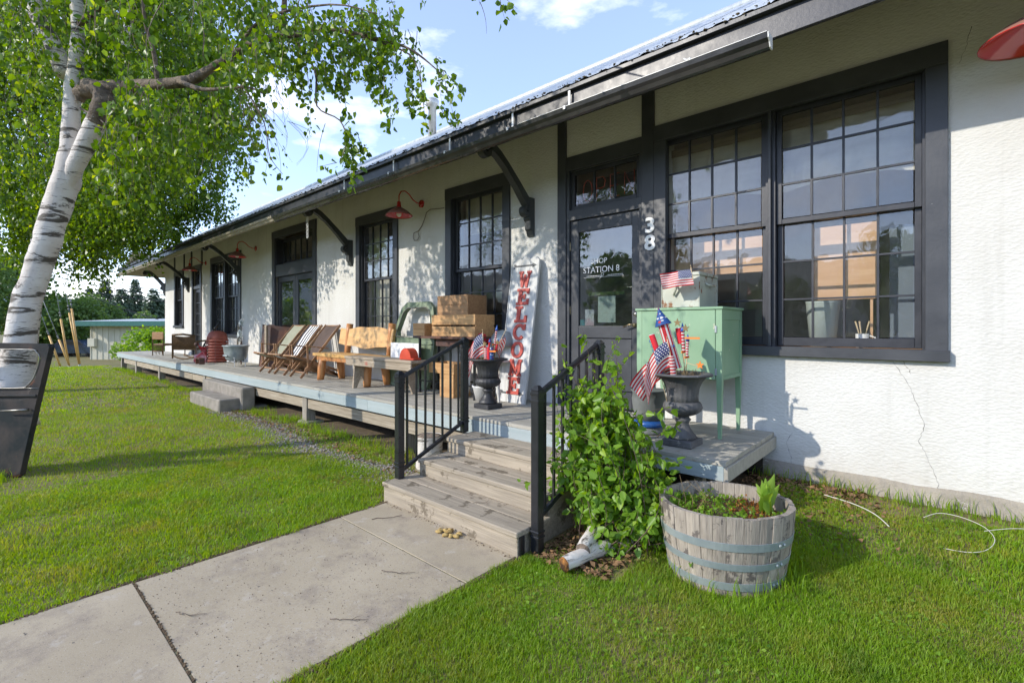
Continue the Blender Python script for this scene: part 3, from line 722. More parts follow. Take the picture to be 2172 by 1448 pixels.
# ================================================================ HANDRAILS
def handrail(name, X, zf, label):
    r_ = empty(name, (X, 2.59, 0), label, 'handrail', 'black metal stair handrails')
    def post(y, z0, z1):
        m_ = MB().box(X - .033, X + .033, y - .033, y + .033, z0, z1 - .03, .004)
        m_.box(X - .039, X + .039, y - .039, y + .039, z1 - .115, z1 - .098, .003); m_.box(X - .039, X + .039, y - .039, y + .039, z1 - .065, z1 - .045, .003)
        m_.box(X - .039, X + .039, y - .039, y + .039, z0 + .10, z0 + .115, .003); m_.box(X - .039, X + .039, y - .039, y + .039, z0 + .135, z0 + .15, .003)
        m_.add([(X - .036, y - .036, z1 - .03), (X + .036, y - .036, z1 - .03), (X + .036, y + .036, z1 - .03), (X - .036, y + .036, z1 - .03), (X - .012, y - .012, z1), (X + .012, y - .012, z1), (X + .012, y + .012, z1), (X - .012, y + .012, z1)],
               [(0, 1, 5, 4), (1, 2, 6, 5), (2, 3, 7, 6), (3, 0, 4, 7), (4, 5, 6, 7)])
        m_.build('post', M['black_iron'], r_)
    post(2.585, zf, 1.148); post(3.385, .462, 1.445)
    a, b = Vector((X, 2.615, 1.085)), Vector((X, 3.355, 1.40))
    m_ = MB().beam(a, b, .045, .022, .004); m_.beam(a + Vector((0, 0, .014)), b + Vector((0, 0, .014)), .034, .018, .004); m_.build('top_rail', M['black_iron'], r_)
    a2, b2 = Vector((X, 2.615, .235)), Vector((X, 3.355, .56))
    MB().beam(a2, b2, .028, .034, .003).build('bottom_rail', M['black_iron'], r_)
    me = MB().box(-.0085, .0085, -.0085, .0085, 0, 1).mesh('baluster', M['black_iron'])
    for k in range(7):
        t = (k + .5) / 7; y = 2.615 + .74 * t; z0 = a2.z + (b2.z - a2.z) * t; z1 = a.z + (b.z - a.z) * t
        inst('baluster', me, r_, (X, y, z0), sc=(1, 1, z1 - z0))
    for p in (a, b):
        B(X - .03, X + .03, p.y - .012, p.y + .012, p.z - .03, p.z + .02, 'rail_bracket', M['black_iron'], r_)
    return r_
handrail('handrail', -3.705, .166, 'black metal handrail on the left side of the steps, standing clear on the bottom tread')
handrail('handrail', -2.085, .0, 'black metal handrail on the right of the steps, half buried in the leafy bush')

# old concrete steps further along
cs = empty('concrete_steps', (-10.6, 3.2, 0), 'low pair of worn concrete steps against the deck further along', 'steps')
MB().box(-11.65, -9.85, 2.95, 3.36, -.1, .205, .02).build('step', M['old_concrete'], cs, fixn=False)
MB().box(-12.1, -9.75, 3.30, 3.54, -.1, .40, .02).build('step', M['old_concrete'], cs, fixn=False)

# ================================================================ EAVE BRACKETS
def bracket(X, dirv=(0, -1), base=None):
    bx = Vector((X, WY, 0)) if base is None else Vector(base); d = Vector((dirv[0], dirv[1], 0)); sd = Vector((-d.y, d.x, 0))
    r_ = empty('eave_bracket', (bx.x, bx.y, 2.7)); r_.parent = depot; r_.location = Vector((bx.x, bx.y, 2.7)) - depot.location
    f = lambda a, b, t: bx + d * a + Vector((0, 0, b)) + sd * t
    # foot plate with stepped tail
    m_ = MB().prism([(.0, 2.71), (.035, 2.72), (.05, 2.78), (.08, 2.80), (.085, 2.90), (.11, 2.93), (.11, 3.20), (.0, 3.20)], f, -.05, .05); m_.build('foot', M['bracket'], r_)
    # arm: S-curved brace
    cl = [(.05, 3.06), (.12, 3.14), (.30, 3.32), (.50, 3.50), (.64, 3.605), (.74, 3.655), (.83, 3.665), (.90, 3.645)]
    th = [.055, .055, .045, .042, .045, .048, .045, .04]
    up, lo = [], []
    for i, (a, b) in enumerate(cl):
        p0 = cl[max(0, i - 1)]; p1 = cl[min(len(cl) - 1, i + 1)]; tx, tz = p1[0] - p0[0], p1[1] - p0[1]; l = math.hypot(tx, tz)
        up.append((a - tz / l * th[i], b + tx / l * th[i])); lo.append((a + tz / l * th[i], b - tx / l * th[i]))
    vs = []; 
    for (a, b), (c, d_) in zip(up, lo): vs += [f(a, b, -.045), f(a, b, .045), f(c, d_, .045), f(c, d_, -.045)]
    n = len(cl); fs = [(i * 4 + k, i * 4 + (k + 1) % 4, i * 4 + 4 + (k + 1) % 4, i * 4 + 4 + k) for i in range(n - 1) for k in range(4)] + [(3, 2, 1, 0), (n * 4 - 4, n * 4 - 3, n * 4 - 2, n * 4 - 1)]
    MB().add(vs, fs).build('brace', M['bracket'], r_)
    for (a, b, r0) in ((.86, 3.60, .085), (.135, 3.02, .07)):
        ring = MB(); k = 16; vs = []
        for q in range(k):
            c_, s_ = math.cos(q * 2 * math.pi / k), math.sin(q * 2 * math.pi / k)
            for rr, t in ((r0, -.045), (r0, .045), (r0 * .28, .045), (r0 * .28, -.045)): vs.append(f(a + rr * c_, b + rr * s_, t))
        fs = [(q * 4 + j, q * 4 + (j + 1) % 4, ((q + 1) % k) * 4 + (j + 1) % 4, ((q + 1) % k) * 4 + j) for q in range(k) for j in range(4)]
        ring.add(vs, fs).build('scroll', M['bracket'], r_)
for X in (-3.965, -8.45, -14.27, -19.05): bracket(X)
bracket(0, (-.82, -.57), (XL + .02, WY + .02, 0))
# ================================================================ THINGS ON THE DECK
M['cast_iron'] = mat('urn_iron', (.022, .023, .026), (.05, .05, .053), scale=5, rough=.5, bump=.5, bscale=30, spec=.5, wear=(.12, .11, .10), wscale=16, wth=.66)
M['cast_iron_worn'] = mat('urn_iron_worn', (.055, .055, .058), (.12, .12, .12), scale=5, rough=.75, bump=.6, bscale=30, wear=(.19, .18, .17), wscale=14, wth=.60)
M['board_white'] = mat('sign_board_white', (.62, .62, .60), (.50, .50, .48), scale=3, st=(9, 9, .6), rough=.7, bump=.3, bscale=9, bst=(12, 12, .6), wear=(.36, .34, .31), wscale=7, wth=.68)
M['red_letter'] = mat('sign_red', (.42, .045, .03), (.50, .07, .045), rough=.5, wear=(.16, .03, .02), wscale=12, wth=.7)
M['grey_arrow'] = mat('arrow_grey', (.07, .075, .08), rough=.6)
M['green_paint'] = mat('cabinet_green', (.19, .33, .195), (.26, .40, .25), scale=2.2, rough=.55, bump=.2, bscale=9, bst=(8, 8, 1), wear=(.50, .47, .34), wscale=10, wth=.645, detail=9)
M['rusty_white'] = mat('rusty_enamel', (.50, .52, .44), (.40, .42, .35), scale=3, rough=.5, bump=.2, wear=(.20, .085, .03), wscale=7, wth=.565, metal=.1)
M['door_green'] = mat('truck_green', (.13, .18, .10), (.19, .24, .14), scale=3, rough=.55, bump=.1, wear=(.12, .075, .04), wscale=6, wth=.68)
M['door_dark'] = mat('truck_primer', (.018, .024, .026), (.060, .050, .045), scale=4, rough=.75, bump=.25, spec=.25, wear=(.11, .05, .03), wscale=5, wth=.60, lo=.4, hi=.6, detail=9)
M['chrome'] = mat('worn_chrome', (.36, .36, .34), (.16, .15, .13), rough=.4, metal=.9)
M['pine'] = mat('crate_pine', (.42, .22, .085), (.56, .33, .14), scale=4, st=(.6, 7, 7), rough=.6, bump=.25, bscale=8, bst=(.6, 12, 12), rand=.12, wear=(.20, .10, .04), wscale=5, wth=.66)
M['pine_dark'] = mat('crate_brown', (.28, .15, .065), (.38, .21, .095), scale=4, st=(.6, 7, 7), rough=.6, bump=.25, bscale=8, rand=.08, wear=(.12, .06, .03), wscale=6, wth=.64)
M['log_honey'] = mat('log_honey', (.56, .31, .10), (.68, .42, .16), scale=3, st=(.7, 4, 6), rough=.4, bump=.2, bscale=7, bst=(.6, 10, 10), wear=(.22, .09, .03), wscale=4, wth=.66)
M['log_leg'] = mat('log_leg_orange', (.42, .16, .045), (.56, .26, .09), scale=4, st=(6, 6, .8), rough=.45, bump=.3, bscale=9, wear=(.66, .42, .22), wscale=7, wth=.60)
M['grey_plank'] = mat('grey_plank', (.40, .33, .245), (.27, .215, .155), scale=5, st=(.5, 8, 8), rough=.85, bump=.5, bscale=9, bst=(.5, 14, 14), wear=(.52, .45, .36), wscale=6, wth=.62)
M['teak'] = mat('chair_frame_wood', (.24, .12, .055), (.40, .23, .12), scale=5, st=(1, 1, 1), rough=.5, bump=.2, wear=(.50, .42, .32), wscale=11, wth=.60)
M['olive'] = mat('olive_canvas', (.27, .28, .20), (.34, .34, .26), rough=.9, bump=.2, bscale=120)
M['browncloth'] = mat('brown_canvas', (.075, .05, .042), (.11, .075, .06), rough=.85, bump=.2, bscale=90)
M['redenamel'] = mat('red_enamel', (.50, .055, .025), (.60, .08, .04), rough=.4)
M['lamp_red'] = mat('lamp_red', (.48, .012, .012), (.52, .02, .015), rough=.14, coat=.6)
M['lamp_top'] = mat('lamp_dusty_top', (.22, .12, .09), (.30, .13, .10), rough=.5)
M['bulb'] = mat('frosted_bulb', (.85, .86, .80), rough=.15, transl=.3)
M['rust'] = mat('rust_sheet', (.035, .032, .036), (.16, .065, .035), scale=2.2, rough=.75, bump=.4, bscale=18, wear=(.24, .10, .05), wscale=4, wth=.62)
M['wicker'] = mat('wicker_brown', (.13, .075, .035), (.22, .14, .07), scale=30, rough=.7, bump=.6, bscale=60, wear=(.36, .27, .16), wscale=14, wth=.64)
M['galv'] = mat('galvanised', (.24, .28, .295), (.36, .40, .40), scale=5, rough=.5, metal=.3, bump=.1)
M['redslat'] = mat('red_oxide_slat', (.24, .055, .035), (.33, .09, .06), scale=6, rough=.6, bump=.2, wear=(.10, .04, .03), wscale=8, wth=.64)
M['redcloth'] = mat('red_plastic_wrap', (.60, .05, .06), (.72, .45, .48), scale=5, rough=.4, transl=.3, lo=.45, hi=.7)
M['white_paint'] = mat('chipped_white', (.66, .66, .63), (.56, .55, .52), rough=.6, bump=.2, wear=(.22, .18, .13), wscale=12, wth=.66)
M['redflower'] = mat('red_petal', (.50, .01, .02), (.65, .03, .05), scale=40, rough=.6, transl=.2)
M['blueband'] = mat('blue_glaze', (.02, .09, .30), rough=.3)
M['stone_pot'] = mat('grey_pot', (.10, .115, .11), (.17, .18, .17), rough=.7, bump=.3)
M['straw'] = mat('dried_straw', (.28, .20, .09), (.16, .11, .05), rough=.9)
M['orange'] = mat('orange_ribbon', (.75, .20, .02), rough=.5)
M['blue'] = mat('blue_print', (.03, .11, .40), rough=.4); M['cream'] = mat('white_print', (.8, .79, .76), rough=.5); M['red'] = mat('red_print', (.62, .02, .03), rough=.45)
M['stick'] = mat('pale_stick', (.55, .42, .25), rough=.7)
def flag_mat(name, mode):
    m = new_mat(name); g = G(m)
    uv = g.n('ShaderNodeUVMap').outputs[0]; sp = g.n('ShaderNodeSeparateXYZ', {0: uv})
    mt = lambda op, a, b=0, c=0: g.n('ShaderNodeMath', {0: a, 1: b, 2: c}, operation=op).outputs[0]
    u, v = sp.outputs[0], sp.outputs[1]
    if mode == 'flag' or mode == 'stripes':
        sfr = mt('FRACT', mt('MULTIPLY', v, 6.5)); red = mt('LESS_THAN', sfr, .5)
        col = g.mix(red, (.78, .77, .74, 1), (.58, .02, .03, 1))
        if mode == 'flag':
            a = mt('MULTIPLY', u, 14.); b = mt('MULTIPLY', v, 11.)
            row = mt('FLOOR', b); a2 = mt('ADD', a, mt('MULTIPLY', row, .5))
            dx = mt('SUBTRACT', mt('FRACT', a2), .5); dy = mt('SUBTRACT', mt('FRACT', b), .5)
            d = mt('SQRT', mt('ADD', mt('MULTIPLY', dx, dx), mt('MULTIPLY', dy, dy)))
            star = mt('LESS_THAN', d, .27)
            can = g.mix(star, (.02, .035, .16, 1), (.8, .8, .78, 1))
            ic = mt('MULTIPLY', mt('LESS_THAN', u, .42), mt('GREATER_THAN', v, .46))
            col = g.mix(ic, col, can)
    else:
        a = mt('MULTIPLY', u, 5.); b = mt('MULTIPLY', v, 5.)
        vo = g.n('ShaderNodeTexVoronoi', {'Vector': uv, 'Scale': 5.5, 'Randomness': .6})
        d = vo.outputs['Distance']; dot = mt('LESS_THAN', d, .36); rr = g.n('ShaderNodeSeparateXYZ', {0: vo.outputs['Color']}).outputs[0]
        dc = g.mix(mt('GREATER_THAN', rr, .55), (.8, .8, .78, 1), (.6, .03, .04, 1))
        col = g.mix(dot, (.03, .10, .33, 1), dc)
    p = g.n('ShaderNodeBsdfPrincipled', {'Base Color': col, 'Roughness': .6}); t = g.n('ShaderNodeBsdfTranslucent', {'Color': col})
    x = g.n('ShaderNodeMixShader', {0: .35, 1: p.outputs[0], 2: t.outputs[0]}); g.n('ShaderNodeOutputMaterial', {0: x.outputs[0]})
    return m
M['flag'] = flag_mat('flag_cloth', 'flag'); M['stripes'] = flag_mat('striped_print', 'stripes'); M['dots'] = flag_mat('dotted_print', 'dots')
def sheet(fn, nu, nv, name, m, parent, local=False, **tg):
    m_ = MB().grid(fn, nu, nv)
    me = m_.mesh(name, m, origin(parent) if parent and not local else (0, 0, 0)); uvl = me.uv_layers.new(name='UVMap')
    for p in me.polygons:
        for li in p.loop_indices:
            vi = me.loops[li].vertex_index; uvl.data[li].uv = ((vi % (nu + 1)) / nu, (vi // (nu + 1)) / nv)
    o = bpy.data.objects.new(name, me); COL.objects.link(o)
    if parent: o.parent = parent
    return tag(o, **tg)
# --- urns
def urn(cx, cy, m, label):
    u = empty('urn', (cx, cy, DK), label, 'urn', 'fluted cast iron urns on the deck')
    MB().box(cx - .12, cx + .12, cy - .12, cy + .12, DK, DK + .055, .008).build('plinth', m, u, fixn=False)
    fl = lambda q, i, z: 1 + .035 * math.cos(q * 16)
    pr = [(.105, .055), (.108, .075), (.085, .10), (.062, .135), (.047, .175), (.055, .19), (.068, .205), (.055, .22), (.05, .235)]
    MB().lathe(pr, 40, (cx, cy, DK), mod=lambda q, i, z: fl(q, i, z) if 1 < i < 5 else 1).build('foot', m, u)
    pr = [(.05, .232), (.10, .25), (.135, .275), (.150, .305), (.142, .335), (.128, .352)]
    MB().lathe(pr, 64, (cx, cy, DK), mod=lambda q, i, z: 1 + (.06 if i < 5 else .0) * abs(math.cos(q * 10)) - (.03 if i < 5 else 0)).build('gadrooned_bowl', m, u)
    pr = [(.122, .350), (.120, .40), (.128, .46), (.150, .51), (.178, .545), (.222, .562), (.232, .558), (.232, .572), (.215, .578), (.165, .572), (.14, .54), (.0, .535)]
    MB().lathe(pr, 64, (cx, cy, DK), mod=lambda q, i, z: 1 + .022 * math.cos(q * 20) if i < 5 else 1).build('flared_rim', m, u)
    m_ = MB(); r2 = random.Random(int(cx * -100))
    for k in range(110):
        q = r2.random() * 6.28; r = .15 * r2.random() ** .5; x, y = cx + r * math.cos(q), cy + r * math.sin(q)
        m_.tube([(x, y, DK + .535), (x + r2.uniform(-.04, .04), y + r2.uniform(-.04, .04), DK + .56 + r2.random() * .05)], [.003, .001], 3)
    m_.build('dried_moss', M['straw'], u, kind='stuff')
    return u
U1 = (-3.95, 3.98); U2 = (-1.56, 3.79)
urn(*U1, M['cast_iron'], 'black cast iron urn of little flags before the red lettered sign')
urn(*U2, M['cast_iron_worn'], 'weathered grey iron urn of little flags in front of the green cabinet')
def rocket(base, tip, m_body, r, label, grp, fins=True, spir=True):
    b, t = Vector(base), Vector(tip); d = t - b; l = d.length
    e = empty('rocket_ornament', base, label, 'ornament', grp)
    e.rotation_euler = d.to_track_quat('Z', 'Y').to_euler()
    bl = min(.26, l * .55); z0 = l - bl
    MB().tube([(0, 0, 0), (0, 0, z0 + .02)], .0035, 5).build('stick', M['stick'], e, local=True)
    fn = lambda s, q: (r * math.cos(q * 6.2832), r * math.sin(q * 6.2832), z0 + s * bl * .72)
    sheet(lambda s, q: (r * math.cos(s * 6.2832), r * math.sin(s * 6.2832), z0 + q * bl * .72), 12, 8, 'body', m_body, e, True)
    MB().lathe([(r * 1.45, z0 + bl * .70), (r * 1.2, z0 + bl * .78), (0.0008, z0 + bl)], 12).build('nose_cone', M['blue'] if m_body != M['blue'] else M['red'], e, local=True)
    if fins:
        MB().box(-.045, .045, -.002, .002, z0 - .008, z0 + .010).build('ribbon', M['orange'], e, local=True)
    return e
def mini_flag(b, t, sag, label, grp, size=(.28, .19), dirv=None, droop=1.0):
    b, t = Vector(b), Vector(t); d = (t - b).normalized()
    e = empty('hand_flag', b, label, 'flag', grp)
    MB().tube([b, t], .004, 6).build('stick', M['stick'], e)
    MB().lathe([(.001, 0), (.007, .006), (.004, .016), (0.0008, .03)], 8, t).build('finial', M['brass'], e)
    top = t - d * .02; sd = Vector(dirv or (-.8, -.3, 0)).normalized()
    def fn(u_, v_):
        p = top - d * (size[1] * (1 - v_))
        q = p + sd * (size[0] * u_ * (1 - .35 * droop * u_)) + Vector((0, 0, -1)) * (size[0] * droop * u_ ** 1.5 * .95)
        w = Vector((sd.y, -sd.x, 0))
        return q + w * (.022 * math.sin(u_ * 9 + v_ * 2.5) * (.25 + u_)) + w * .012 * math.sin(v_ * 7 + u_ * 3)
    sheet(fn, 16, 8, 'cloth', M['flag'], e); return e
ux, uy = U1; zt = DK + .55
G1 = 'patriotic ornaments in the urn by the sign'
mini_flag((ux - .04, uy - .02, zt), (ux - .06, uy - .03, zt + .34), 1, 'small striped flag drooping over the rim of the urn by the steps', G1, (.34, .24), (-.85, -.3, 0))
mini_flag((ux + .03, uy, zt), (ux + .24, uy + .05, zt + .36), 1, 'small striped flag leaning right across the red sign lettering', G1, (.32, .16), (-.35, .3, 0), .8)
rocket((ux - .10, uy, zt), (ux - .145, uy, zt + .26), M['red'], .011, 'red firework rocket ornament with a pale tip, left in the urn by the sign', G1)
rocket((ux - .01, uy, zt), (ux + .035, uy, zt + .26), M['red'], .011, 'red firework rocket ornament, second from the left in the urn by the sign', G1)
rocket((ux + .06, uy + .02, zt), (ux + .13, uy + .02, zt + .42), M['stripes'], .012, 'tall striped rocket ornament with a blue tip in the urn by the sign', G1)
rocket((ux + .09, uy, zt), (ux + .17, uy, zt + .26), M['red'], .012, 'short rocket ornament right of the tall blue tipped one in the urn by the sign', G1)
c = empty('firecracker_bundle', (ux + .075, uy - .05, zt), 'bundle of red and blue firecracker tubes in the urn by the sign', 'ornament', G1)
for dx, mt_, r in ((-.045, 'stripes', .024), (.0, 'red', .021), (.045, 'dots', .024)):
    sheet(lambda s, q: (ux + .075 + dx + r * math.cos(s * 6.283), uy - .06 + r * math.sin(s * 6.283), zt + .02 + q * .14), 12, 3, 'cracker_tube', M[mt_], c)
MB().box(ux + .11, ux + .21, uy - .09, uy - .086, zt + .11, zt + .128).build('ribbon', M['orange'], c)
def star(c_, r, m, parent, name='star'):
    pts = [((r if k % 2 == 0 else r * .42) * math.sin(k * math.pi / 5), (r if k % 2 == 0 else r * .42) * math.cos(k * math.pi / 5)) for k in range(10)]
    return MB().prism(pts, lambda a, b, d: (c_[0] + a, c_[1] + d, c_[2] + b), -.003, .003).build(name, m, parent)
star((ux + .05, uy - .10, zt + .20), .035, M['straw'], c); star((ux + .20, uy - .05, zt + .22), .035, M['straw'], c)
ux, uy = U2
G2 = 'patriotic ornaments in the urn by the cabinet'
# giant dotted cracker rocket, long striped tube leaning left
gr = empty('large_rocket_ornament', (ux - .07, uy - .03, zt + .12), 'large leaning rocket with a dotted cone and striped tube rising over the green cabinet', 'ornament', G2)
a_, b_ = Vector((ux - .03, uy - .04, zt + .06)), Vector((ux - .135, uy - .06, zt + .42)); dq = (b_ - a_).to_track_quat('Z', 'Y').to_matrix().to_4x4(); dq.translation = a_
ln = (b_ - a_).length
o_ = sheet(lambda s, q: tuple(dq @ Vector((.042 * math.cos(s * 6.283), .042 * math.sin(s * 6.283), q * ln))), 20, 6, 'striped_tube', M['stripes'], gr)
for uvd in o_.data.uv_layers[0].data: uvd.uv = (uvd.uv[1], uvd.uv[0] * 1.3)
sheet(lambda s, q: tuple(dq @ Vector((max(.001, .068 * (1 - q)) * math.cos(s * 6.283), max(.001, .068 * (1 - q)) * math.sin(s * 6.283), ln - .01 + q * .15))), 20, 4, 'dotted_cone', M['dots'], gr)
def cracker(a, b, r, label, mt_='red'):
    e = empty('firecracker_ornament', a, label, 'ornament', G2)
    q_ = (Vector(b) - Vector(a)).to_track_quat('Z', 'Y').to_matrix().to_4x4(); q_.translation = Vector(a); l = (Vector(b) - Vector(a)).length
    sheet(lambda s, q: tuple(q_ @ Vector((r * math.cos(s * 6.283), r * math.sin(s * 6.283), q * l))), 14, 3, 'tube', M[mt_], e)
    m_ = MB().tube([q_ @ Vector((0, 0, -.25)), q_ @ Vector((0, 0, l * .9))], .003, 5); m_.build('stick', M['stick'], e)
    m_ = MB().lathe([(r * 1.02, 0), (r * 1.02, .002)], 14); 
    cap = MB().tube([q_ @ Vector((0, 0, l - .001)), q_ @ Vector((0, 0, l + .003))], r, 14).build('cap', M['cream'], e)
    if mt_ == 'red':
        for k in range(3):
            p = q_ @ Vector((.0, -r - .001, l * (.25 + .24 * k)))
            MB().tube([p + Vector((.011 * math.cos(w * .9), -.001, .011 * math.sin(w * .9))) for w in range(7)], .003, 4, closed=True).build('letter_ring', M['blue'], e)
    return e
cracker((ux - .16, uy - .09, zt + .17), (ux - .215, uy - .1, zt + .33), .024, 'red and white firecracker tube leaning left of the large rocket')
cracker((ux - .02, uy + .02, zt + .26), (ux - .04, uy + .02, zt + .385), .026, 'upright red firecracker tube right of the large rocket')
cracker((ux - .13, uy - .11, zt + .0), (ux - .16, uy - .115, zt + .13), .030, 'blue starry firecracker tube low on the rim of the cabinet urn', 'dots')
cracker((ux - .03, uy - .10, zt + .0), (ux - .045, uy - .105, zt + .16), .022, 'low striped firecracker tube at the middle of the cabinet urn', 'stripes')
rocket((ux + .02, uy, zt), (ux + .0, uy, zt + .43), M['stripes'], .013, 'striped rocket ornament with blue tip standing tallest at the right of the cabinet urn', G2)
rocket((ux + .03, uy, zt), (ux + .045, uy, zt + .34), M['stripes'], .011, 'shorter blue tipped rocket ornament right beside the tallest one in the cabinet urn', G2)
rocket((ux - .02, uy - .06, zt), (ux - .06, uy - .06, zt + .28), M['red'], .012, 'red rocket ornament over the starry flag in the cabinet urn', G2)
mini_flag((ux - .02, uy - .10, zt - .0), (ux - .07, uy - .13, zt + .30), 1, 'crumpled starry flag hanging down in front of the cabinet urn', G2, (.30, .20), (-.35, -.2, 0), 1.1)
mini_flag((ux - .02, uy - .05, zt - .0), (ux - .16, uy - .07, zt + .17), 1, 'striped flag trailing down left behind the bush from the cabinet urn', G2, (.34, .17), (-.9, -.25, 0), .75)
mini_flag((ux - .03, uy + .3, 1.95), (ux - .065, uy + .34, 2.065), 1, 'small striped flag stuck out level from the metal box on the cabinet', G2, (.27, .15), (-.95, -.25, 0), .12)
for z_, x_ in ((.385, .045), (.43, -.02), (.10, .16)):
    star((ux + x_, uy - .05, zt + z_), .034, M['orange'] if z_ < .2 else M['straw'], gr)
MB().box(ux + .03, ux + .15, uy - .03, uy - .027, zt + .30, zt + .315).build('ribbon', M['orange'], gr)
MB().tube([(ux, uy, zt), (ux + .05, uy - .03, zt + .11), (ux + .15, uy - .05, zt + .09)], .003, 5).build('wire', M['stick'], gr)
# --- WELCOME sign leaning on the wall
sg = empty('welcome_sign', (-4.0, 4.55, DK), 'tall white board with WELCOME in red slab letters running down, leaning on the wall', 'sign')
def SG(x, z, t):   # board plane: z along the board, t outwards
    a = math.atan2(.27, 1.86)
    return (-4.02 + x + .018 * z, 4.475 + z * math.sin(a) - t * math.cos(a), DK + z * math.cos(a) + t * math.sin(a) * 0)
for k in range(3):
    a = -.225 + .15 * k + .002; b = a + .146; tz = 1.845 if k == 1 else 1.83
    top = [(b, tz - .02), (b - .03, tz + .012), ((a + b) / 2, tz + .03), (a + .03, tz + .012), (a, tz - .02)]
    if k == 0: top = [(b, tz), (b - .04, tz + .03), (a + .05, tz + .02), (a + .01, tz - .02), (a, tz - .07)]
    if k == 2: top = [(b, tz - .07), (b - .01, tz - .02), (b - .05, tz + .02), (a + .04, tz + .03), (a, tz)]
    MB().prism([(a, .0), (b, .0)] + top, SG, 0, .02).build('plank', M['board_white'], sg)
for x in (-.224, .224): MB().prism([(x - .006, 0), (x + .006, 0), (x + .006, 1.76), (x - .006, 1.76)], SG, -.002, .03).build('edge_strip', M['board_white'], sg)
def arrow(z0):
    m_ = MB().prism([(-.19, z0 - .010), (.12, z0 - .010), (.12, z0 - .028), (.185, z0), (.12, z0 + .028), (.12, z0 + .010), (-.15, z0 + .012), (-.17, z0 + .03), (-.205, z0 + .03), (-.185, z0), (-.205, z0 - .03), (-.17, z0 - .03)], SG, .021, .025)
    m_.build('painted_arrow', M['grey_arrow'], sg)
arrow(.115); arrow(1.745)
SL = {  # letters in a 1x1 cell, strokes as polygons
 'W': [[(0, 1), (.34, 1), (.34, .86), (.26, .86), (.33, .32), (.44, .80), (.56, .80), (.67, .32), (.74, .86), (.66, .86), (.66, 1), (1, 1), (1, .86), (.92, .86), (.76, 0), (.60, 0), (.50, .45), (.40, 0), (.24, 0), (.08, .86), (0, .86)]],
 'E': [[(0, 0), (1, 0), (1, .36), (.84, .36), (.80, .18), (.42, .18), (.42, .42), (.58, .42), (.58, .34), (.70, .34), (.70, .66), (.58, .66), (.58, .58), (.42, .58), (.42, .82), (.78, .82), (.82, .66), (.98, .66), (.98, 1), (0, 1), (0, .84), (.14, .84), (.14, .16), (0, .16)]],
 'L': [[(0, 0), (1, 0), (1, .42), (.82, .42), (.78, .18), (.44, .18), (.44, .84), (.60, .84), (.60, 1), (0, 1), (0, .84), (.15, .84), (.15, .16), (0, .16)]],
 'C': None, 'O': None,
 'M': [[(0, 0), (.36, 0), (.36, .15), (.28, .15), (.28, .62), (.44, .12), (.56, .12), (.72, .62), (.72, .15), (.64, .15), (.64, 0), (1, 0), (1, .15), (.92, .15), (.92, .85), (1, .85), (1, 1), (.72, 1), (.50, .40), (.28, 1), (0, 1), (0, .85), (.08, .85), (.08, .15), (0, .15)]]}
def arcpoly(q0, q1, cx=.5, cy=.5, ro=.5, ri=.27, yo=.5, yi=.32, n=20):
    o = [(cx + ro * math.cos(q0 + (q1 - q0) * k / n), cy + yo * math.sin(q0 + (q1 - q0) * k / n)) for k in range(n + 1)]
    i = [(cx + ri * math.cos(q1 + (q0 - q1) * k / n), cy + yi * math.sin(q1 + (q0 - q1) * k / n)) for k in range(n + 1)]
    return o + i
lw, lh = .20, .222; zc = 1.675
for k, ch_ in enumerate('WELCOME'):
    z0 = zc - (k + 1) * lh - .004 * k + .01; x0 = -.095 + .012
    polys = SL[ch_]
    if ch_ == 'O': polys = [arcpoly(0, math.pi), arcpoly(math.pi, 2 * math.pi)]
    if ch_ == 'C': polys = [arcpoly(R(40), R(180)), arcpoly(R(180), R(320)), [(.72, .62), (.98, .62), (.98, .98), (.86, .98), (.82, .82)]]
    m_ = MB()
    for pl in polys: m_.prism([(x0 + a * lw, z0 + b * (lh - .012)) for a, b in pl], SG, .021, .036)
    m_.build('letter', M['red_letter'], sg)
# --- green cabinet with a metal box on it
cb = empty('green_cabinet', (-1.76, 4.45, DK), 'pale green painted wooden cabinet on four legs under the big window', 'cabinet')
cx0, cx1, cy0, cy1, z0, z1 = -2.15, -1.375, 4.16, 4.70, 1.10, 1.70
for x, y in ((cx0, cy0), (cx1 - .05, cy0), (cx0, cy1 - .05), (cx1 - .05, cy1 - .05)):
    MB().add([(x + .012, y + .012, DK), (x + .038, y + .012, DK), (x + .038, y + .038, DK), (x + .012, y + .038, DK), (x, y, z0 + .1), (x + .05, y, z0 + .1), (x + .05, y + .05, z0 + .1), (x, y + .05, z0 + .1),
              (x, y, z1 - .002), (x + .05, y, z1 - .002), (x + .05, y + .05, z1 - .002), (x, y + .05, z1 - .002)],
             [(0, 3, 2, 1), (0, 1, 5, 4), (1, 2, 6, 5), (2, 3, 7, 6), (3, 0, 4, 7), (4, 5, 9, 8), (5, 6, 10, 9), (6, 7, 11, 10), (7, 4, 8, 11), (8, 9, 10, 11)]).build('leg', M['green_paint'], cb, fixn=False)
B(cx0 - .012, cx1 + .012, cy0 - .012, cy1 + .01, z1, z1 + .022, 'top', M['green_paint'], cb)
B(cx1 - .018, cx1 - .008, cy0 + .05, cy1 - .05, z0, z1, 'side_panel', M['green_paint'], cb); B(cx0 + .008, cx0 + .018, cy0 + .05, cy1 - .05, z0, z1, 'side_panel', M['green_paint'], cb)
B(cx1 - .008, cx1 - .001, cy0 + .05, cy1 - .05, z0, z0 + .035, 'side_rail', M['green_paint'], cb); B(cx1 - .008, cx1 - .001, cy0 + .05, cy1 - .05, z1 - .09, z1, 'side_rail', M['green_paint'], cb)
B(cx0 + .05, cx1 - .05, cy1 - .02, cy1 - .01, z0, z1, 'back_panel', M['green_paint'], cb)
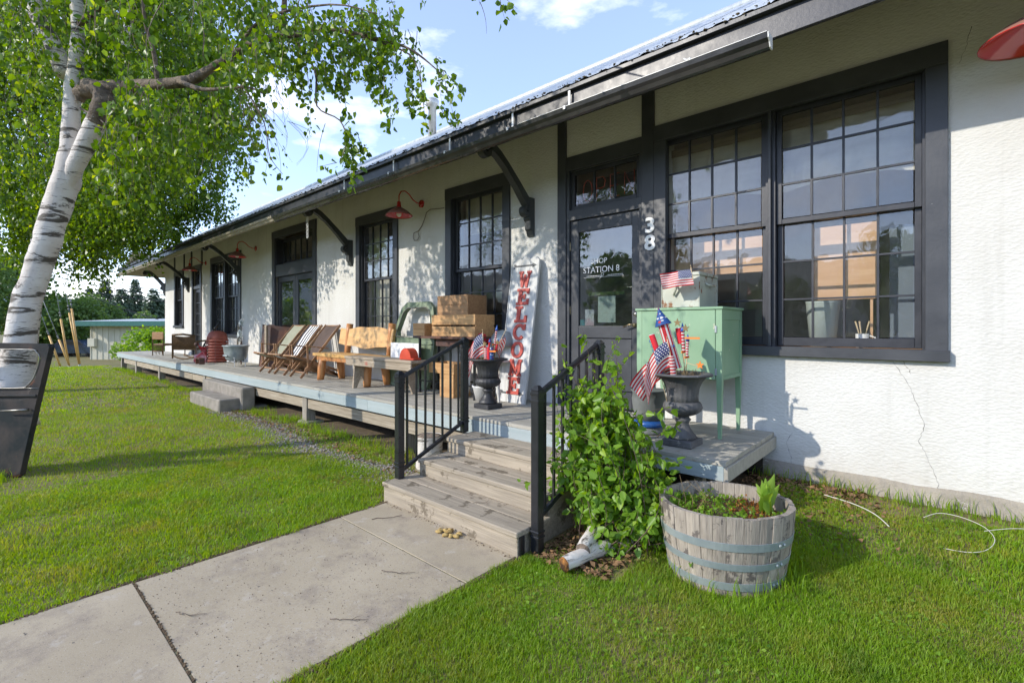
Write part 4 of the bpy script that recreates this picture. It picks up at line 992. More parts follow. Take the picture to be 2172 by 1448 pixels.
B(cx0 + .05, cx1 - .05, cy0 + .02, cy1 - .02, z0 - .001, z0 + .012, 'bottom_shelf', M['green_paint'], cb)
cd = B(cx0 + .052, cx1 - .054, cy0 - .002, cy0 + .018, z0 + .004, z1 - .004, 'door', M['green_paint'], cb)
for z in (z0 + .07, z1 - .17): B(cx1 - .058, cx1 - .040, cy0 - .008, cy0 + .0, z - .03, z + .03, 'hinge', M['galv'], cd)
bx = empty('metal_box', (-1.74, 4.45, z1 + .022), 'square rusty cream metal box with a lid standing on the green cabinet', 'box')
bz0, bz1 = z1 + .023, z1 + .335
bx0, bx1, by0, by1 = -1.93, -1.585, 4.22, 4.66
MB().box(bx0, bx1, by0, by1, bz0, bz1 - .03, .006).build('body', M['rusty_white'], bx, fixn=False)
B(bx0 - .008, bx1 + .008, by0 - .008, by1 + .008, bz1 - .03, bz1, 'lid', M['rusty_white'], bx)
MB().add([(bx0 + .03, by0 - .02, bz0 + .14), (bx1 - .0, by0 - .14, bz1 - .05), (bx1 - .0, by0 - .01, bz1 - .02), (bx0 + .10, by0 - .012, bz1 - .03), (bx0 + .03, by0 - .022, bz0 + .142), (bx1, by0 - .142, bz1 - .048), (bx1, by0 - .012, bz1 - .018), (bx0 + .10, by0 - .014, bz1 - .028)], [(0, 1, 2, 3), (4, 5, 6, 7)]).build('flap', M['rusty_white'], bx, fixn=False) if False else None
MB().tube([(bx1 + .004, by0 + .13, bz0 + .215), (bx1 + .03, by0 + .14, bz0 + .20), (bx1 + .03, by0 + .30, bz0 + .20), (bx1 + .004, by0 + .31, bz0 + .215)], .008, 6).build('handle', M['rusty_white'], bx)
MB().tube([(bx0 + .14, by0 - .004, bz0 + .27), (bx0 + .12, by0 - .03, bz0 + .24), (bx0 + .15, by0 - .034, bz0 + .17), (bx0 + .12, by0 - .02, bz0 + .11)], .010, 6).build('latch', M['rusty_white'], bx)
for q in ((bx0, by0), (bx1, by0), (bx1, by1)): B(q[0] - .004, q[0] + .004, q[1] - .004, q[1] + .004, bz0, bz1 - .03, 'corner_seam', M['rusty_white'], bx)
# --- small ribbed pot with a blue band behind the bush
pt = empty('ribbed_pot', (-1.96, 4.02, DK), 'small grey ribbed pot with a blue band low behind the leafy bush', 'pot')
MB().lathe([(.11, .06), (.135, .07), (.137, .10), (.115, .12)], 24, (-1.96, 4.02, DK)).build('blue_band', M['blueband'], pt)
MB().lathe([(.13, 0), (.135, .02), (.12, .06)], 24, (-1.96, 4.02, DK)).build('base', M['stone_pot'], pt)
MB().lathe([(.115, .12), (.135, .20), (.15, .30), (.14, .36), (.16, .38), (.15, .385), (.0, .36)], 40, (-1.96, 4.02, DK), mod=lambda q, i, z: 1 + .02 * math.cos(q * 22)).build('body', M['stone_pot'], pt)
# --- gooseneck barn lamps
def lamp(X, z, label, rx=.205, s=1.0):
    l = empty('barn_lamp', (X, WY, z), label, 'wall lamp', 'red gooseneck barn lamps along the wall')
    MB().tube([(X, WY - .002, z), (X, WY - .02, z)], .062 * s, 18).build('wall_plate', M['lamp_red'], l)
    ya = WY - .44 * s
    MB().tube([(X, WY - .02, z), (X, WY - .10 * s, z - .002), (X, WY - .18 * s, z + .035), (X, WY - .25 * s, z + .105 * s), (X, WY - .33 * s, z + .14 * s), (X, WY - .40 * s, z + .12 * s), (X, ya, z + .05 * s), (X, ya, z - .06 * s)], .0095, 8).build('gooseneck', M['lamp_red'], l)
    zt_ = z - .05 * s
    MB().lathe([(.02, .005), (.03, -.0), (.034, -.07), (.045, -.085)], 18, (X, ya, zt_)).build('socket', M['lamp_red'], l)
    k = rx / .205
    MB().lathe([(.03, -.08), (.06, -.095), (.115 * k, -.125), (.165 * k, -.165), (rx, -.205), (rx + .003, -.215)], 32, (X, ya, zt_), cap=False).build('shade', M['lamp_top'] if s < 1.01 else M['lamp_top'], l)
    MB().lathe([(.028, -.084), (.058, -.099), (.112 * k, -.129), (.161 * k, -.169), (rx - .003, -.208), (rx + .004, -.213), (rx + .005, -.219), (rx - .002, -.219)], 32, (X, ya, zt_), cap=False).build('shade_lining', M['lamp_red'], l)
    MB().lathe([(.012, -.10), (.03, -.125), (.042, -.17), (.038, -.205), (.02, -.228), (.001, -.235)], 16, (X, ya, zt_)).build('bulb', M['bulb'], l)
    return l
lamp(-6.265, 3.53, 'red barn lamp over the gap between the two tall windows, chair side of the crates')
lamp(-13.18, 3.56, 'red barn lamp beside the paired window, middle one of the three on the left')
lamp(-17.23, 3.54, 'red barn lamp by the side door, farthest along the wall')
lamp(.43, 3.60, 'big red barn lamp cut by the picture edge right of the wide window', .26, 1.0)
# loose cable looping on the wall, chain from the eave bracket
ca = MB().tube([(-5.70, WY - .012, 3.37), (-5.85, WY - .015, 3.385), (-6.02, WY - .02, 3.40), (-6.12, WY - .02, 3.37), (-6.17, WY - .02, 3.27), (-6.24, WY - .02, 3.17), (-6.33, WY - .02, 3.10), (-6.45, WY - .02, 3.085), (-6.47, WY - .02, 3.02), (-6.44, WY - .02, 2.96), (-6.36, WY - .02, 2.955), (-6.31, WY - .02, 3.0), (-6.33, WY - .02, 3.07)], .006, 5).build('loose_cable', mat('brown_cable', (.12, .09, .06), rough=.6), None)
tag(ca, 'thin brown cable curling down the stucco between the red lamp and the tall window', 'cable')
chn = empty('chain', (-8.45, 3.94, 3.5), 'short pale double chain hanging from the scroll of an eave bracket', 'chain')
ring = MB().tube([(.012 * math.cos(k * .785), 0, .02 * math.sin(k * .785)) for k in range(8)], .0035, 5, closed=True).mesh('link', M['white_metal'])
for s_ in (-.018, .018):
    for k in range(13): inst('link', ring, chn, (-8.45 + s_, 3.94, 3.52 - k * .031), (0, 0, (k % 2) * 1.57))
# --- log bench
lb = empty('log_bench', (-7.48, 4.3, DK), 'varnished honey coloured log bench with a live edge slab back', 'bench')
X0, X1 = -8.36, -6.62
def slab(m_, x0, x1, n, fn_lo, fn_hi, y0, y1):
    vs = []
    for i in range(n + 1):
        t = i / n; x = x0 + (x1 - x0) * t; a, b = fn_lo(t), fn_hi(t)
        vs += [(x, y0 + (.012 if False else 0), a), (x, y1, a), (x, y1, b), (x, y0, b)]
    fs = [(i * 4 + k, i * 4 + (k + 1) % 4, i * 4 + 4 + (k + 1) % 4, i * 4 + 4 + k) for i in range(n) for k in range(4)] + [(0, 1, 2, 3), (n * 4 + 3, n * 4 + 2, n * 4 + 1, n * 4)]
    m_.add(vs, fs); return m_
w_ = lambda t, s: .018 * math.sin(t * 7 + s) + .01 * math.sin(t * 17 + s * 2)
tilt = Matrix.Translation((0, 4.46, 1.06)) @ Matrix.Rotation(R(-9), 4, 'X') @ Matrix.Translation((0, -4.46, -1.06))
m_ = slab(MB(), X0 + .02, X1 - .02, 18, lambda t: 1.215 + w_(t, 1) - .02 * math.sin(t * 3.1), lambda t: 1.535 + w_(t, 4), 4.45, 4.50); m_.v = [tuple(tilt @ Vector(p)) for p in m_.v]; m_.build('back_slab', M['log_honey'], lb)
slab(MB(), X0 - .10, X1 + .05, 12, lambda t: 1.03 + w_(t, 2) * .2, lambda t: 1.085 + w_(t, 5) * .2, 4.04, 4.44).build('seat_slab', M['log_honey'], lb)
slab(MB(), X0 + .02, X1 - .02, 10, lambda t: .955, lambda t: 1.028, 4.06, 4.13).build('apron', M['log_leg'], lb)
for x in (X0 + .28, X1 - .12):
    m_ = MB().tube([(x, 4.50, .95), (x, 4.52, 1.2), (x, 4.545, 1.45), (x, 4.56, 1.60)], [.06, .055, .055, .06], 12); m_.build('back_post', M['log_leg'], lb)
def leglog(x, y, dx, dy):
    MB().tube([(x, y, 1.03), (x + dx * .5, y + dy * .5, .84), (x + dx * .8, y + dy * .8, .68), (x + dx, y + dy, DK)], [.062, .068, .062, .055], 12).build('leg', M['log_leg'], lb)
for x, y, dx, dy in ((X0 + .14, 4.12, -.03, -.04), (X0 + .20, 4.40, -.03, .06), (X1 - .14, 4.12, .04, -.04), (X1 - .14, 4.40, .04, .06)): leglog(x, y, dx, dy)
# --- rustic grey bench in front
rb = empty('plank_bench', (-6.1, 3.99, DK), 'low weathered grey plank bench with notched board legs in front of the log bench', 'bench')
X0, X1 = -6.98, -5.25; yb0, yb1 = 3.85, 4.13
B(X0, X1, yb0 - .01, yb1, 1.055, 1.095, 'seat_plank', M['grey_plank'], rb, .006)
B(X0 + .02, X1 - .02, yb0, yb0 + .03, .955, 1.054, 'apron', M['grey_plank'], rb, .004); B(X0 + .02, X1 - .02, yb1 - .03, yb1, .955, 1.054, 'apron', M['grey_plank'], rb, .004)
for x in (X0 + .22, X1 - .30):
    m_ = MB().prism([(yb0 + .032, 1.054), (yb1 - .032, 1.054), (yb1 + .0, DK), (yb1 - .06, DK), ((yb0 + yb1) / 2, .80), (yb0 + .06, DK), (yb0 + .0, DK)], lambda a, b, d: (d, a, b), x, x + .035); m_.build('leg', M['grey_plank'], rb)
m_ = MB(); 
for (a, b, c_, d) in ((-6.40, 1.0, -6.32, 1.006), (-6.40, 1.02, -6.32, 1.026), (-6.40, .985, -6.32, .991), (-6.363, .98, -6.357, 1.03)): m_.box(a, c_, yb0 - .0015, yb0, b, d)
m_.build('red_stencil', M['red_letter'], rb, fixn=False)
# red metal hood on it
rh = empty('red_metal_scoop', (-5.43, 3.97, 1.096), 'small rounded red enamel scoop lying on the end of the plank bench', 'scoop')
MB().box(-5.60, -5.28, 3.90, 4.04, 1.097, 1.125, .01).build('tray', M['redenamel'], rh, fixn=False)
m_ = MB(); n = 12; vs = []
for i in range(n + 1):
    q = math.pi * i / n; x, z = -5.47 + .11 * math.cos(q) * 1.15, 1.122 + .135 * math.sin(q)
    vs += [(x, 3.905, z), (x, 4.035, z)]
m_.add(vs, [(2 * i, 2 * i + 1, 2 * i + 3, 2 * i + 2) for i in range(n)] + [tuple(2 * i for i in range(n + 1)), tuple(2 * i + 1 for i in range(n, -1, -1))], False); m_.build('hood', M['redenamel'], rh)
# --- sling deck chairs
def sling_chair(X, cloth, label, striped=False):
    c = empty('deck_chair', (X, 4.25, DK), label, 'deck chair', 'folding sling deck chairs in a row')
    hw = .28
    def bar(a, b, w=.045, h=.022, nm='frame_bar'): MB().beam(a, b, w, h, .003, (1, 0, 0)).build(nm, M['teak'], c)
    for s in (-1, 1):
        x = X + s * hw; x2 = X + s * (hw - .035)
        bar((x, 4.02, .80), (x, 4.66, 1.58)); bar((x, 4.02, .80), (x, 3.80, .89) if False else (x, 3.98, .75))
        bar((x2, 3.82, 1.02), (x2, 4.70, .68)); bar((x2 + s * .002, 4.70, .68), (x2 + s * .002, 4.75, DK + .01))
        bar((x - s * .06, 4.18, .92), (x - s * .06, 3.92, DK + .01), nm='leg'); bar((x, 4.30, .75), (x, 4.62, DK + .01), nm='leg')
        bar((x, 4.10, .90), (x, 4.62, DK + .015), nm='leg')
        MB().beam((x + s * .03, 3.98, 1.20), (x + s * .03, 4.40, 1.14), .05, .02, .003).build('armrest', M['teak'], c)
        bar((x + s * .03, 4.02, .80), (x + s * .03, 4.0, 1.19), .03, .02)
    for p in ((4.66, 1.565), (3.83, 1.015), (4.02, .70), (4.55, .64)):
        MB().tube([(X - hw, p[0], p[1]), (X + hw, p[0], p[1])], .016, 8).build('cross_rail', M['teak'], c)
    prof = [(4.655, 1.585), (4.50, 1.40), (4.36, 1.18), (4.24, 1.0), (4.10, .93), (3.96, .955), (3.835, 1.035)]
    def P(t):
        f = t * (len(prof) - 1); i = min(int(f), len(prof) - 2); f -= i; return [prof[i][k] + (prof[i + 1][k] - prof[i][k]) * f for k in (0, 1)]
    ns = 9 if striped else 1; w = hw - .045
    for k in range(ns):
        a, b = X - w + 2 * w * k / ns, X - w + 2 * w * (k + 1) / ns
        m_ = cloth if not striped else (M['cream'] if k % 2 else M['navy'])
        def fn(u_, v_):
            y, z = P(v_); x = a + (b - a) * u_; return (x, y, z - .02 * math.sin(math.pi * (x - X + w) / (2 * w)))
        MB().grid(fn, 6 if not striped else 2, 18).build('sling' if not striped else 'sling_stripe', m_, c, fixn=False)
M['navy'] = mat('navy_canvas', (.03, .035, .06), rough=.9)
sling_chair(-10.35, M['olive'], 'folding deck chair with a pale olive canvas sling, farthest of the three')
sling_chair(-9.62, None, 'folding deck chair with a blue and white striped sling between two plain ones', True)
sling_chair(-8.90, M['browncloth'], 'folding deck chair with a dark brown sling beside the log bench')
# --- rusty half cone and its post
rc = empty('rusty_hopper', (-11.7, 4.45, DK), 'tall dark rusty sheet metal hopper section standing open before the double doors', 'hopper')
n = 20; vs = []
for i in range(n + 1):
    t = i / n; q = math.pi * (1.03 + .62 * t)
    for (r, z, cy) in ((.66, DK + .002, 4.95), (.60, 1.0, 4.93), (.47, 1.58 + .02 * math.sin(t * 9), 4.86)):
        vs.append((-11.62 + r * 1.15 * math.cos(q), cy + r * .75 * math.sin(q), z))
MB().add(vs, [(i * 3 + k, i * 3 + 3 + k, i * 3 + 4 + k, i * 3 + 1 + k) for i in range(n) for k in range(2)], True).build('shell', M['rust'], rc, fixn=False)
B(-11.42, -11.34, 4.28, 4.33, DK, 1.585, 'seam_strip', M['grey_plank'], rc)
MB().add([(-11.33, 4.34, DK), (-10.75, 4.62, DK), (-10.85, 4.66, 1.53), (-11.33, 4.40, 1.58)], [(0, 1, 2, 3)]).build('side_plate', M['rust'], rc, fixn=False)
rc.scale = (.85, .9, 1); rc.location.x = -11.75; rc.rotation_euler.z = R(14)
# --- green truck door
def truck_door(name, loc, rz, w, h, mt_, label, lean=.1, mirror=1, cat='truck door', trimc='chrome', shear=0):
    d = empty(name, loc, label, cat); d.rotation_euler = (lean, 0, rz)
    # outline in (x,z); window hole bridged by building strips
    s = mirror
    out = [(0, 0), (w * .92, .0), (w * .965, h * .10), (w, h * .45), (w, h * .60), (w * .97, h * .72), (w * .90, h * .93), (w * .80, h), (w * .28, h), (w * .16, h * .93), (w * .04, h * .62), (0, h * .52)]
    wi = [(w * .10 + .04, h * .585), (w * .86, h * .585), (w * .91, h * .63), (w * .91, h * .70), (w * .84, h * .89), (w * .76, h * .93), (w * .33, h * .93), (w * .25, h * .88), (w * .13, h * .66), (w * .11, h * .61)]
    for nm, y0, y1 in (('skin', -.03, .03),):
        m_ = MB(); 
        # lower panel
        lo = [(0, 0), (w * .92, 0), (w * .965, h * .10), (w, h * .45), (w, h * .56), (0.0, h * .56), (0, h * .50)]
        m_.prism([(s * a, b) for a, b in lo], lambda a, b, t: (a, t, b), y0, y1)
        # frame band between outline and window
        o2 = [(w, h * .56), (w, h * .62), (w * .97, h * .72), (w * .90, h * .93), (w * .80, h), (w * .28, h), (w * .16, h * .93), (w * .04, h * .64), (0, h * .56)]
        i2 = [(w * .86, h * .59), (w * .91, h * .64), (w * .90, h * .71), (w * .84, h * .88), (w * .76, h * .93), (w * .33, h * .93), (w * .25, h * .88), (w * .13, h * .66), (w * .15, h * .59)]
        n_ = len(o2); vs = []
        for (a, b), (c_, e) in zip(o2, i2): vs += [(s * a, y0, b), (s * c_, y0 - .012, e), (s * c_, y1, e), (s * a, y1, b)]
        vs_f = [(i * 4 + k, i * 4 + (k + 1) % 4, i * 4 + 4 + (k + 1) % 4, i * 4 + 4 + k) for i in range(n_ - 1) for k in range(4)]
        m_.add(vs, vs_f)
        m_.prism([(s * w * .0, h * .56), (s * w, h * .56), (s * w * .86, h * .595), (s * w * .15, h * .595)], lambda a, b, t: (a, t, b), y0 - .008, y1)
        m_.build('door_skin', M[mt_], d, local=True)
    loop = [(s * a, -.046, b) for a, b in wi]
    MB().tube(loop, .009, 6, closed=True).build('window_trim', M[trimc], d, local=True)
    MB().box(s * .02, s * (w - .03), -.045, -.03, h * .50, h * .515, .004).build('belt_moulding', M[mt_], d, local=True, fixn=False)
    MB().tube([(s * w * .80, -.05, h * .455), (s * w * .78, -.075, h * .455), (s * w * .52, -.07, h * .452)], [.014, .012, .006], 8).build('handle', M[trimc], d, local=True)
    if shear:
        for ch in d.children:
            for v_ in ch.data.vertices: v_.co.x += shear * v_.co.z
    return d
truck_door('truck_door', (-6.75, 4.50, DK), 0, 1.10, 1.34, 'door_green', 'old sage green truck door leaning on the wall behind the benches', lean=R(-7))
ws = B(-6.55, -5.80, 4.40, 4.41, .90, 1.30, 'blank_placard', M['cream'], None); tag(ws, 'blank white panel propped against the green truck door', 'panel')
# --- table with crates
tb = empty('iron_table', (-5.0, 4.43, DK), 'dark metal work table carrying the wooden crates', 'table')
B(-5.72, -4.36, 4.22, 4.68, 1.385, 1.418, 'tabletop', M['rust'], tb)
for x in (-5.62, -4.48):
    for y in (4.27, 4.62): MB().beam((x, y, DK), (x, y, 1.385), .028, .028).build('leg', M['black_iron'], tb)
for y in (4.27, 4.62): MB().beam((-5.62, y, .78), (-4.48, y, .78), .02, .02).build('stretcher', M['black_iron'], tb)
B(-5.30, -4.75, 4.30, 4.6, 1.28, 1.38, 'drawer', M['rust'], tb)
def box_open(name, x0, x1, y0, y1, z0, z1, m, label, slats=1, gap=0.0, grp='wooden crates and boxes on the iron table', cat='crate'):
    c = empty(name, ((x0 + x1) / 2, (y0 + y1) / 2, z0), label, cat, grp); t = .014; hgt = (z1 - z0 - gap * (slats - 1)) / slats
    for k in range(slats):
        a = z0 + k * (hgt + gap); b = a + hgt
        for ya, yb in ((y0, y0 + t), (y1 - t, y1)): MB().box(x0, x1, ya, yb, a, b, .002).build('slat' if slats > 1 else 'side', m, c, fixn=False)
    for xa, xb in ((x0 + .001, x0 + t + .004), (x1 - t - .004, x1 - .001)): MB().box(xa, xb, y0 + t + .0005, y1 - t - .0005, z0, z1 - .001, .002).build('end_board', m, c, fixn=False)
    MB().box(x0 + t + .005, x1 - t - .005, y0 + t + .001, y1 - t - .001, z0, z0 + .012).build('bottom', m, c, fixn=False)
    return c
box_open('wooden_box', -5.80, -5.53, 4.28, 4.52, 1.419, 1.60, M['pine'], 'small square orange pine box at the chair end of the iron table', 2, .003)
box_open('slatted_crate', -5.34, -4.46, 4.26, 4.62, 1.419, 1.71, M['pine'], 'long slatted apple crate with two side boards resting on the iron table', 2, .022)
box_open('wooden_box', -5.24, -4.62, 4.28, 4.63, 1.711, 1.975, M['pine_dark'], 'brown wooden box on top of the long slatted crate', 2, .003)
sb = box_open('wooden_box', -5.30, -4.78, 4.18, 4.50, .92, 1.06, M['pine'], 'upper orange pine box on the deck under the iron table', grp='boxes under the iron table')
sb = box_open('wooden_box', -5.08, -4.80, 4.19, 4.50, DK + .001, .919, M['pine'], 'narrow orange pine box holding up the other under the iron table', grp='boxes under the iron table')
# --- white spindle table, pot, flowers
wt = empty('spindle_table', (-4.43, 4.42, DK), 'small chipped white table with turned legs behind the black urn', 'table')
for x, y, dx in ((-4.62, 4.33, -.07), (-4.16, 4.33, .06), (-4.60, 4.62, -.05), (-4.18, 4.62, .05)):
    m_ = MB(); p = [Vector((x, y, 1.10)), Vector((x + dx, y, DK))]; n = 22
    pts = [p[0].lerp(p[1], k / n) for k in range(n + 1)]; rad = [.022 + .009 * math.sin(k * 1.1) ** 2 if 5 < k < 17 else (.026 if k < 6 else .024 - .0016 * (k - 16)) for k in range(n + 1)]
    m_.tube(pts, rad, 10).build('leg', M['white_paint'], wt)
B(-4.68, -4.10, 4.27, 4.68, 1.10, 1.125, 'tabletop', M['white_paint'], wt)
wp = empty('white_pot', (-4.42, 4.40, DK), 'white tapered pot of dry soil on the deck under the spindle table', 'pot')
MB().lathe([(.10, 0), (.13, .16), (.14, .17), (.14, .19), (.12, .19), (.11, .15), (0, .15)], 24, (-4.42, 4.36, DK)).build('pot_body', M['white_paint'], wp)
MB().lathe([(.115, .151), (.06, .175), (.0, .18)], 12, (-4.42, 4.36, DK)).build('dry_soil', M['straw'], wp)
fp = empty('flower_pot', (-4.40, 4.45, 1.126), 'pot of deep red flowers on the white spindle table', 'plant')
MB().lathe([(.07, 0), (.10, .17), (.11, .19), (.09, .19), (.0, .16)], 20, (-4.42, 4.42, 1.126)).build('pot_body', M['white_paint'], fp)
m_ = MB(); r2 = random.Random(3)
for k in range(70):
    p = Vector((-4.42 + r2.gauss(0, .06), 4.36 + r2.gauss(0, .05), 1.37 + r2.gauss(0, .035))); m_.lathe([(.001, 0), (.018, .006), (.022, .016), (.001, .022)], 6, p)
m_.build('red_bloom', M['redflower'], fp, kind='stuff')
wb = MB().lathe([(.0, .20), (.10, .17), (.15, .08), (.16, .0), (.17, 0), (.16, .09), (.11, .18), (0.0, .21)], 24, (-4.25, 4.55, 1.30)).build('metal_bowl', M['galv'], None); tag(wb, 'upturned pale metal bowl behind the red flowers on the spindle table', 'bowl')
# --- far cluster: wicker chairs, drum, tub, spinner, lounge
def wicker_side(x0, x1, y0, y1, zs_, zb_, label, name='wicker_chair'):
    c = empty(name, ((x0 + x1) / 2, (y0 + y1) / 2, DK), label, 'chair'); return c
c = wicker_side(-19.9, -18.5, 3.85, 4.35, 0, 0, 'brown wicker side chair with a plain solid backrest, nearest the far end of the deck')
for x in (-19.75, -18.65):
    for y in (3.9, 4.3): MB().tube([(x, y, DK), (x, y, 1.33 if y < 4 else 1.0)], .022, 8).build('leg', M['wicker'], c)
MB().box(-19.78, -18.62, 3.88, 3.92, 1.12, 1.37, .02).build('backrest', M['pine_dark'], c, fixn=False); MB().box(-19.75, -18.65, 3.9, 4.35, .92, .99, .02).build('seat', M['wicker'], c, fixn=False)
for k in range(9): MB().tube([(-19.6 + k * .115, 3.9, .95), (-19.58 + k * .12, 3.89, .72 - .04 * (k % 3))], .012, 5).build('skirt_strand', M['wicker'], c)
MB().tube([(-19.75, 3.9, .75), (-18.65, 3.9, .75)], .015, 6).build('stretcher', M['wicker'], c)
c.scale = (.38, .9, 1); c.rotation_euler.z = R(30)
c = wicker_side(-17.3, -15.2, 3.8, 4.4, 0, 0, 'dark wicker rocking chair seen from behind on curved runners', 'wicker_rocker')
for s in (-17.2, -15.4):
    MB().tube([(s - .25, 3.85, DK + .02), (s - .1, 3.95, DK + .02)], .02, 6)
for y in (3.85, 4.3): MB().tube([(-17.3 + 1.95 * t / 8, y, DK + .025 + .10 * (t / 8 - .5) ** 2 * 4) for t in range(9)], .022, 6).build('runner', M['wicker'], c)
for k in range(26):
    x = -17.15 + k * .07; MB().tube([(x, 3.84, .90), (x, 3.82, 1.1), (x + .01, 3.80, 1.29 - .03 * abs(math.sin(k * .12)))], .019, 5).build('spindle', M['wicker'], c)
MB().tube([(-17.25, 3.85, .64), (-17.22, 3.83, 1.05), (-17.15, 3.80, 1.31), (-16.3, 3.79, 1.33), (-15.35, 3.80, 1.28)], .03, 8).build('back_frame', M['wicker'], c)
MB().box(-17.15, -15.35, 3.83, 4.4, .88, .95, .02).build('seat', M['wicker'], c, fixn=False)
for x in (-17.2, -15.4):
    for y in (3.85, 4.3): MB().tube([(x, y, .68), (x, y, .9)], .022, 6).build('leg', M['wicker'], c)
for x in (-17.22, -15.35): MB().tube([(x, 3.84, 1.12), (x, 4.2, 1.14), (x, 4.38, 1.08), (x, 4.4, .92)], .028, 6).build('armrest', M['wicker'], c)
c.scale = (.38, 1, 1); c.rotation_euler.z = R(38); c.location.y = 4.16
c = empty('net_lounger', (-15.6, 4.5, DK), 'dark framed lounger with woven net leaning back between rocker and drum', 'chair')
MB().tube([(-16.7, 4.45, .95), (-16.1, 4.5, 1.2), (-15.3, 4.55, 1.45), (-14.6, 4.6, 1.66)], .028, 6).build('side_rail', M['black_iron'], c); MB().tube([(-17.2, 4.65, 1.05), (-16.6, 4.68, 1.3), (-16.0, 4.7, 1.5)], .03, 6).build('side_rail', M['wicker'], c)
for k in range(16):
    t = k / 15; MB().tube([(-16.6 + 1.9 * t, 4.46 + .1 * t, 1.0 + .55 * t), (-17.0 + 1.1 * t, 4.67, 1.1 + .42 * t)], .012, 4).build('cross_slat', M['wicker'], c)
for t in (0.1, .9): MB().tube([(-16.6 + 1.9 * t, 4.46, 1.0 + .55 * t), (-16.6 + 1.9 * t, 4.5, DK)], .02, 6).build('leg', M['black_iron'], c)
c.scale = (.5, .8, 1); c.location.x = -15.75
c = MB().lathe([(.001, -.055), (.04, -.042), (.058, 0), (.04, .042), (.001, .055)], 18, (-14.87, 3.92, 1.075)); 
bl = empty('dark_ball', (-14.87, 3.92, DK), 'round dark metal ball on a thin stake before the rusty drum', 'ornament')
c.build('ball', M['rust'], bl); MB().tube([(-14.87, 3.92, DK), (-14.87, 3.92, .98)], .012, 6).build('stake', M['rust'], bl)
rcth = MB().grid(lambda u_, v_: (-14.75 + .45 * u_ + .06 * math.sin(v_ * 5), 3.86 + .12 * math.sin(u_ * 8 + v_ * 3) + .08 * v_, DK + .02 + v_ * (.42 * u_ + .08) + .03 * math.sin(u_ * 13)), 18, 12).build('red_wrap', M['redcloth'], None, fixn=False)
tag(rcth, 'crumpled red and white plastic wrap heaped beside the rusty slatted drum', 'wrap')
c = empty('slatted_drum', (-13.95, 4.25, DK), 'rust red drum of horizontal slats with a domed lid', 'drum')
MB().lathe([(.52, .60), (.50, .68), (.44, .76), (.30, .82), (.0, .84)], 28, (-13.95, 4.25, DK), sx=1.18, sy=.9).build('lid', M['redslat'], c)
for k in range(8):
    z = .03 + k * .075; MB().lathe([(.545, z), (.555, z + .012), (.555, z + .035), (.545, z + .047), (.52, z + .047), (.52, z)], 28, (-13.95, 4.25, DK), sx=1.16, sy=.9, cap=False).build('slat', M['redslat'], c)
for q in range(8): MB().box(-.03, .03, -.008, .008, 0, .62, mx=Matrix.Translation((-13.95 + .51 * 1.16 * math.cos(q * .785 + .3), 4.25 + .51 * .9 * math.sin(q * .785 + .3), DK)) @ Matrix.Rotation(q * .785 + 1.87, 4, 'Z')).build('stave', M['redslat'], c)
MB().lathe([(.42, .05), (.42, .58)], 24, (-13.95, 4.25, DK), sx=1.12, sy=.85).build('liner', M['redenamel'], c)
c.scale = (.44, .52, 1); c.location.x = -14.32
c = empty('toy_bench', (-13.5, 3.75, DK), 'tiny rusty toy bench at the foot of the slatted drum', 'ornament')
B(-13.85, -13.1, 3.68, 3.82, .80, .83, 'seat', M['rust'], c)
for x in (-13.8, -13.15): B(x, x + .04, 3.69, 3.81, DK, .80, 'leg', M['rust'], c)
c.scale = (.45, 1, .7); c.location.x = -13.95
c = empty('wash_tub', (-12.5, 4.1, DK), 'grey galvanised wash tub on a low wire stand', 'tub')
MB().lathe([(.0, .14), (.36, .14), (.46, .20), (.52, .34), (.55, .47), (.60, .48), (.60, .50), (.53, .49), (.49, .34), (.42, .2), (.0, .17)], 36, (-12.55, 4.12, DK), sx=1.12, sy=.72, cap=False).build('tub_body', M['galv'], c)
MB().lathe([(.30, .0), (.26, .01), (.26, .025)], 20, (-12.45, 3.735, .86), sy=.1).build('pressed_ring', M['galv'], c)
for x in (-12.95, -12.1):
    for y in (3.95, 4.3): MB().tube([(x, y, DK + .22), (x + (.08 if x > -12.5 else -.08), y, DK)], .012, 6).build('stand_leg', M['white_metal'], c)
MB().tube([(-13.0, 3.93, DK + .12), (-12.05, 3.93, DK + .12)], .01, 5).build('stand_rail', M['white_metal'], c)
c.scale = (.5, .66, 1)
c = empty('wind_spinner', (-13.1, 4.4, DK), 'bare metal wind spinner of petals above the wash tub', 'ornament')
MB().tube([(-13.1, 4.42, DK), (-13.1, 4.42, 1.7)], .014, 6).build('pole', M['rust'], c)
for cc, rr, n_ in (((-13.05, 4.36, 1.30), .19, 14), ((-13.02, 4.38, 1.58), .17, 11)):
    for k in range(n_):
        q = k * 6.283 / n_ + rr * 3; 
        mx = Matrix.Translation(cc) @ Matrix.Rotation(q, 4, 'Y') @ Matrix.Rotation(.5, 4, 'Z')
        MB().add([mx @ Vector(p) for p in ((0, 0, .02), (.045, 0, rr * .55), (0, .02, rr), (-.045, 0, rr * .55))], [(0, 1, 2, 3)]).build('petal', M['galv'], c, fixn=False)
tag(MB().tube([(-14.0, 4.62, DK), (-14.0, 4.66, 1.62)], .025, 8).build('wooden_stake', M['grey_plank'], None), 'dark stake leaning on the paired window frame behind the drum', 'stake')

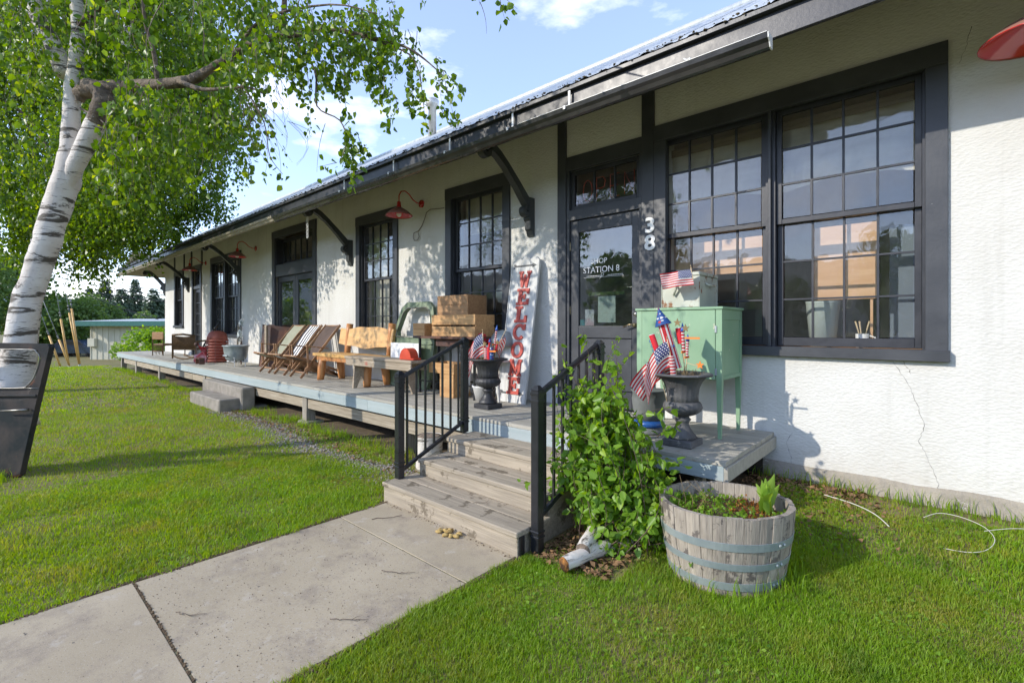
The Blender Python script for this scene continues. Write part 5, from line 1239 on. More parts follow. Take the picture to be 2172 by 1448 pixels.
# ================================================================ BEHIND THE BIG WINDOW
M['shade_cloth'] = mat('window_shade', (.74, .70, .58), (.62, .58, .47), scale=2, st=(.6, 1, 4), rough=.9, bump=.3, transl=.25)
M['plywood'] = mat('plywood', (.62, .36, .19), (.70, .44, .26), scale=3, st=(1, 1, 6), rough=.6)
M['bluegrey'] = mat('blue_grey_paint', (.16, .20, .25), rough=.7); M['enamelgrey'] = mat('pale_bucket', (.50, .56, .52), rough=.5)
sc_ = empty('window_shade', (-1.15, 5.02, 3.4), 'creased beige fabric blind hanging inside the top of the wide window', 'blind')
for a, b in ((-2.22, -1.18), (-1.13, -.10)):
    MB().grid(lambda u_, v_: (a + (b - a) * u_, 5.03 + .02 * math.sin(u_ * 14 + v_ * 4) + .012 * math.sin(u_ * 31 - v_ * 6), 2.80 + .10 * math.sin(u_ * 3.14) * (1 - v_) * .6 + v_ * (.62 - .10 * math.sin(u_ * 3.14) * .0)), 30, 12).build('fabric', M['shade_cloth'], sc_, fixn=False)
    B(a, b, 4.99, 5.00, 3.36, 3.44, 'valance', mat('valance_brown', (.22, .17, .12), rough=.9), sc_)
B(-2.2, -.1, 5.07, 5.10, 1.34, 1.36, 'window_shelf', M['pine_dark'], depot)
dk_ = empty('work_desk', (-1.1, 5.4, .6), 'desk behind the wide window', 'desk')
B(-2.2, .1, 5.08, 5.75, 1.33, 1.37, 'desktop', M['pine_dark'], dk_)
for x in (-2.1, 0.0):
    for y in (5.15, 5.7): B(x - .03, x + .03, y - .03, y + .03, .6, 1.33, 'leg', M['pine_dark'], dk_)
pl1 = B(-.92, -.42, 5.28, 5.30, 1.80, 2.48, 'plywood_panel', M['plywood'], None); tag(pl1, 'tall orange plywood panel behind the right half of the wide window', 'panel')
MB().beam((-.90, 5.32, 1.37), (-.90, 5.32, 1.82), .03, .03).build('prop', M['pine_dark'], pl1, local=False) if False else None
for x in (-.88, -.47): MB().beam((x, 5.31, 1.37), (x, 5.31, 1.9), .03, .02).build('prop', M['plywood'], pl1)
pl2 = B(-2.25, -1.22, 5.22, 5.24, 2.10, 2.46, 'plywood_panel', M['plywood'], None); tag(pl2, 'wide orange plywood panel behind the left half of the wide window', 'panel')
for x in (-2.2, -1.27): MB().beam((x, 5.25, 1.37), (x, 5.25, 2.2), .03, .02).build('prop', M['plywood'], pl2)
sc2 = B(-.36, -.02, 5.5, 5.53, 1.37, 2.46, 'blue_panel', M['bluegrey'], None); tag(sc2, 'blue grey panel at the far right inside the wide window', 'panel')
bk = MB().lathe([(.10, 0), (.135, .40), (.14, .41), (.125, .41), (.09, .02), (0, .02)], 20, (-.82, 5.18, 1.371)).build('pale_bucket', M['enamelgrey'], None); tag(bk, 'pale enamel bucket on the desk inside the wide window', 'bucket')
mg = empty('mug', (-.52, 5.13, 1.371), 'white mug of brushes on the desk inside the wide window', 'mug')
MB().lathe([(.045, 0), (.05, .12), (.045, .12), (.04, .01), (0, .01)], 18, (-.52, 5.13, 1.371)).build('cup', M['cream'], mg)
MB().tube([(-.47, 5.13, 1.40), (-.435, 5.13, 1.41), (-.43, 5.13, 1.46), (-.47, 5.13, 1.475)], .007, 6).build('handle', M['cream'], mg)
for dx in (-.05, -.02, .05): MB().tube([(-.52, 5.13, 1.40), (-.52 + dx, 5.13, 1.60)], [.003, .008], 5).build('brush', M['stick'], mg)
# a few dim shapes behind the other windows
sw = empty('window_shade', (-5, 5.02, 3), 'beige blind hanging in the tall window behind the crates', 'blind')
MB().grid(lambda u_, v_: (-5.5 + 1.05 * u_, 5.06 + .015 * math.sin(u_ * 20), 2.95 + .55 * v_), 16, 4).build('fabric', M['shade_cloth'], sw, fixn=False)
sw = empty('window_shade', (-7.5, 5.02, 3), 'beige curtains hanging in the tall window behind the log bench', 'blind')
for a, b in ((-8.1, -7.6), (-7.3, -7.0)): MB().grid(lambda u_, v_: (a + (b - a) * u_, 5.08 + .02 * math.sin(u_ * 25), 1.3 + 2.2 * v_), 16, 4).build('fabric', M['shade_cloth'], sw, fixn=False)
gl = empty('glass_globe', (-4.95, 5.35, 2.0), 'pale hanging globe lamp just inside the tall window behind the crates', 'lamp')
MB().lathe([(.001, -.16), (.10, -.13), (.16, 0), (.10, .13), (.03, .17)], 20, (-4.95, 5.35, 2.05)).build('globe', M['bulb'], gl); MB().tube([(-4.95, 5.35, 2.2), (-4.95, 5.35, 4.08)], .006, 5).build('cord', M['black_iron'], gl)
sw = empty('net_curtain', (-15, 5.02, 3), 'pale net curtains inside the paired window', 'curtain')
for a, b in ((-16.6, -16.1), (-15.0, -14.4), (-15.9, -15.5)): MB().grid(lambda u_, v_: (a + (b - a) * u_, 5.08 + .02 * math.sin(u_ * 25), 1.3 + 2.2 * v_), 16, 4).build('fabric', M['shade_cloth'], sw, fixn=False)
# ================================================================ BIRCH TREES
def bark_mat():
    m = new_mat('birch_bark'); g = G(m)
    v = g.coords((1, 1, 1), rand=False); lv = g.coords((5, 5, 60), rand=False); bv = g.coords((1.2, 1.2, 5.5), rand=False)
    col = g.mix(g.ramp(g.noise(v, 4, 5), .35, .7), (.66, .62, .56, 1), (.52, .46, .40, 1))
    col = g.mix(g.ramp(g.noise(lv, 1.2, 3, .6), .62, .67), col, (.10, .085, .07, 1))
    big = g.ramp(g.noise(bv, 1.3, 9, .72, .8), .525, .57)
    col = g.mix(big, col, (.075, .062, .045, 1))
    h = g.n('ShaderNodeMath', {0: g.noise(lv, 1.2, 4), 1: g.noise(v, 30, 5)}, operation='ADD').outputs[0]
    b = g.n('ShaderNodeBump', {'Height': h, 'Strength': .5, 'Distance': .012})
    p = g.n('ShaderNodeBsdfPrincipled', {'Base Color': col, 'Roughness': .7, 'Normal': b.outputs[0]})
    g.n('ShaderNodeOutputMaterial', {0: p.outputs[0]}); return m
M['bark'] = bark_mat()
M['bark_dark'] = mat('dark_bark', (.070, .050, .034), (.20, .155, .11), scale=9, rough=.85, bump=1, bscale=18, bdist=.03, wear=(.42, .38, .32), wscale=7, wth=.62)
M['twig'] = mat('twig', (.06, .04, .028), (.12, .08, .055), scale=9, rough=.7)
def smooth_path(P, n=6):
    out = []
    P = [np.array(p, float) for p in P]
    for i in range(len(P) - 1):
        p0, p1, p2, p3 = P[max(0, i - 1)], P[i], P[i + 1], P[min(len(P) - 1, i + 2)]
        for k in range(n):
            t = k / n; out.append(.5 * ((2 * p1) + (-p0 + p2) * t + (2 * p0 - 5 * p1 + 4 * p2 - p3) * t * t + (-p0 + 3 * p1 - 3 * p2 + p3) * t ** 3))
    out.append(P[-1]); return out
def limb(m_, uvdr, n=6, seg=18, rough=.06):
    P = [(*at(u, v, d), r) for u, v, d, r in uvdr]
    S_ = smooth_path(P, n)
    base = len(m_.v)
    m_.tube([p[:3] for p in S_], [max(.002, p[3]) for p in S_], seg)
    for i in range(base, len(m_.v)):
        p = Vector(m_.v[i]); k = (i - base) // seg; k = min(k, len(S_) - 1); r = S_[k][3]; c = Vector(S_[k][:3])
        f = 1 + rough * 2 * mnoise.noise(p * 5) + rough * mnoise.noise(p * 17)
        m_.v[i] = tuple(c + (p - c) * f)
    return S_
class Foliage:
    def __init__(s): s.P, s.N, s.T, s.Z, s.tw = [], [], [], [], MB()
    def strand(s, a, b, nl, sz, bow=.1, twig=True, r0=.0035, jit=.05, seg=6, first=.0):
        a, b = np.array(a, float), np.array(b, float); L_ = np.linalg.norm(b - a)
        side = nr.normal(size=3) * bow * L_; side[2] = abs(side[2]) * .6
        pts = [a + (b - a) * t + side * math.sin(math.pi * t) for t in np.linspace(0, 1, seg)]
        if twig: s.tw.tube(pts, [r0 * (1 - .7 * t) for t in np.linspace(0, 1, seg)], 3, cap=False)
        if nl > 0:
            t = first + (1 - first) * nr.random(nl)
            q = a + (b - a) * t[:, None] + side * np.sin(math.pi * t)[:, None]
            q = q + nr.normal(size=(nl, 3)) * jit * .5
            T = nr.normal(size=(nl, 3)) * .55 + np.array([0, 0, -.85])
            N = nr.normal(size=(nl, 3)) + np.array([.2, -.2, .5])
            s.P.append(q); s.T.append(T); s.N.append(N); s.Z.append(sz * nr.uniform(.4, 1.35, nl))
    def build(s, name, m, parent, clip=True, **k):
        P, T, N, Z = map(np.concatenate, (s.P, s.T, s.N, s.Z))
        if clip:
            ins = (P[:, 1] > 3.62) & (P[:, 2] < 3.90 + .66 * (P[:, 1] - 3.75)) & (P[:, 0] > -24.7)
            P, T, N, Z = P[~ins], T[~ins], N[~ins], Z[~ins]
        me = leaves_mesh(name, P, N, T, Z, m, **k)
        o = bpy.data.objects.new(name, me); COL.objects.link(o); o.parent = parent; o.location = -origin(parent); o['kind'] = 'stuff'
        if s.tw.v: s.tw.build('twigs', M['twig'], parent, kind='stuff', fixn=False)
        return o
bt = empty('birch_tree', tuple(at(24, 860, 5.33)), 'leaning white barked birch with drooping leafy branches, nearest the path', 'tree')
bt.location.z = -.05
m_ = MB(); limb(m_, [(18, 900, 5.32, 0.240), (30, 830, 5.34, 0.188), (37, 760, 5.38, 0.148), (52, 660, 5.44, 0.128), (76, 580, 5.50, 0.126), (103, 500, 5.55, 0.126), (124, 430, 5.6, 0.132), (143, 375, 5.6, 0.132), (150, 320, 5.6, 0.102), (151, 260, 5.6, 0.086), (155, 190, 5.6, 0.082), (163, 110, 5.6, 0.069), (165, 40, 5.6, 0.061), (158, -80, 5.6, 0.054), (175, -300, 5.5, 0.040), (190, -600, 5.4, 0.016)], seg=28)
m_.build('trunk', M['bark'], bt)
m_ = MB(); limb(m_, [(138, 410, 5.58, .05), (160, 352, 5.55, .085), (186, 298, 5.52, .096), (206, 252, 5.48, .090), (219, 214, 5.48, .078), (218, 192, 5.50, .05)], seg=20); m_.build('stem_fork', M['bark'], bt)
m_ = MB(); limb(m_, [(203, 262, 5.47, .070), (212, 238, 5.46, .094), (219, 214, 5.46, .094), (217, 196, 5.48, .088), (203, 186, 5.52, .084), (180, 190, 5.56, .075), (168, 215, 5.57, .05)], seg=18, rough=.16); m_.build('branch_collar', M['bark_dark'], bt)
m_ = MB(); br1 = limb(m_, [(168, 200, 5.58, .072), (210, 188, 5.52, .078), (280, 183, 5.45, .064), (345, 178, 5.3, .056), (400, 172, 5.2, .052), (440, 150, 5.1, .046), (480, 125, 5.0, .044), (520, 100, 4.9, .040), (580, 80, 4.8, .036), (640, 72, 4.65, .030), (700, 62, 4.5, .022), (780, 78, 4.35, .016), (870, 105, 4.2, .010), (945, 165, 4.1, .004)], seg=12, rough=.14); m_.build('branch', M['bark_dark'], bt)
def br(*p, mm='bark_dark', seg=8):
    m_ = MB(); s_ = limb(m_, p, seg=seg, rough=.1, n=4); m_.build('branch', M[mm], bt); return s_
br((140, 160, 5.6, .09), (115, 100, 5.6, .085), (85, 50, 5.6, .078), (70, 0, 5.6, .07), (40, -120, 5.5, .05), (-20, -300, 5.3, .02), seg=14, mm='bark')
br((335, 178, 5.3, .02), (326, 110, 5.25, .022), (308, 50, 5.2, .018), (300, -40, 5.1, .014))
br((598, 78, 4.8, .03), (602, 30, 4.75, .026), (610, -60, 4.7, .02), (650, -160, 4.5, .012))
br((500, 108, 4.95, .02), (560, 40, 4.8, .014), (700, 10, 4.5, .009), (800, 30, 4.2, .004))
br((380, 172, 5.2, .03), (430, 190, 5.0, .02), (520, 185, 4.8, .012), (560, 200, 4.7, .006))
br((620, 75, 4.7, .014), (668, 150, 4.5, .010), (672, 225, 4.35, .008), (720, 255, 4.2, .006), (735, 300, 4.1, .004), (720, 345, 4.05, .002))
br((470, 130, 5.0, .012), (520, 190, 4.9, .009), (560, 260, 4.85, .006), (572, 330, 4.8, .004), (600, 370, 4.8, .002))
br((160, 60, 5.6, .04), (300, -60, 5.2, .03), (520, -150, 4.6, .022), (800, -180, 4.0, .015), (1060, -100, 3.6, .006))
br((158, -60, 5.6, .04), (60, -200, 5.9, .03), (-150, -280, 6.0, .012))
br((700, 62, 4.5, .012), (820, 95, 4.3, .009), (880, 130, 4.2, .006), (900, 230, 4.15, .002))
br((170, 230, 5.5, .012), (220, 260, 5.4, .009), (228, 300, 5.35, .004), mm='twig')
fo = Foliage()
def A(u, v, d): return tuple(at(u, v, d))
# explicit hanging sprays at the right, as seen against the sky
for (u0, v0, u1, v1, d, n) in [(640, 110, 656, 292, 4.6, 60), (622, 130, 640, 230, 4.7, 30), (715, 160, 742, 258, 4.4, 44), (735, 130, 720, 215, 4.4, 30), (800, 110, 806, 205, 4.3, 60), (780, 100, 790, 180, 4.3, 40), (812, 185, 826, 278, 4.2, 44), (835, 200, 842, 245, 4.2, 14),
                               (870, 110, 880, 230, 4.2, 60), (890, 130, 908, 284, 4.15, 66), (868, 170, 876, 235, 4.2, 24), (925, 120, 938, 225, 4.1, 44), (940, 150, 968, 262, 4.05, 40), (950, 160, 978, 205, 4.05, 20), (935, 230, 955, 268, 4.05, 18),
                               (732, 272, 742, 390, 4.1, 60), (742, 275, 775, 350, 4.1, 40), (735, 320, 752, 400, 4.1, 34), (715, 345, 675, 355, 4.1, 9), (690, 262, 672, 365, 4.15, 3), (760, 290, 776, 330, 4.1, 16),
                               (885, -40, 896, 16, 3.9, 6), (1016, -30, 1018, 12, 3.8, 5), (1018, 5, 1032, 72, 3.8, 1), (1060, -40, 1072, 46, 3.7, 14), (1050, -30, 1098, 20, 3.7, 14)]:
    fo.strand(A(u0, v0, d), A(u1, v1, d * .995), n, .052, bow=.04, jit=.055)
def dense(n, ur, vr, dr, hang, nl, sz):
    for k in range(n):
        u, v, d = nr.uniform(*ur), nr.uniform(*vr), nr.uniform(*dr); h = nr.uniform(*hang)
        fo.strand(A(u, v, d), A(u + nr.normal() * 22, v + h, d + nr.normal() * .08), int(nl * h / 100), sz, bow=.08, jit=.07)
dense(100, (480, 830), (-20, 110), (4.2, 5.0), (50, 130), 27, .057)
dense(26, (520, 900), (20, 120), (4.1, 4.6), (50, 110), 22, .052)
dense(120, (190, 560), (-120, 240), (5.5, 6.6), (100, 200), 19, .070)
dense(26, (200, 560), (195, 260), (4.7, 5.4), (90, 180), 17, .066)
dense(34, (190, 560), (-140, 20), (4.6, 5.3), (60, 150), 17, .066)
dense(105, (0, 300), (-150, 130), (5.3, 6.2), (80, 180), 19, .066)
dense(46, (230, 450), (180, 320), (4.6, 5.4), (70, 150), 15, .066)
dense(12, (235, 330), (120, 200), (4.6, 5.1), (70, 140), 13, .066)
dense(70, (-250, 60), (-250, 330), (5.6, 6.8), (100, 220), 18, .066)
dense(12, (180, 440), (-100, 60), (2.9, 3.8), (70, 150), 8, .058)
for k in range(34):      # bare drooping twigs
    u, v = nr.uniform(500, 620), nr.uniform(150, 260); fo.strand(A(u, v, 4.8), A(u + nr.uniform(5, 60), v + nr.uniform(40, 130), 4.8), 0 if k % 3 else 2, .03, bow=.15, r0=.0028)
# crown over the frame
C0 = at(300, -260, 5.3)
for k in range(480):
    q = unit(1)[0] * nr.random() ** .4 * np.array([3.3, 2.5, 1.8]) + np.array(C0) + np.array([.2, -.3, 1.2])
    h = nr.uniform(.4, 1.1)
    pv = -(q[2] - h - HC); dd = max(.3, q[0] * FWD.x + q[1] * FWD.y)
    if (q[2] - h - HC) / dd < .70 and q[0] * RGT.x + q[1] * RGT.y > -3.2: continue
    fo.strand(q, q + np.array([nr.normal() * .12, nr.normal() * .12, -h]), int(h * 36), .06, bow=.08, jit=.08)
fo.build('crown', M['birch_leaf'], bt)
# --- second birch behind
b2 = empty('birch_tree', tuple(at(60, 760, 11.5)), 'second taller birch behind the near one, its crown hanging over the far roof corner', 'tree')
b2.location.z = -.05
m_ = MB(); limb(m_, [(50, 845, 11.5, .22), (70, 600, 11.4, .19), (120, 400, 11.3, .17), (185, 240, 11.2, .15), (235, 140, 11.1, .13), (262, 80, 11, .115), (290, 0, 11, .10), (320, -150, 11, .06), (330, -300, 11, .03)], seg=14); m_.build('trunk', M['bark'], b2)
for p in ([(180, 250, 11.2, .07), (300, 200, 11.5, .05), (420, 160, 12, .02)], [(120, 400, 11.3, .07), (240, 380, 12, .05), (400, 420, 13, .02)], [(130, 380, 11.3, .06), (60, 250, 12, .04), (-60, 180, 12, .02)]):
    m_ = MB(); limb(m_, p, seg=8, n=4); m_.build('branch', M['bark_dark'], b2)
fo = Foliage()
blobs = [(390, 230, 12.0, 105, 1.7), (250, 120, 12.2, 130, 1.8), (100, 200, 12.6, 130, 1.8), (110, 390, 12.0, 110, 1.6), (270, 330, 12.4, 120, 1.7), (425, 330, 12.8, 85, 1.4), (440, 230, 12.4, 75, 1.3), (440, 430, 13.8, 55, 1.0), (455, 150, 12.3, 60, 1.2), (210, 470, 13.2, 85, 1.4), (310, 460, 13.4, 80, 1.4), (420, 130, 12.3, 80, 1.4),
         (-40, 330, 12.4, 120, 1.7), (-60, 120, 12.4, 140, 1.7), (200, -80, 12.2, 140, 2.0), (40, 480, 12.6, 90, 1.3), (330, 520, 14.2, 42, 1.0), (200, 545, 13.6, 50, 1.0), (380, 440, 13.6, 50, 1.0), (350, 0, 12.4, 120, 1.7), (60, 0, 12.4, 130, 1.8)]
for (u, v, d, rp, rd) in blobs:
    n_ = int(235 * (rp / 110) ** 2); c = np.array(at(u, v, d)); rw = rp / 1018 * d
    for k in range(n_):
        q = unit(1)[0] * (nr.random() ** .45)
        p = c + np.array(RGT) * q[0] * rw * 1.0 + np.array(FWD) * q[1] * rd + np.array([0, 0, q[2] * rw])
        h = nr.uniform(.35, .8)
        fo.strand(p + np.array([0, 0, h * .4]), p + np.array([nr.normal() * .1, nr.normal() * .1, -h * .6]), int(h * 52), .092, bow=.1, jit=.14, twig=k % 3 == 0, r0=.005)
for (cx_, cy_, cz_, rr_, n_) in [(-14.2, 1.7, 4.5, 1.25, 150), (-12.9, 2.2, 4.5, 1.1, 130), (-11.6, 2.1, 4.9, 1.1, 110), (-15.4, 1.8, 4.4, 1.2, 120), (-12.2, 1.6, 5.8, 1.2, 110), (-10.6, 2.2, 5.2, .9, 60), (-16.8, 1.9, 4.3, 1.1, 110), (-15.9, 2.3, 4.9, 1.0, 90), (-17.9, 1.6, 4.8, 1.2, 90), (-14.9, 2.4, 4.2, .8, 60)]:
    for k in range(n_):
        p = np.array([cx_, cy_, cz_]) + unit(1)[0] * nr.random() ** .45 * rr_; h = nr.uniform(.35, .8)
        fo.strand(p + np.array([0, 0, h * .4]), p + np.array([nr.normal() * .1, nr.normal() * .1, -h * .6]), int(h * 46), .085, bow=.1, jit=.14, twig=k % 3 == 0, r0=.005)
fo.build('crown', M['birch_leaf'], b2, six=False)

# ================================================================ BUSH BY THE STEPS
bu = empty('leafy_bush', (-1.75, 3.05, gz(-1.75, 3.05)), 'bright green leafy bush growing against the right handrail', 'bush')
fo = Foliage(); base = np.array([-1.72, 3.02, .05])
def tgt():
    r_ = nr.random()
    c, s_ = ((-1.80, 2.98, .42), (.40, .30, .34)) if r_ < .44 else ((-1.88, 3.0, .90), (.33, .26, .34)) if r_ < .78 else ((-1.50, 3.02, .42), (.26, .25, .32)) if r_ < .94 else ((-1.85, 3.05, 1.20), (.22, .15, .20))
    p = np.array(c) + unit(1)[0] * np.array(s_) * (.45 + .55 * nr.random())
    if p[1] < 2.92 and p[2] < .36: p[2] = .36 + .2 * nr.random()
    return p
def stem(a, b, nl, r0=.0045, sz=.060, first=.25, bow=.14):
    seg = 8; side = nr.normal(size=3) * bow; side[2] = abs(side[2])
    ts = np.linspace(0, 1, seg); pts = [a + (b - a) * t + side * math.sin(math.pi * t) * .8 for t in ts]
    fo.tw.tube(pts, [r0 * (1 - .75 * t) for t in ts], 4, cap=False)
    t = first + (1 - first) * nr.random(nl); q = a + (b - a) * t[:, None] + side * (np.sin(math.pi * t) * .8)[:, None]
    out_ = nr.normal(size=(nl, 3)); out_[:, 2] -= .35; out_ /= np.linalg.norm(out_, axis=1)[:, None]
    N = nr.normal(size=(nl, 3)) * .5 + np.array([-.3, -.6, .8])
    fo.P.append(q + out_ * .012); fo.T.append(out_); fo.N.append(N); fo.Z.append(sz * nr.uniform(.35, 1.3, nl))
for k in range(210):
    b = tgt(); stem(base + np.array([nr.normal() * .12, nr.normal() * .1, 0]), b, 26)
for k in range(130):
    b = tgt(); a = b - np.array([nr.normal() * .15, nr.normal() * .15, .2]); stem(a, b, 16, .002, bow=.04, first=.05)
for (a, b, n_) in [((-1.85, 3.0, 1.1), (-1.97, 2.95, 1.58), 16), ((-1.8, 3.0, 1.1), (-1.66, 3.02, 1.50), 18), ((-1.75, 3.0, 1.0), (-1.58, 3.05, 1.42), 18), ((-1.7, 3.0, .8), (-1.32, 3.1, 1.02), 16), ((-1.6, 3.0, .7), (-1.28, 3.15, .62), 18),
                   ((-1.95, 2.95, .9), (-2.20, 2.86, 1.22), 16), ((-1.9, 2.9, .5), (-2.28, 2.62, .42), 14), ((-1.5, 2.95, .5), (-1.20, 2.95, .46), 12), ((-1.45, 3.1, .8), (-1.30, 3.2, .92), 12), ((-1.98, 2.95, 1.1), (-2.12, 2.9, 1.40), 10), ((-1.6, 3.0, .3), (-1.22, 2.9, .25), 14), ((-1.7, 3.0, 1.1), (-1.75, 3.0, 1.5), 12)]:
    stem(np.array(a), np.array(b), n_, .003, bow=.03, first=.0)
fo.build('leaves', M['shrub_leaf'], bu, wide=.72, curl=.2)
# thin white stemmed seedlings and small bushlets by the barrel
def sprout(x, y, n, h, label):
    e = empty('small_weed', (x, y, gz(x, y)), label, 'weed', 'weeds near the barrel'); f2 = Foliage()
    for k in range(n):
        a = np.array([x + nr.normal() * .03, y + nr.normal() * .03, gz(x, y)]); b = a + np.array([nr.normal() * .07, nr.normal() * .07, h * nr.uniform(.5, 1)])
        f2.strand(a, b, 9, .045, bow=.1, first=.2, jit=.03)
    f2.build('leaves', M['shrub_leaf'], e, clip=False)
sprout(-1.42, 2.98, 9, .16, 'bright green weed sprouting between the barrel and the bush')
sprout(-1.62, 2.82, 7, .12, 'small green weed beside the cut birch logs')
sprout(-1.25, 3.42, 6, .2, 'green weed showing under the near corner of the deck')

# ================================================================ BARREL PLANTER
BC = Vector((-1.0, 3.074, .045)); brl = empty('barrel_planter', tuple(BC), 'weathered half barrel planter with three grey hoops standing on the lawn', 'planter')
M['stave'] = mat('barrel_stave', (.38, .33, .27), (.26, .225, .185), scale=6, st=(9, 9, .7), rough=.9, bump=.7, bscale=8, bst=(16, 16, .7), rand=.16, wear=(.13, .11, .095), wscale=7, wth=.56)
M['hoop'] = mat('hoop_galv', (.24, .29, .31), (.34, .38, .38), scale=4, rough=.5, metal=.35, bump=.1, wear=(.22, .16, .11), wscale=14, wth=.70)
def bp(q, r, z, el=.86): return BC + RGT * (r * math.cos(q)) - FWD * (r * math.sin(q) * el) + Vector((0, 0, z))
def brad(z): return .322 + .066 * math.sin(min(1, z / .46) * 1.45)
NS = 30; q = 0; ws_ = [nr.uniform(.75, 1.25) for _ in range(NS)]; tot = sum(ws_)
for k in range(NS):
    q1 = q + 2 * math.pi * ws_[k] / tot; g_ = .0035; top = .452 + nr.uniform(-.004, .004); vs = []; off = nr.uniform(-.003, .003)
    zs_ = [0, .15, .30, top]
    for z in zs_:
        for qq in (q + g_, (q + q1) / 2, q1 - g_): vs.append(bp(qq, brad(z) + off + (.003 if qq == (q + q1) / 2 else 0), z))
        for qq in (q1 - g_, (q + q1) / 2, q + g_): vs.append(bp(qq, brad(z) + off - .028, z))
    fs = [(i * 6 + j, i * 6 + (j + 1) % 6, i * 6 + 6 + (j + 1) % 6, i * 6 + 6 + j) for i in range(3) for j in range(6)] + [(18, 19, 20, 21, 22, 23)]
    MB().add(vs, fs).build('stave', M['stave'], brl, fixn=True); q = q1
for (z, h) in ((.035, .046), (.155, .040), (.268, .046)):
    n = 64; vs = []
    for i in range(n):
        qq = 2 * math.pi * i / n
        for (dr, dz) in ((.0035, 0), (.0065, .001), (.0065, h - .001), (.0035, h)): vs.append(bp(qq, brad(z + dz) + dr, z + dz))
    fs = [(i * 4 + j, ((i + 1) % n) * 4 + j, ((i + 1) % n) * 4 + j + 1, i * 4 + j + 1) for i in range(n) for j in range(3)]
    hp = MB().add(vs, fs, False).build('hoop', M['hoop'], brl)
    for qq in (.98, 1.08):
        c = bp(qq, brad(z) + .009, z + h / 2); d_ = (c - BC); d_.z = 0; d_.normalize()
        MB().tube([c, c + d_ * .006, c + d_ * .009], [.011, .009, .003], 8).build('rivet', M['hoop'], hp)
m_ = MB(); vs = [tuple(BC + Vector((0, 0, .385)))]
for j, rr in enumerate((.12, .24, .352)):
    for i in range(36): p = bp(2 * math.pi * i / 36, rr, .375 + .02 * mnoise.noise((i * .5, rr * 9, 0)) - .02 * (j == 2)); vs.append(tuple(p))
fs = [(0, 1 + i, 1 + (i + 1) % 36) for i in range(36)] + [(1 + j * 36 + i, 1 + j * 36 + 36 + i, 1 + j * 36 + 36 + (i + 1) % 36, 1 + j * 36 + (i + 1) % 36) for j in range(2) for i in range(36)]
M['barrel_soil'] = mat('mossy_soil', (.13, .055, .025), (.09, .075, .03), scale=9, rough=1, bump=1, bscale=40, bdist=.03)
m_.add(vs, fs, True).build('soil', M['barrel_soil'], brl)
f2 = Foliage()
for k in range(230):
    qq, r_ = nr.uniform(0, 6.28), .31 * nr.random() ** .5
    if math.cos(qq) * r_ > .08 and nr.random() < .55: continue
    a = np.array(bp(qq, r_, .375)); f2.strand(a, a + np.array([nr.normal() * .02, nr.normal() * .02, nr.uniform(.015, .05)]), 5, .022, bow=.1, jit=.02, r0=.001)
o = f2.build('clover', M['shrub_leaf'], brl, clip=False)
M['rust_moss'] = leaf_mat('rust_moss', (.30, .11, .02), (.20, .09, .02), (.36, .22, .04), .2)
f2 = Foliage()
for k in range(200):
    qq, r_ = nr.uniform(-.9, 1.2), .31 * nr.random() ** .5; a = np.array(bp(qq, r_, .372)); f2.strand(a, a + np.array([nr.normal() * .012, nr.normal() * .012, nr.uniform(.01, .025)]), 6, .014, bow=.1, jit=.015, r0=.001)
f2.build('rusty_moss', M['rust_moss'], brl, clip=False)
dn = empty('dandelion', tuple(bp(.15, .27, .38)), 'upright clump of long bright green dandelion leaves at the right of the barrel', 'plant')
dl = leaf_mat('dandelion_leaf', (.24, .40, .06), (.30, .46, .08), (.38, .5, .12), .5)
for k in range(13):
    a = bp(.12 + nr.normal() * .12, .26 + nr.normal() * .03, .375); dirv = (RGT * nr.normal() * .35 + FWD * nr.normal() * .3 + Vector((0, 0, 1))).normalized(); l_ = nr.uniform(.13, .25); sd = dirv.cross(FWD).normalized() if nr.random() < .75 else dirv.cross(RGT).normalized()
    nrm = sd.cross(dirv); vs = []
    for i in range(8):
        t = i / 7; c = a + dirv * l_ * t + nrm * (.05 * t * t * (1 if k % 2 else -1)); w = l_ * .13 * math.sin(math.pi * min(1, t * .92 + .06)) * (1 + .25 * (i % 2))
        vs += [c - sd * w + nrm * w * .4, c, c + sd * w + nrm * w * .4]
    me = MB().add(vs, [(i * 3 + j, i * 3 + j + 1, i * 3 + j + 4, i * 3 + j + 3) for i in range(7) for j in range(2)], True).build('leaf', dl, dn, fixn=False)
    at_ = me.data.attributes.new('rnd', 'FLOAT', 'POINT'); at_.data.foreach_set('value', [float(nr.random()) * .8] * len(vs))
ds = empty('dry_stalk', tuple(bp(3.0, .2, .38)), 'thin pale dry stalks rising at the left inside the barrel', 'weed')
for k in range(7):
    a = bp(nr.uniform(2.2, 3.8), nr.uniform(.1, .3), .38); MB().tube([a, a + Vector((nr.normal() * .02, nr.normal() * .02, .07)), a + Vector((nr.normal() * .05, nr.normal() * .05, nr.uniform(.1, .2)))], [.0022, .0018, .0008], 4).build('stalk', M['straw'], ds)

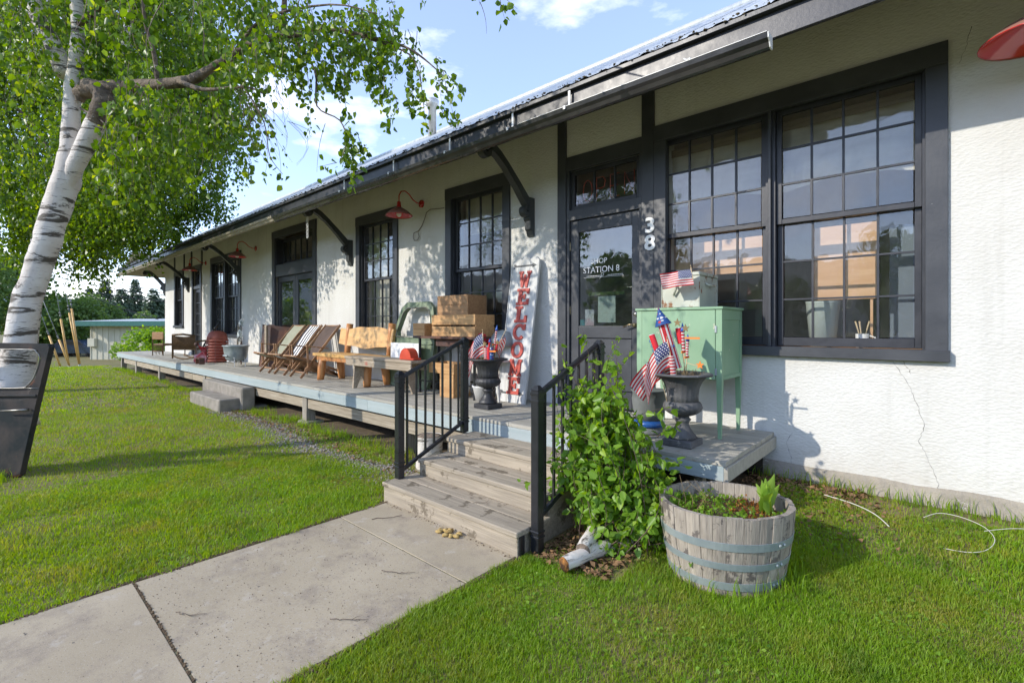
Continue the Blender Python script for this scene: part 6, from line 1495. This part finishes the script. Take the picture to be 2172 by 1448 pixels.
# ================================================================ LOGS, STUMP, LITTER
M['log_end'] = mat('rotten_end', (.45, .19, .04), (.10, .045, .02), scale=22, rough=.95, bump=1, bscale=40, bdist=.02)
M['log_end_grey'] = mat('grey_end', (.12, .10, .085), (.30, .22, .15), scale=20, rough=.95, bump=1, bscale=40, bdist=.02)
def log(a, b, r, label, em='log_end', hollow=.0):
    e = empty('birch_log', a, label, 'log', 'cut birch logs under the bush'); a, b = Vector(a), Vector(b); d = (b - a).normalized()
    P = [a + (b - a) * t + Vector((0, 0, .01 * math.sin(t * 5))) for t in np.linspace(0, 1, 9)]
    m_ = MB().tube(P, [r * (1 + .06 * math.sin(k * 2.1)) for k in range(9)], 16, cap=False); m_.build('bark_sleeve', M['bark'], e)
    q_ = d.to_track_quat('Z', 'Y').to_matrix().to_4x4()
    for p, s_ in ((a, 1), (b, -1)):
        q2 = q_.copy(); q2.translation = p
        m_ = MB().lathe([(r * .99, 0), (r * .92, .006 * s_), (r * .6, .014 * s_), (r * .3, .006 * s_), (0.0, .012 * s_)], 14, mod=lambda q, i, z: 1 + .06 * math.sin(q * 3 + i * 2)); m_.v = [tuple(q2 @ Vector(v)) for v in m_.v]; m_.build('cut_end', M[em], e)
log((-1.722, 2.60, .115), (-1.93, 3.32, .17), .048, 'pale birch log lying on top, its grey cut end facing the path', 'log_end_grey')
log((-1.755, 2.44, .075), (-1.62, 3.1, .075), .046, 'lower birch log with a crumbling orange rotten end')
log((-1.66, 2.98, .17), (-1.30, 3.30, .12), .042, 'short birch log with a brown cut end, highest under the bush', 'log_end_grey')
log((-1.615, 2.86, .08), (-1.50, 3.35, .08), .040, 'half hidden birch log with a torn rusty end near the barrel')
e = empty('birch_stump', (-4.25, 3.36, 0), 'short white birch stump standing under the deck edge left of the steps', 'stump')
MB().lathe([(.155, -.05), (.148, .1), (.14, .25), (.145, .345)], 20, (-4.25, 3.36, 0), cap=False, mod=lambda q, i, z: 1 + .05 * math.sin(q * 3)).build('bark_sleeve', M['bark'], e)
MB().lathe([(.143, .34), (.09, .345), (0.0, .34)], 20, (-4.25, 3.36, 0), mod=lambda q, i, z: 1 + .05 * math.sin(q * 3)).build('cut_top', M['log_end_grey'], e)
def scatter(name, n, fn, kinds, m, zoff=.0):
    m_ = MB()
    for k in range(n):
        x, y = fn(); s_ = nr.uniform(*kinds); z = gz(x, y) + zoff; q = nr.uniform(0, 6.28)
        pts = [(s_ * math.cos(q + a) * nr.uniform(.6, 1.1), s_ * math.sin(q + a) * nr.uniform(.6, 1.1)) for a in (0, 1.25, 2.5, 3.8, 5.0)]
        hgt = s_ * nr.uniform(.5, .9)
        vs = [(x + a, y + b, z - .003) for a, b in pts] + [(x + a * .6, y + b * .6, z + hgt) for a, b in pts]
        m_.add(vs, [(i, (i + 1) % 5, 5 + (i + 1) % 5, 5 + i) for i in range(5)] + [(5, 6, 7, 8, 9)])
    return m_.build(name, m, None, kind='stuff', fixn=False)
M['gravel'] = mat('gravel', (.34, .31, .28), (.20, .18, .16), scale=30, rough=.95)
def gpos():
    t = nr.random() ** .8; x = -10.1 + 5.9 * t; return x, 2.98 + .10 * math.sin(x * 1.3) + nr.normal() * .14 - .06 * t
scatter('gravel', 2600, gpos, (.008, .022), M['gravel'])
M['litter'] = mat('leaf_litter', (.30, .17, .075), (.14, .08, .04), scale=25, rough=.95, rand=.1)
def litter(n, fn, name='leaf_litter', sz=(.02, .05)):
    P = []; 
    for k in range(n): x, y = fn(); P.append((x, y, gz(x, y) + nr.uniform(.004, .03)))
    P = np.array(P); me = leaves_mesh(name, P, nr.normal(size=(n, 3)) * .4 + np.array([0, 0, 1]), nr.normal(size=(n, 3)) * np.array([1, 1, .25]), nr.uniform(*sz, n), M['litter'], curl=.3, six=False)
    o = bpy.data.objects.new(name, me); COL.objects.link(o); o['kind'] = 'stuff'
def lp1():
    r_ = nr.random()
    if r_ < .42: return nr.uniform(-2.1, -1.5), nr.uniform(2.5, 3.4)
    if r_ < .62: return nr.uniform(-1.3, -.45), 4.72 - abs(nr.normal()) * .22
    if r_ < .9: return nr.uniform(-10, -4.2), 3.22 + nr.normal() * .17
    return nr.uniform(-1.6, -.2), nr.uniform(3.7, 4.7)
litter(3600, lp1)
def twig(pts, label, r=.003):
    r *= .62; P_ = [Vector(p) for p in pts]; P_[-1] = P_[0].lerp(P_[-1], .8); out_ = [P_[0]]
    for a_, b_ in zip(P_[:-1], P_[1:]):
        for k in range(1, 5): out_.append(a_.lerp(b_, k / 4) + Vector((nr.normal() * .007, nr.normal() * .007, 0)))
    m_ = MB().tube(out_, [r * (1.2 - .8 * k / len(out_)) for k in range(len(out_))], 5); c = out_[len(out_) // 2]
    m_.tube([c, c + Vector((nr.normal() * .02, .03, .002)), c + Vector((nr.normal() * .03 + .02, .055, .003))], [r * .7, r * .5, r * .3], 4)
    tag(m_.build('fallen_twig', M['twig'], None), label, 'twig', 'fallen twigs'); return
    tag(MB().tube(pts, [r, r * .8, r * .5][:len(pts)] if len(pts) == 3 else r, 5).build('fallen_twig', M['twig'], None), label, 'twig', 'fallen twigs')
twig([(-3.42, 2.12, .004), (-3.33, 2.26, .006), (-3.30, 2.40, .004)], 'thin forked twig on the path slab at the foot of the steps', .004)
twig([(-2.66, 1.72, .004), (-2.55, 1.76, .006), (-2.44, 1.88, .004)], 'short thin twig on the big path slab near its right edge', .003)
twig([(-3.1, .72, .004), (-3.02, .75, .005), (-2.93, .85, .004)], 'short dark twig on the big path slab near the long joint', .003)
twig([(-2.75, 2.6, .17), (-2.68, 2.68, .172), (-2.60, 2.66, .17)], 'curled dark twig lying on the lowest wooden tread', .003)
twig([(-2.42, 1.25, .004), (-2.34, 1.33, .005), (-2.23, 1.4, .004)], 'crooked twig on the path beside the right hand lawn', .003)
e = empty('dried_fungus', (-2.77, 2.36, 0), 'small heap of yellowish dried fungus pieces at the foot of the lowest step', 'fungus')
for k in range(9):
    x, y = -2.77 + nr.normal() * .045, 2.36 + nr.normal() * .025; MB().lathe([(.012, 0), (.024, .008), (.02, .02), (0.0, .024)], 8, (x, y, .001), mod=lambda q, i, z: 1 + .35 * math.sin(q * 3 + k)).build('piece', mat('fungus_yellow', (.50, .36, .13), (.30, .19, .06), scale=30, rough=.9) if k == 0 else bpy.data.materials['fungus_yellow'], e)
M['cord'] = mat('white_cord', (.62, .60, .52), rough=.6)
def cord(pts, label, r=.002, m='cord', grp='cords lying on the lawn'):
    S_ = smooth_path([(x, y, gz(x, y) + h * .62) for x, y, h in pts], 6); tag(MB().tube(S_, r, 6).build('cord', M[m], None), label, 'cord', grp)
cord([(-.10, 4.40, .03), (-.02, 4.48, .07), (.09, 4.47, .08), (.20, 4.38, .07), (.24, 4.22, .06), (.20, 4.06, .05), (.12, 3.98, .04), (.0, 3.98, .02)], 'looped white cord on the lawn by the wall at the right')
cord([(.20, 4.36, .04), (.34, 4.50, .05), (.5, 4.62, .04)], 'straight end of white cord running along the wall at the right edge')
cord([(-.69, 4.42, .05), (-.5, 4.36, .045), (-.36, 4.25, .04), (-.27, 4.12, .02)], 'thin pale cord in the grass behind the barrel shadow', .0035)
cord([(.52, 2.95, .05), (.36, 2.93, .045), (.20, 2.87, .02)], 'thin dark cable in the grass at the bottom right', .004, 'black_iron')
# dark old truck door leaning against the trunk
p0 = at(48, 1012, 5.0); td = empty('truck_door', (p0.x, p0.y, -.02), 'dark rusty old truck door leaning against the near birch trunk', 'truck door'); td.rotation_euler = (R(-1), 0, R(41.915))
ol = [(-1.12, .0), (-.5, .0), (-.06, .0), (.0, .03), (.14, .70), (.285, 1.36), (.27, 1.39), (.0, 1.40), (-.5, 1.405), (-.95, 1.36), (-1.20, 1.15), (-1.22, .6)]
wi = [(-.95, .95), (-.5, .935), (-.02, .935), (.06, .96), (.13, 1.05), (.185, 1.23), (.15, 1.31), (.06, 1.335), (-.5, 1.335), (-.85, 1.31), (-1.02, 1.15), (-1.04, 1.02)]
def ring_band(o_, i_, y0, y1, lip):
    m_ = MB(); n = len(o_); vs = []
    for (a, b), (c_, e) in zip(o_, i_): vs += [(a, y0, b), (a * .97 + c_ * .03, y0 - .006, b * .97 + e * .03), (c_ * .85 + a * .15, y0 - .006, e * .85 + b * .15), (c_, y0 + lip, e), (c_, y1, e), (a, y1, b)]
    return m_.add(vs, [(i * 6 + k, i * 6 + (k + 1) % 6, ((i + 1) % n) * 6 + (k + 1) % 6, ((i + 1) % n) * 6 + k) for i in range(n) for k in range(6)])
ring_band(ol, wi, -.025, .03, .012).build('door_skin', M['door_dark'], td, local=True)
MB().tube([(a, -.034, b) for a, b in smooth_path([(x, z, 0) for x, z in wi] + [(*wi[0], 0)], 4) for a, b in [(a, b)]] if False else [(p[0], -.030, p[1]) for p in smooth_path([(x, z, 0) for x, z in wi] + [(wi[0][0], wi[0][1], 0)], 4)[:-1]], .006, 6, closed=True).build('window_trim', M['chrome'], td, local=True)
MB().box(-1.15, .165, -.046, -.030, .845, .868, .004).build('belt_moulding', M['door_dark'], td, local=True, fixn=False)
MB().tube([(.10, -.045, .715), (.08, -.075, .715), (-.17, -.07, .705)], [.014, .012, .005], 8).build('handle', M['chrome'], td, local=True)
MB().tube([(.19, -.035, .93), (.03, -.035, .935)], .003, 5).build('trim_clip', M['chrome'], td, local=True)
p0 = at(46, 1012, 5.0) - RGT * 1.05
# loose bark piece and grass fringe handled with the lawn

# ================================================================ BACKGROUND
def at_ground(u, d):
    p = at(u, 700, d); p.z = gz(p.x, p.y); return p
def bgtree(u, d, h, rw, n, sz, label, m='far_leaf', name='leafy_tree', cat='tree', low=.15, grp='trees beyond the far lawn'):
    p = at_ground(u, d); e = empty(name, tuple(p), label, cat, grp)
    MB().tube([p, p + Vector((.1, 0, h * .4)), p + Vector((0, .1, h * .8))], [rw * .09, rw * .06, rw * .02], 8).build('trunk', M['bark_dark'], e)
    nb_ = 26; P = []; T = []; 
    for k in range(nb_):
        q = unit(1)[0]; c = np.array(p) + np.array([q[0] * rw * .62, q[1] * rw * .62, h * (low + (1 - low) * .5) + q[2] * h * (1 - low) * .38]); br_ = rw * nr.uniform(.28, .45)
        k_ = unit(n // nb_) * (nr.random((n // nb_, 1)) ** .35) * br_ * np.array([1, 1, .8]); P.append(c + k_); T.append(k_ / br_ + nr.normal(size=k_.shape) * .6 + np.array([0, 0, -.4]))
    P = np.concatenate(P); T = np.concatenate(T); nn = len(P)
    me = leaves_mesh('crown', P, nr.normal(size=(nn, 3)) + np.array([0, 0, .6]), T, sz * nr.uniform(.6, 1.3, nn), M[m], six=False, wide=1.0)
    o = bpy.data.objects.new('crown', me); COL.objects.link(o); o.parent = e; o.location = -origin(e); o['kind'] = 'stuff'
bgtree(95, 44, 5.4, 3.2, 5200, .30, 'round leafy green tree left of the yellow guy guards')
bgtree(150, 40, 4.9, 2.8, 5200, .28, 'round leafy green tree straight behind the yellow guy guards')
bgtree(196, 47, 5.6, 2.6, 5200, .30, 'dense leafy tree close left of the shed roof')
bgtree(20, 42, 9, 3.6, 5200, .30, 'leafy green tree glimpsed left of the near birch trunk')
bgtree(-60, 38, 9, 3.6, 4000, .30, 'leafy green tree at the far left edge')
bgtree(300, 56, 4.0, 2.2, 4600, .30, 'rounded pale green tree rising behind the shed roof', low=.05)
bgtree(243, 60, 3.8, 2.2, 3600, .30, 'small leafy tree over the left end of the shed roof', low=.05)
bgtree(306, 30, 2.4, 1.3, 1700, .15, 'loose pale green shrub in front of the shed', 'shrub_leaf', 'pale_shrub', 'shrub', .1, None)
bgtree(262, 30.5, 1.5, .8, 600, .13, 'low green shrub at the foot of the shed wall', 'shrub_leaf', 'pale_shrub', 'shrub', .1, None)
bgtree(338, 28, 2.4, .9, 3000, .15, 'pale green shrub beside the far deck corner', 'shrub_leaf', 'pale_shrub', 'shrub', .1, None)
def spruce(u, d, h, rw, label):
    p = at_ground(u, d); e = empty('spruce_tree', tuple(p), label, 'tree', 'spruce trees behind the shed')
    MB().tube([p, p + Vector((0, 0, h * .97))], [h * .018, .02], 7).build('trunk', M['bark_dark'], e)
    P, T, N = [], [], []
    nl = int(h * 4.5)
    for i in range(nl):
        t = (i + nr.random()) / nl; r_ = rw * (1 - t) ** .85 * nr.uniform(.75, 1.12) + .22; nbr = 10
        for j in range(nbr):
            q = j * 6.283 / nbr + i * 1.1 + nr.normal() * .2; dv = np.array([math.cos(q), math.sin(q), 0])
            m__ = max(4, int(r_ * 9)); s_ = nr.random(m__) ** .7
            P.append(np.array(p) + dv * r_ * s_[:, None] + np.array([0, 0, 1]) * (h * (.06 + .93 * t) - .38 * r_ * s_[:, None] + .12 * r_ * s_[:, None] ** 3) + nr.normal(size=(m__, 3)) * .07)
            T.append(dv * .8 + np.array([0, 0, -.35]) + nr.normal(size=(m__, 3)) * .35); N.append(np.tile([0, 0, 1.], (m__, 1)) + nr.normal(size=(m__, 3)) * .3)
    P, T, N = map(np.concatenate, (P, T, N)); nn = len(P)
    me = leaves_mesh('crown', P, N, T, nr.uniform(.28, .50, nn), M['spruce_leaf'], six=False, wide=.65)
    o = bpy.data.objects.new('crown', me); COL.objects.link(o); o.parent = e; o.location = -origin(e); o['kind'] = 'stuff'
spruce(222, 75, 9.8, 3.0, 'tallest dark spruce, just right of the birch leaves')
spruce(258, 68, 7.9, 2.8, 'broad spruce in the middle behind the shed roof')
spruce(287, 80, 10.3, 2.6, 'narrow pointed spruce second from the depot wall')
spruce(326, 62, 7.2, 2.5, 'blue green spruce standing closest to the depot wall')
spruce(345, 70, 6.6, 2.4, 'spruce half hidden behind the depot corner')
spruce(190, 82, 9.0, 3.0, 'dark spruce mostly hidden by the birch leaves')
# shed
shd = at(193, 700, 35); gsh = -.87; she = empty('shed', (shd.x, shd.y, gsh), 'low cream board shed with a dark green roof edge behind the far lawn', 'shed'); she.rotation_euler = (0, 0, R(41.915))
M['cream_board'] = mat('cream_boards', (.56, .54, .42), (.50, .48, .37), scale=2, rough=.8, rand=.03); M['teal_roof'] = mat('green_fascia', (.02, .12, .10), (.03, .15, .12), rough=.5); M['grey_roof'] = mat('shed_roof', (.40, .43, .44), rough=.6)
LB = lambda *a, ch=0: MB().box(*a, ch)
for k in range(20): LB(k * .42 + .006, (k + 1) * .42 - .006, -.01, .06, 0, 2.46, ch=.004).build('wall_board', M['cream_board'], she, local=True, fixn=False)
LB(.0, 8.4, .06, 5, 0, 2.46).build('wall', M['cream_board'], she, local=True, fixn=False)
for k in range(20): LB(k * .42 - .03, k * .42 + .03, -.04, -.011, 0, 2.44).build('batten', M['cream_board'], she, local=True, fixn=False)
MB().prism([(-.75, 2.72), (5.3, 3.0), (5.3, 3.06), (-.75, 2.80)], lambda a, b, t: (t, a, b), -.75, 9).build('roof', M['grey_roof'], she, local=True)
LB(-.75, 9, -.78, -.752, 2.45, 2.80).build('fascia', M['teal_roof'], she, local=True, fixn=False); LB(-.78, -.751, -.75, 5.3, 2.6, 2.80).build('fascia', M['teal_roof'], she, local=True, fixn=False)
LB(-.02, .5, -.30, -.05, .95, 1.55, ch=.02).build('meter_box', M['cream_board'], she, local=True, fixn=False)
MB().tube([(.2, -.1, 1.55), (.2, -.1, 2.4)], .03, 6).build('conduit', M['cream_board'], she, local=True)
# dark blue car behind the shed corner
cp_ = at(176, 745, 39); car = empty('parked_car', (cp_.x, cp_.y, -.86), 'dark blue car seen in a sliver left of the shed', 'car'); car.rotation_euler = (0, 0, R(35))
M['car_blue'] = mat('car_blue', (.015, .03, .07), rough=.25, coat=.5); M['tyre'] = mat('tyre', (.02, .02, .02), rough=.9); M['car_glass'] = mat('car_glass', (.02, .025, .03), rough=.08)
MB().prism([(-2.1, .28), (2.1, .28), (2.15, .6), (2.0, .82), (1.1, .92), (.55, 1.32), (-1.1, 1.36), (-1.75, .95), (-2.12, .88)], lambda a, b, t: (a, t, b), -.82, .82).build('body', M['car_blue'], car, local=True)
for s in (-.825, .822): MB().prism([(.95, .93), (.48, 1.27), (-1.0, 1.30), (-1.5, .95)], lambda a, b, t: (a, t, b), s, s + .004).build('side_window', M['car_glass'], car, local=True)
for x in (-1.35, 1.35):
    for s in (-.80, .62): MB().tube([(x, s, .32), (x, s + .18, .32)], .32, 16).build('wheel', M['tyre'], car, local=True)
# utility pole guy wires with yellow guards
M['guard'] = mat('yellow_guard', (.72, .44, .13), (.60, .36, .11), rough=.5); M['wire'] = mat('steel_wire', (.22, .23, .24), rough=.5, metal=.4)
for k, (ub, vb, ut, vt, lab) in enumerate([(129, 774, 104, 706, 'leftmost'), (149, 776, 125, 717, 'second from the left'), (147, 772, 129, 669, 'middle'), (169, 778, 147, 663, 'fourth from the left'), (170, 776, 152, 652, 'rightmost')]):
    a = at(ub, 770, 19 + .25 * k); a.z = gz(a.x, a.y); s_ = (19 + .25 * k) / 1018
    b = at(ut, 700, 19 + .25 * k); b.z = a.z + (vb - vt) * s_; d = b - a
    e = empty('guy_wire', tuple(a), 'guy wire in a yellow guard on the far lawn, %s of five' % lab, 'guy wire', 'guy wires anchored in the far lawn')
    MB().tube([a + d * .05, b], .035, 8).build('yellow_guard', M['guard'], e); MB().tube([a - d * .02, a + d * 3.2], .010, 5).build('wire', M['wire'], e)
    MB().tube([a - Vector((0, 0, .05)), a + d * .05], .03, 6).build('anchor_rod', M['galv'], e)
    for j in range(2): MB().tube([b + d * (.05 + .06 * j), b + d * (.08 + .06 * j)], .03, 6).build('clamp', M['wire'], e)
for k, (v0, v1, d, lab) in enumerate([(588, 600, 40, 'highest'), (599, 612, 42, 'second'), (615, 624, 44, 'third'), (608, 690, 38, 'steeply sloping')]):
    a, b = at(120, v0 - 12, d), at(470, v1 + 18, d)
    pts = [a.lerp(b, t) - Vector((0, 0, .5 * math.sin(math.pi * t))) for t in np.linspace(0, 1, 12)]
    tag(MB().tube(pts, .03, 5).build('power_cable', M['black_iron'], None), '%s of the four overhead cables past the far end of the depot' % lab, 'cable', 'overhead cables')
# far hills all round and the trees across the road that the panes mirror
mb = MB(); n = 90; vs = []
for i in range(n + 1):
    q = 2 * math.pi * i / n; h = 16 + 10 * mnoise.noise((math.cos(q) * 2.2, math.sin(q) * 2.2, 0)) + 4 * mnoise.noise((math.cos(q) * 9, math.sin(q) * 9, 3)) + 110 * max(0, -math.sin(q + .5)) ** 1.5
    for (rr, z) in ((360, -6), (700, h * .5), (1000, h), (1500, h * .3)): vs.append((rr * math.cos(q), rr * math.sin(q), z))
mb.add(vs, [(i * 4 + k, i * 4 + 4 + k, i * 4 + 5 + k, i * 4 + 1 + k) for i in range(n) for k in range(3)], True)
mb.build('hills', mat('hills', (.04, .075, .10), (.055, .09, .09), scale=.01, rough=1), kind='structure', fixn=False)  # bluish haze of distance is put into the base colour
P, T = [], []
for k in range(26):
    x = -75 + k * 4.4 + nr.normal() * 1.5; y = -34 + nr.normal() * 6; h = nr.uniform(5, 9.5); n_ = 420
    q = unit(n_) * (nr.random((n_, 1)) ** .35) * np.array([2.6, 2.6, h * .45]); P.append(q + np.array([x, y, h * .52])); T.append(q * .3 + nr.normal(size=(n_, 3)))
P, T = np.concatenate(P), np.concatenate(T); nn = len(P)
me = leaves_mesh('treeline', P, nr.normal(size=(nn, 3)), T, nr.uniform(.5, 1.0, nn), M['far_leaf'], six=False, wide=1.0)
o = bpy.data.objects.new('treeline', me); COL.objects.link(o); o['kind'] = 'stuff'

# ================================================================ GRASS
def gzv(x, y):
    s = lambda a, b, t: (lambda c: c * c * (3 - 2 * c))(np.clip((t - a) / (b - a), 0, 1))
    z = -.02 + .185 * s(2.3, 4.7, y) * s(-2.6, -1.2, x) + .05 * s(-2.16, -1.4, x) * s(1.6, 3.0, y)
    return z - .85 * s(24, 36, np.hypot(x, y)) * s(-20, -24, x)
def blades(n, r0, r1, hgt, wid, nseg, az=(-64, 64), dens=None):
    r_ = np.sqrt(nr.uniform(r0 * r0, r1 * r1, n)); a = np.radians(nr.uniform(*az, n))
    f0 = math.atan2(FWD.y, FWD.x); x, y = r_ * np.cos(f0 - a), r_ * np.sin(f0 - a)
    dd = x * FWD.x + y * FWD.y
    edge = .012 * np.sin(y * 9) + .010 * np.sin(y * 31 + 2) + nr.normal(size=n) * .008
    bad = ((x > -3.665 + edge) & (x < -2.15 - edge) & (y < 2.5)) | ((x > -3.75) & (x < -2.12) & (y > 2.35)) | (y > 4.74 + .03 * np.sin(x * 7))
    bad |= (y > 3.56) & (x < -1.2) | ((y > 3.3) & (x < -9.7) & (x > -12.2)) | ((y > 2.95) & (x < -9.8) & (x > -11.7))
    ex, ey = x - BC.x, y - BC.y; l_, d_ = ex * RGT.x + ey * RGT.y, ex * FWD.x + ey * FWD.y
    bad |= (l_ / .34) ** 2 + (d_ / .30) ** 2 < 1
    dirt = np.exp(-((y - (3.02 + .1 * np.sin(x * 1.3))) / .17) ** 2) * (x < -4.0) * (x > -10.3)
    dirt = np.maximum(dirt, ((x > -2.12) & (x < -1.45) & (y > 2.52) & (y < 3.6)) * .93)
    dirt = np.maximum(dirt, ((y > 3.2) & (x < -4)) * (.55 + .4 * np.sin(x * 2.3)))
    dirt = np.maximum(dirt, .75 * (y > 4.45 + .1 * np.sin(x * 5)) * (x > -1.2)); dirt = np.maximum(dirt, ((x > -1.9) & (x < -1.0) & (y > 3.45)) * .8)
    if r0 < 6: bn = np.array([mnoise.noise((float(a_) * 1.25, float(b_) * 1.25, 9)) + .45 * mnoise.noise((float(a_) * 5, float(b_) * 5, 2)) for a_, b_ in zip(x, y)]); dirt = np.maximum(dirt, np.clip((bn - .24) * 2.2, 0, .5))
    bad |= nr.random(n) < dirt
    x, y, dd, r_ = x[~bad], y[~bad], dd[~bad], r_[~bad]; n = len(x)
    cl = np.array([mnoise.noise((float(a_) * 2.1, float(b_) * 2.1, 5)) for a_, b_ in zip(x[::1], y[::1])]) if n < 400000 else np.zeros(n)
    z = gzv(x, y); q = nr.uniform(0, 2 * math.pi, n); h = hgt * nr.uniform(.45, 1.25, n) * (1 + .55 * cl)
    edge_boost = ((np.abs(x + 3.70) < .06) | (np.abs(x + 2.12) < .06)) & (y < 2.4); h = h * np.where(edge_boost, 1.15, 1)
    lean = nr.uniform(.15, .85, n) * h; cx, sx_ = np.cos(q), np.sin(q); q2 = q + 1.57 + nr.normal(size=n) * .4; lx, ly = np.cos(q2) * lean, np.sin(q2) * lean
    w = wid * nr.uniform(.6, 1.3, n)
    if nseg == 2: k, lv = 5, [(0, 1), (.55, .8)]
    else: k, lv = 3, [(0, 1)]
    V = np.empty((n, k, 3)); i = 0
    for t, ww in lv:
        for s in (-1, 1):
            V[:, i, 0] = x + s * cx * w * ww / 2 + lx * t * t; V[:, i, 1] = y + s * sx_ * w * ww / 2 + ly * t * t; V[:, i, 2] = z + h * t * (1 - .15 * t) - (.004 if t == 0 else 0); i += 1
    V[:, i, 0] = x + lx; V[:, i, 1] = y + ly; V[:, i, 2] = z + h * .85
    return V, nr.random(n), k
def grass_obj(name, parts):
    vs, ls, ps, rn, off = [], [], [], [], 0; lstart = []; lc = 0
    for V, rnd, k in parts:
        n = len(V); vs.append(V.reshape(-1, 3)); b = off + np.arange(n) * k
        if k == 5:
            quad_ = np.stack([b, b + 1, b + 3, b + 2], 1); tri = np.stack([b + 2, b + 3, b + 4], 1)
            ls += [quad_.ravel(), tri.ravel()]; lstart += [lc + np.arange(n) * 4]; lc += 4 * n; lstart += [lc + np.arange(n) * 3]; lc += 3 * n
        else:
            tri = np.stack([b, b + 1, b + 2], 1); ls.append(tri.ravel()); lstart.append(lc + np.arange(n) * 3); lc += 3 * n
        rn.append(np.repeat(rnd, k)); off += n * k
    me = bpy.data.meshes.new(name); V = np.concatenate(vs).astype(np.float32)
    me.vertices.add(len(V)); me.vertices.foreach_set('co', V.ravel()); li = np.concatenate(ls).astype(np.int32); me.loops.add(len(li)); me.loops.foreach_set('vertex_index', li)
    st_ = np.concatenate(lstart).astype(np.int32); me.polygons.add(len(st_)); me.polygons.foreach_set('loop_start', st_)
    a = me.attributes.new('rnd', 'FLOAT', 'POINT'); a.data.foreach_set('value', np.concatenate(rn).astype(np.float32))
    me.update(calc_edges=True); me.materials.append(M['grass']); o = bpy.data.objects.new(name, me); COL.objects.link(o); o['kind'] = 'stuff'
grass_obj('grass', [blades(350000, 1.7, 3.6, .034, .0040, 2), blades(340000, 3.6, 6.5, .038, .0056, 2), blades(230000, 6.5, 12, .05, .010, 1), blades(170000, 12, 26, .055, .020, 1, (-64, 10)), blades(70000, 26, 60, .09, .05, 1, (-64, 0))])
# crumbs of soil along the path and between slabs, small weeds in the lawn
M['crumb'] = mat('soil_crumb', (.09, .06, .035), (.16, .11, .06), scale=40, rough=1)
def ep():
    s_ = nr.random(); y = nr.uniform(-.6, 2.45)
    if s_ < .45: return -3.665 - abs(nr.normal()) * .018 + .02 * math.sin(y * 9) * (nr.random() < .5), y
    if s_ < .8: return -2.15 + abs(nr.normal()) * .02, y
    if s_ < .93: return nr.uniform(-3.65, -2.16), .635 + nr.normal() * .003
    return nr.uniform(-3.65, -2.16), 2.42 - abs(nr.normal()) * .02
scatter('soil_crumbs', 2600, ep, (.003, .010), M['crumb'], .016)
scatter('grit', 900, lambda: (nr.uniform(-3.6, -2.2), nr.uniform(-.5, 2.4)), (.0012, .0035), M['crumb'], .019)
n = 5200; cxy = [(nr.uniform(-7, .8), nr.uniform(.3, 4.4)) for _ in range(60)]; P = []
while len(P) < n:
    c_ = cxy[nr.integers(60)]; x, y = c_[0] + nr.normal() * .16, c_[1] + nr.normal() * .16
    if (-3.74 < x < -2.08 and y < 3.6) or (y > 3.45 and x < -1.1) or y > 4.7 or ((x - BC.x) ** 2 + (y - BC.y) ** 2) < .15: continue
    P.append((x, y, gz(x, y) + nr.uniform(.008, .032)))
P = np.array(P); me = leaves_mesh('lawn_weeds', P, nr.normal(size=(n, 3)) * .35 + np.array([0, 0, 1]), nr.normal(size=(n, 3)) * np.array([1, 1, .3]), nr.uniform(.010, .026, n), M['shrub_leaf'], six=True, wide=.9)
o = bpy.data.objects.new('lawn_weeds', me); COL.objects.link(o); o['kind'] = 'stuff'
# long grass at the edge of the deck and round the door
def tufts(pts, name, h, w):
    parts = []
    P = []
    for (x, y, n) in pts:
        for k in range(n): P.append((x + nr.normal() * .07, y + nr.normal() * .04))
    P = np.array(P); n = len(P); x, y = P[:, 0], P[:, 1]; z = gzv(x, y); q = nr.uniform(0, 6.28, n); hh = h * nr.uniform(.4, 1.2, n); lean = hh * nr.uniform(.1, .6, n)
    lx, ly = np.cos(q) * lean, np.sin(q) * lean; q2 = nr.uniform(0, 6.28, n); V = np.empty((n, 5, 3)); i = 0
    for t, ww in ((0, 1), (.55, .8)):
        for s in (-1, 1): V[:, i] = np.stack([x + s * np.cos(q2) * w * ww / 2 + lx * t * t, y + s * np.sin(q2) * w * ww / 2 + ly * t * t, z + hh * t], 1); i += 1
    V[:, 4] = np.stack([x + lx, y + ly, z + hh * .9], 1)
    grass_obj(name, [(V, nr.random(n) * .6, 5)])
pts = [(nr.uniform(-9.4, -4.4), nr.uniform(3.3, 3.6), 26) for _ in range(60)] + [(nr.uniform(-22.5, -12.5), nr.uniform(3.3, 3.6), 26) for _ in range(90)]
pts += [(p0.x + RGT.x * t + .05, p0.y + RGT.y * t - .12, 60) for t in (.5, .62, .75, .9, 1.0)] + [(nr.uniform(-1.5, 2), 4.70, 12) for _ in range(40)]
pts += [(BC.x + .36 * math.cos(a), BC.y + .33 * math.sin(a), 12) for a in np.linspace(0, 6.28, 26)]
tufts(pts, 'long_grass', .13, .006)
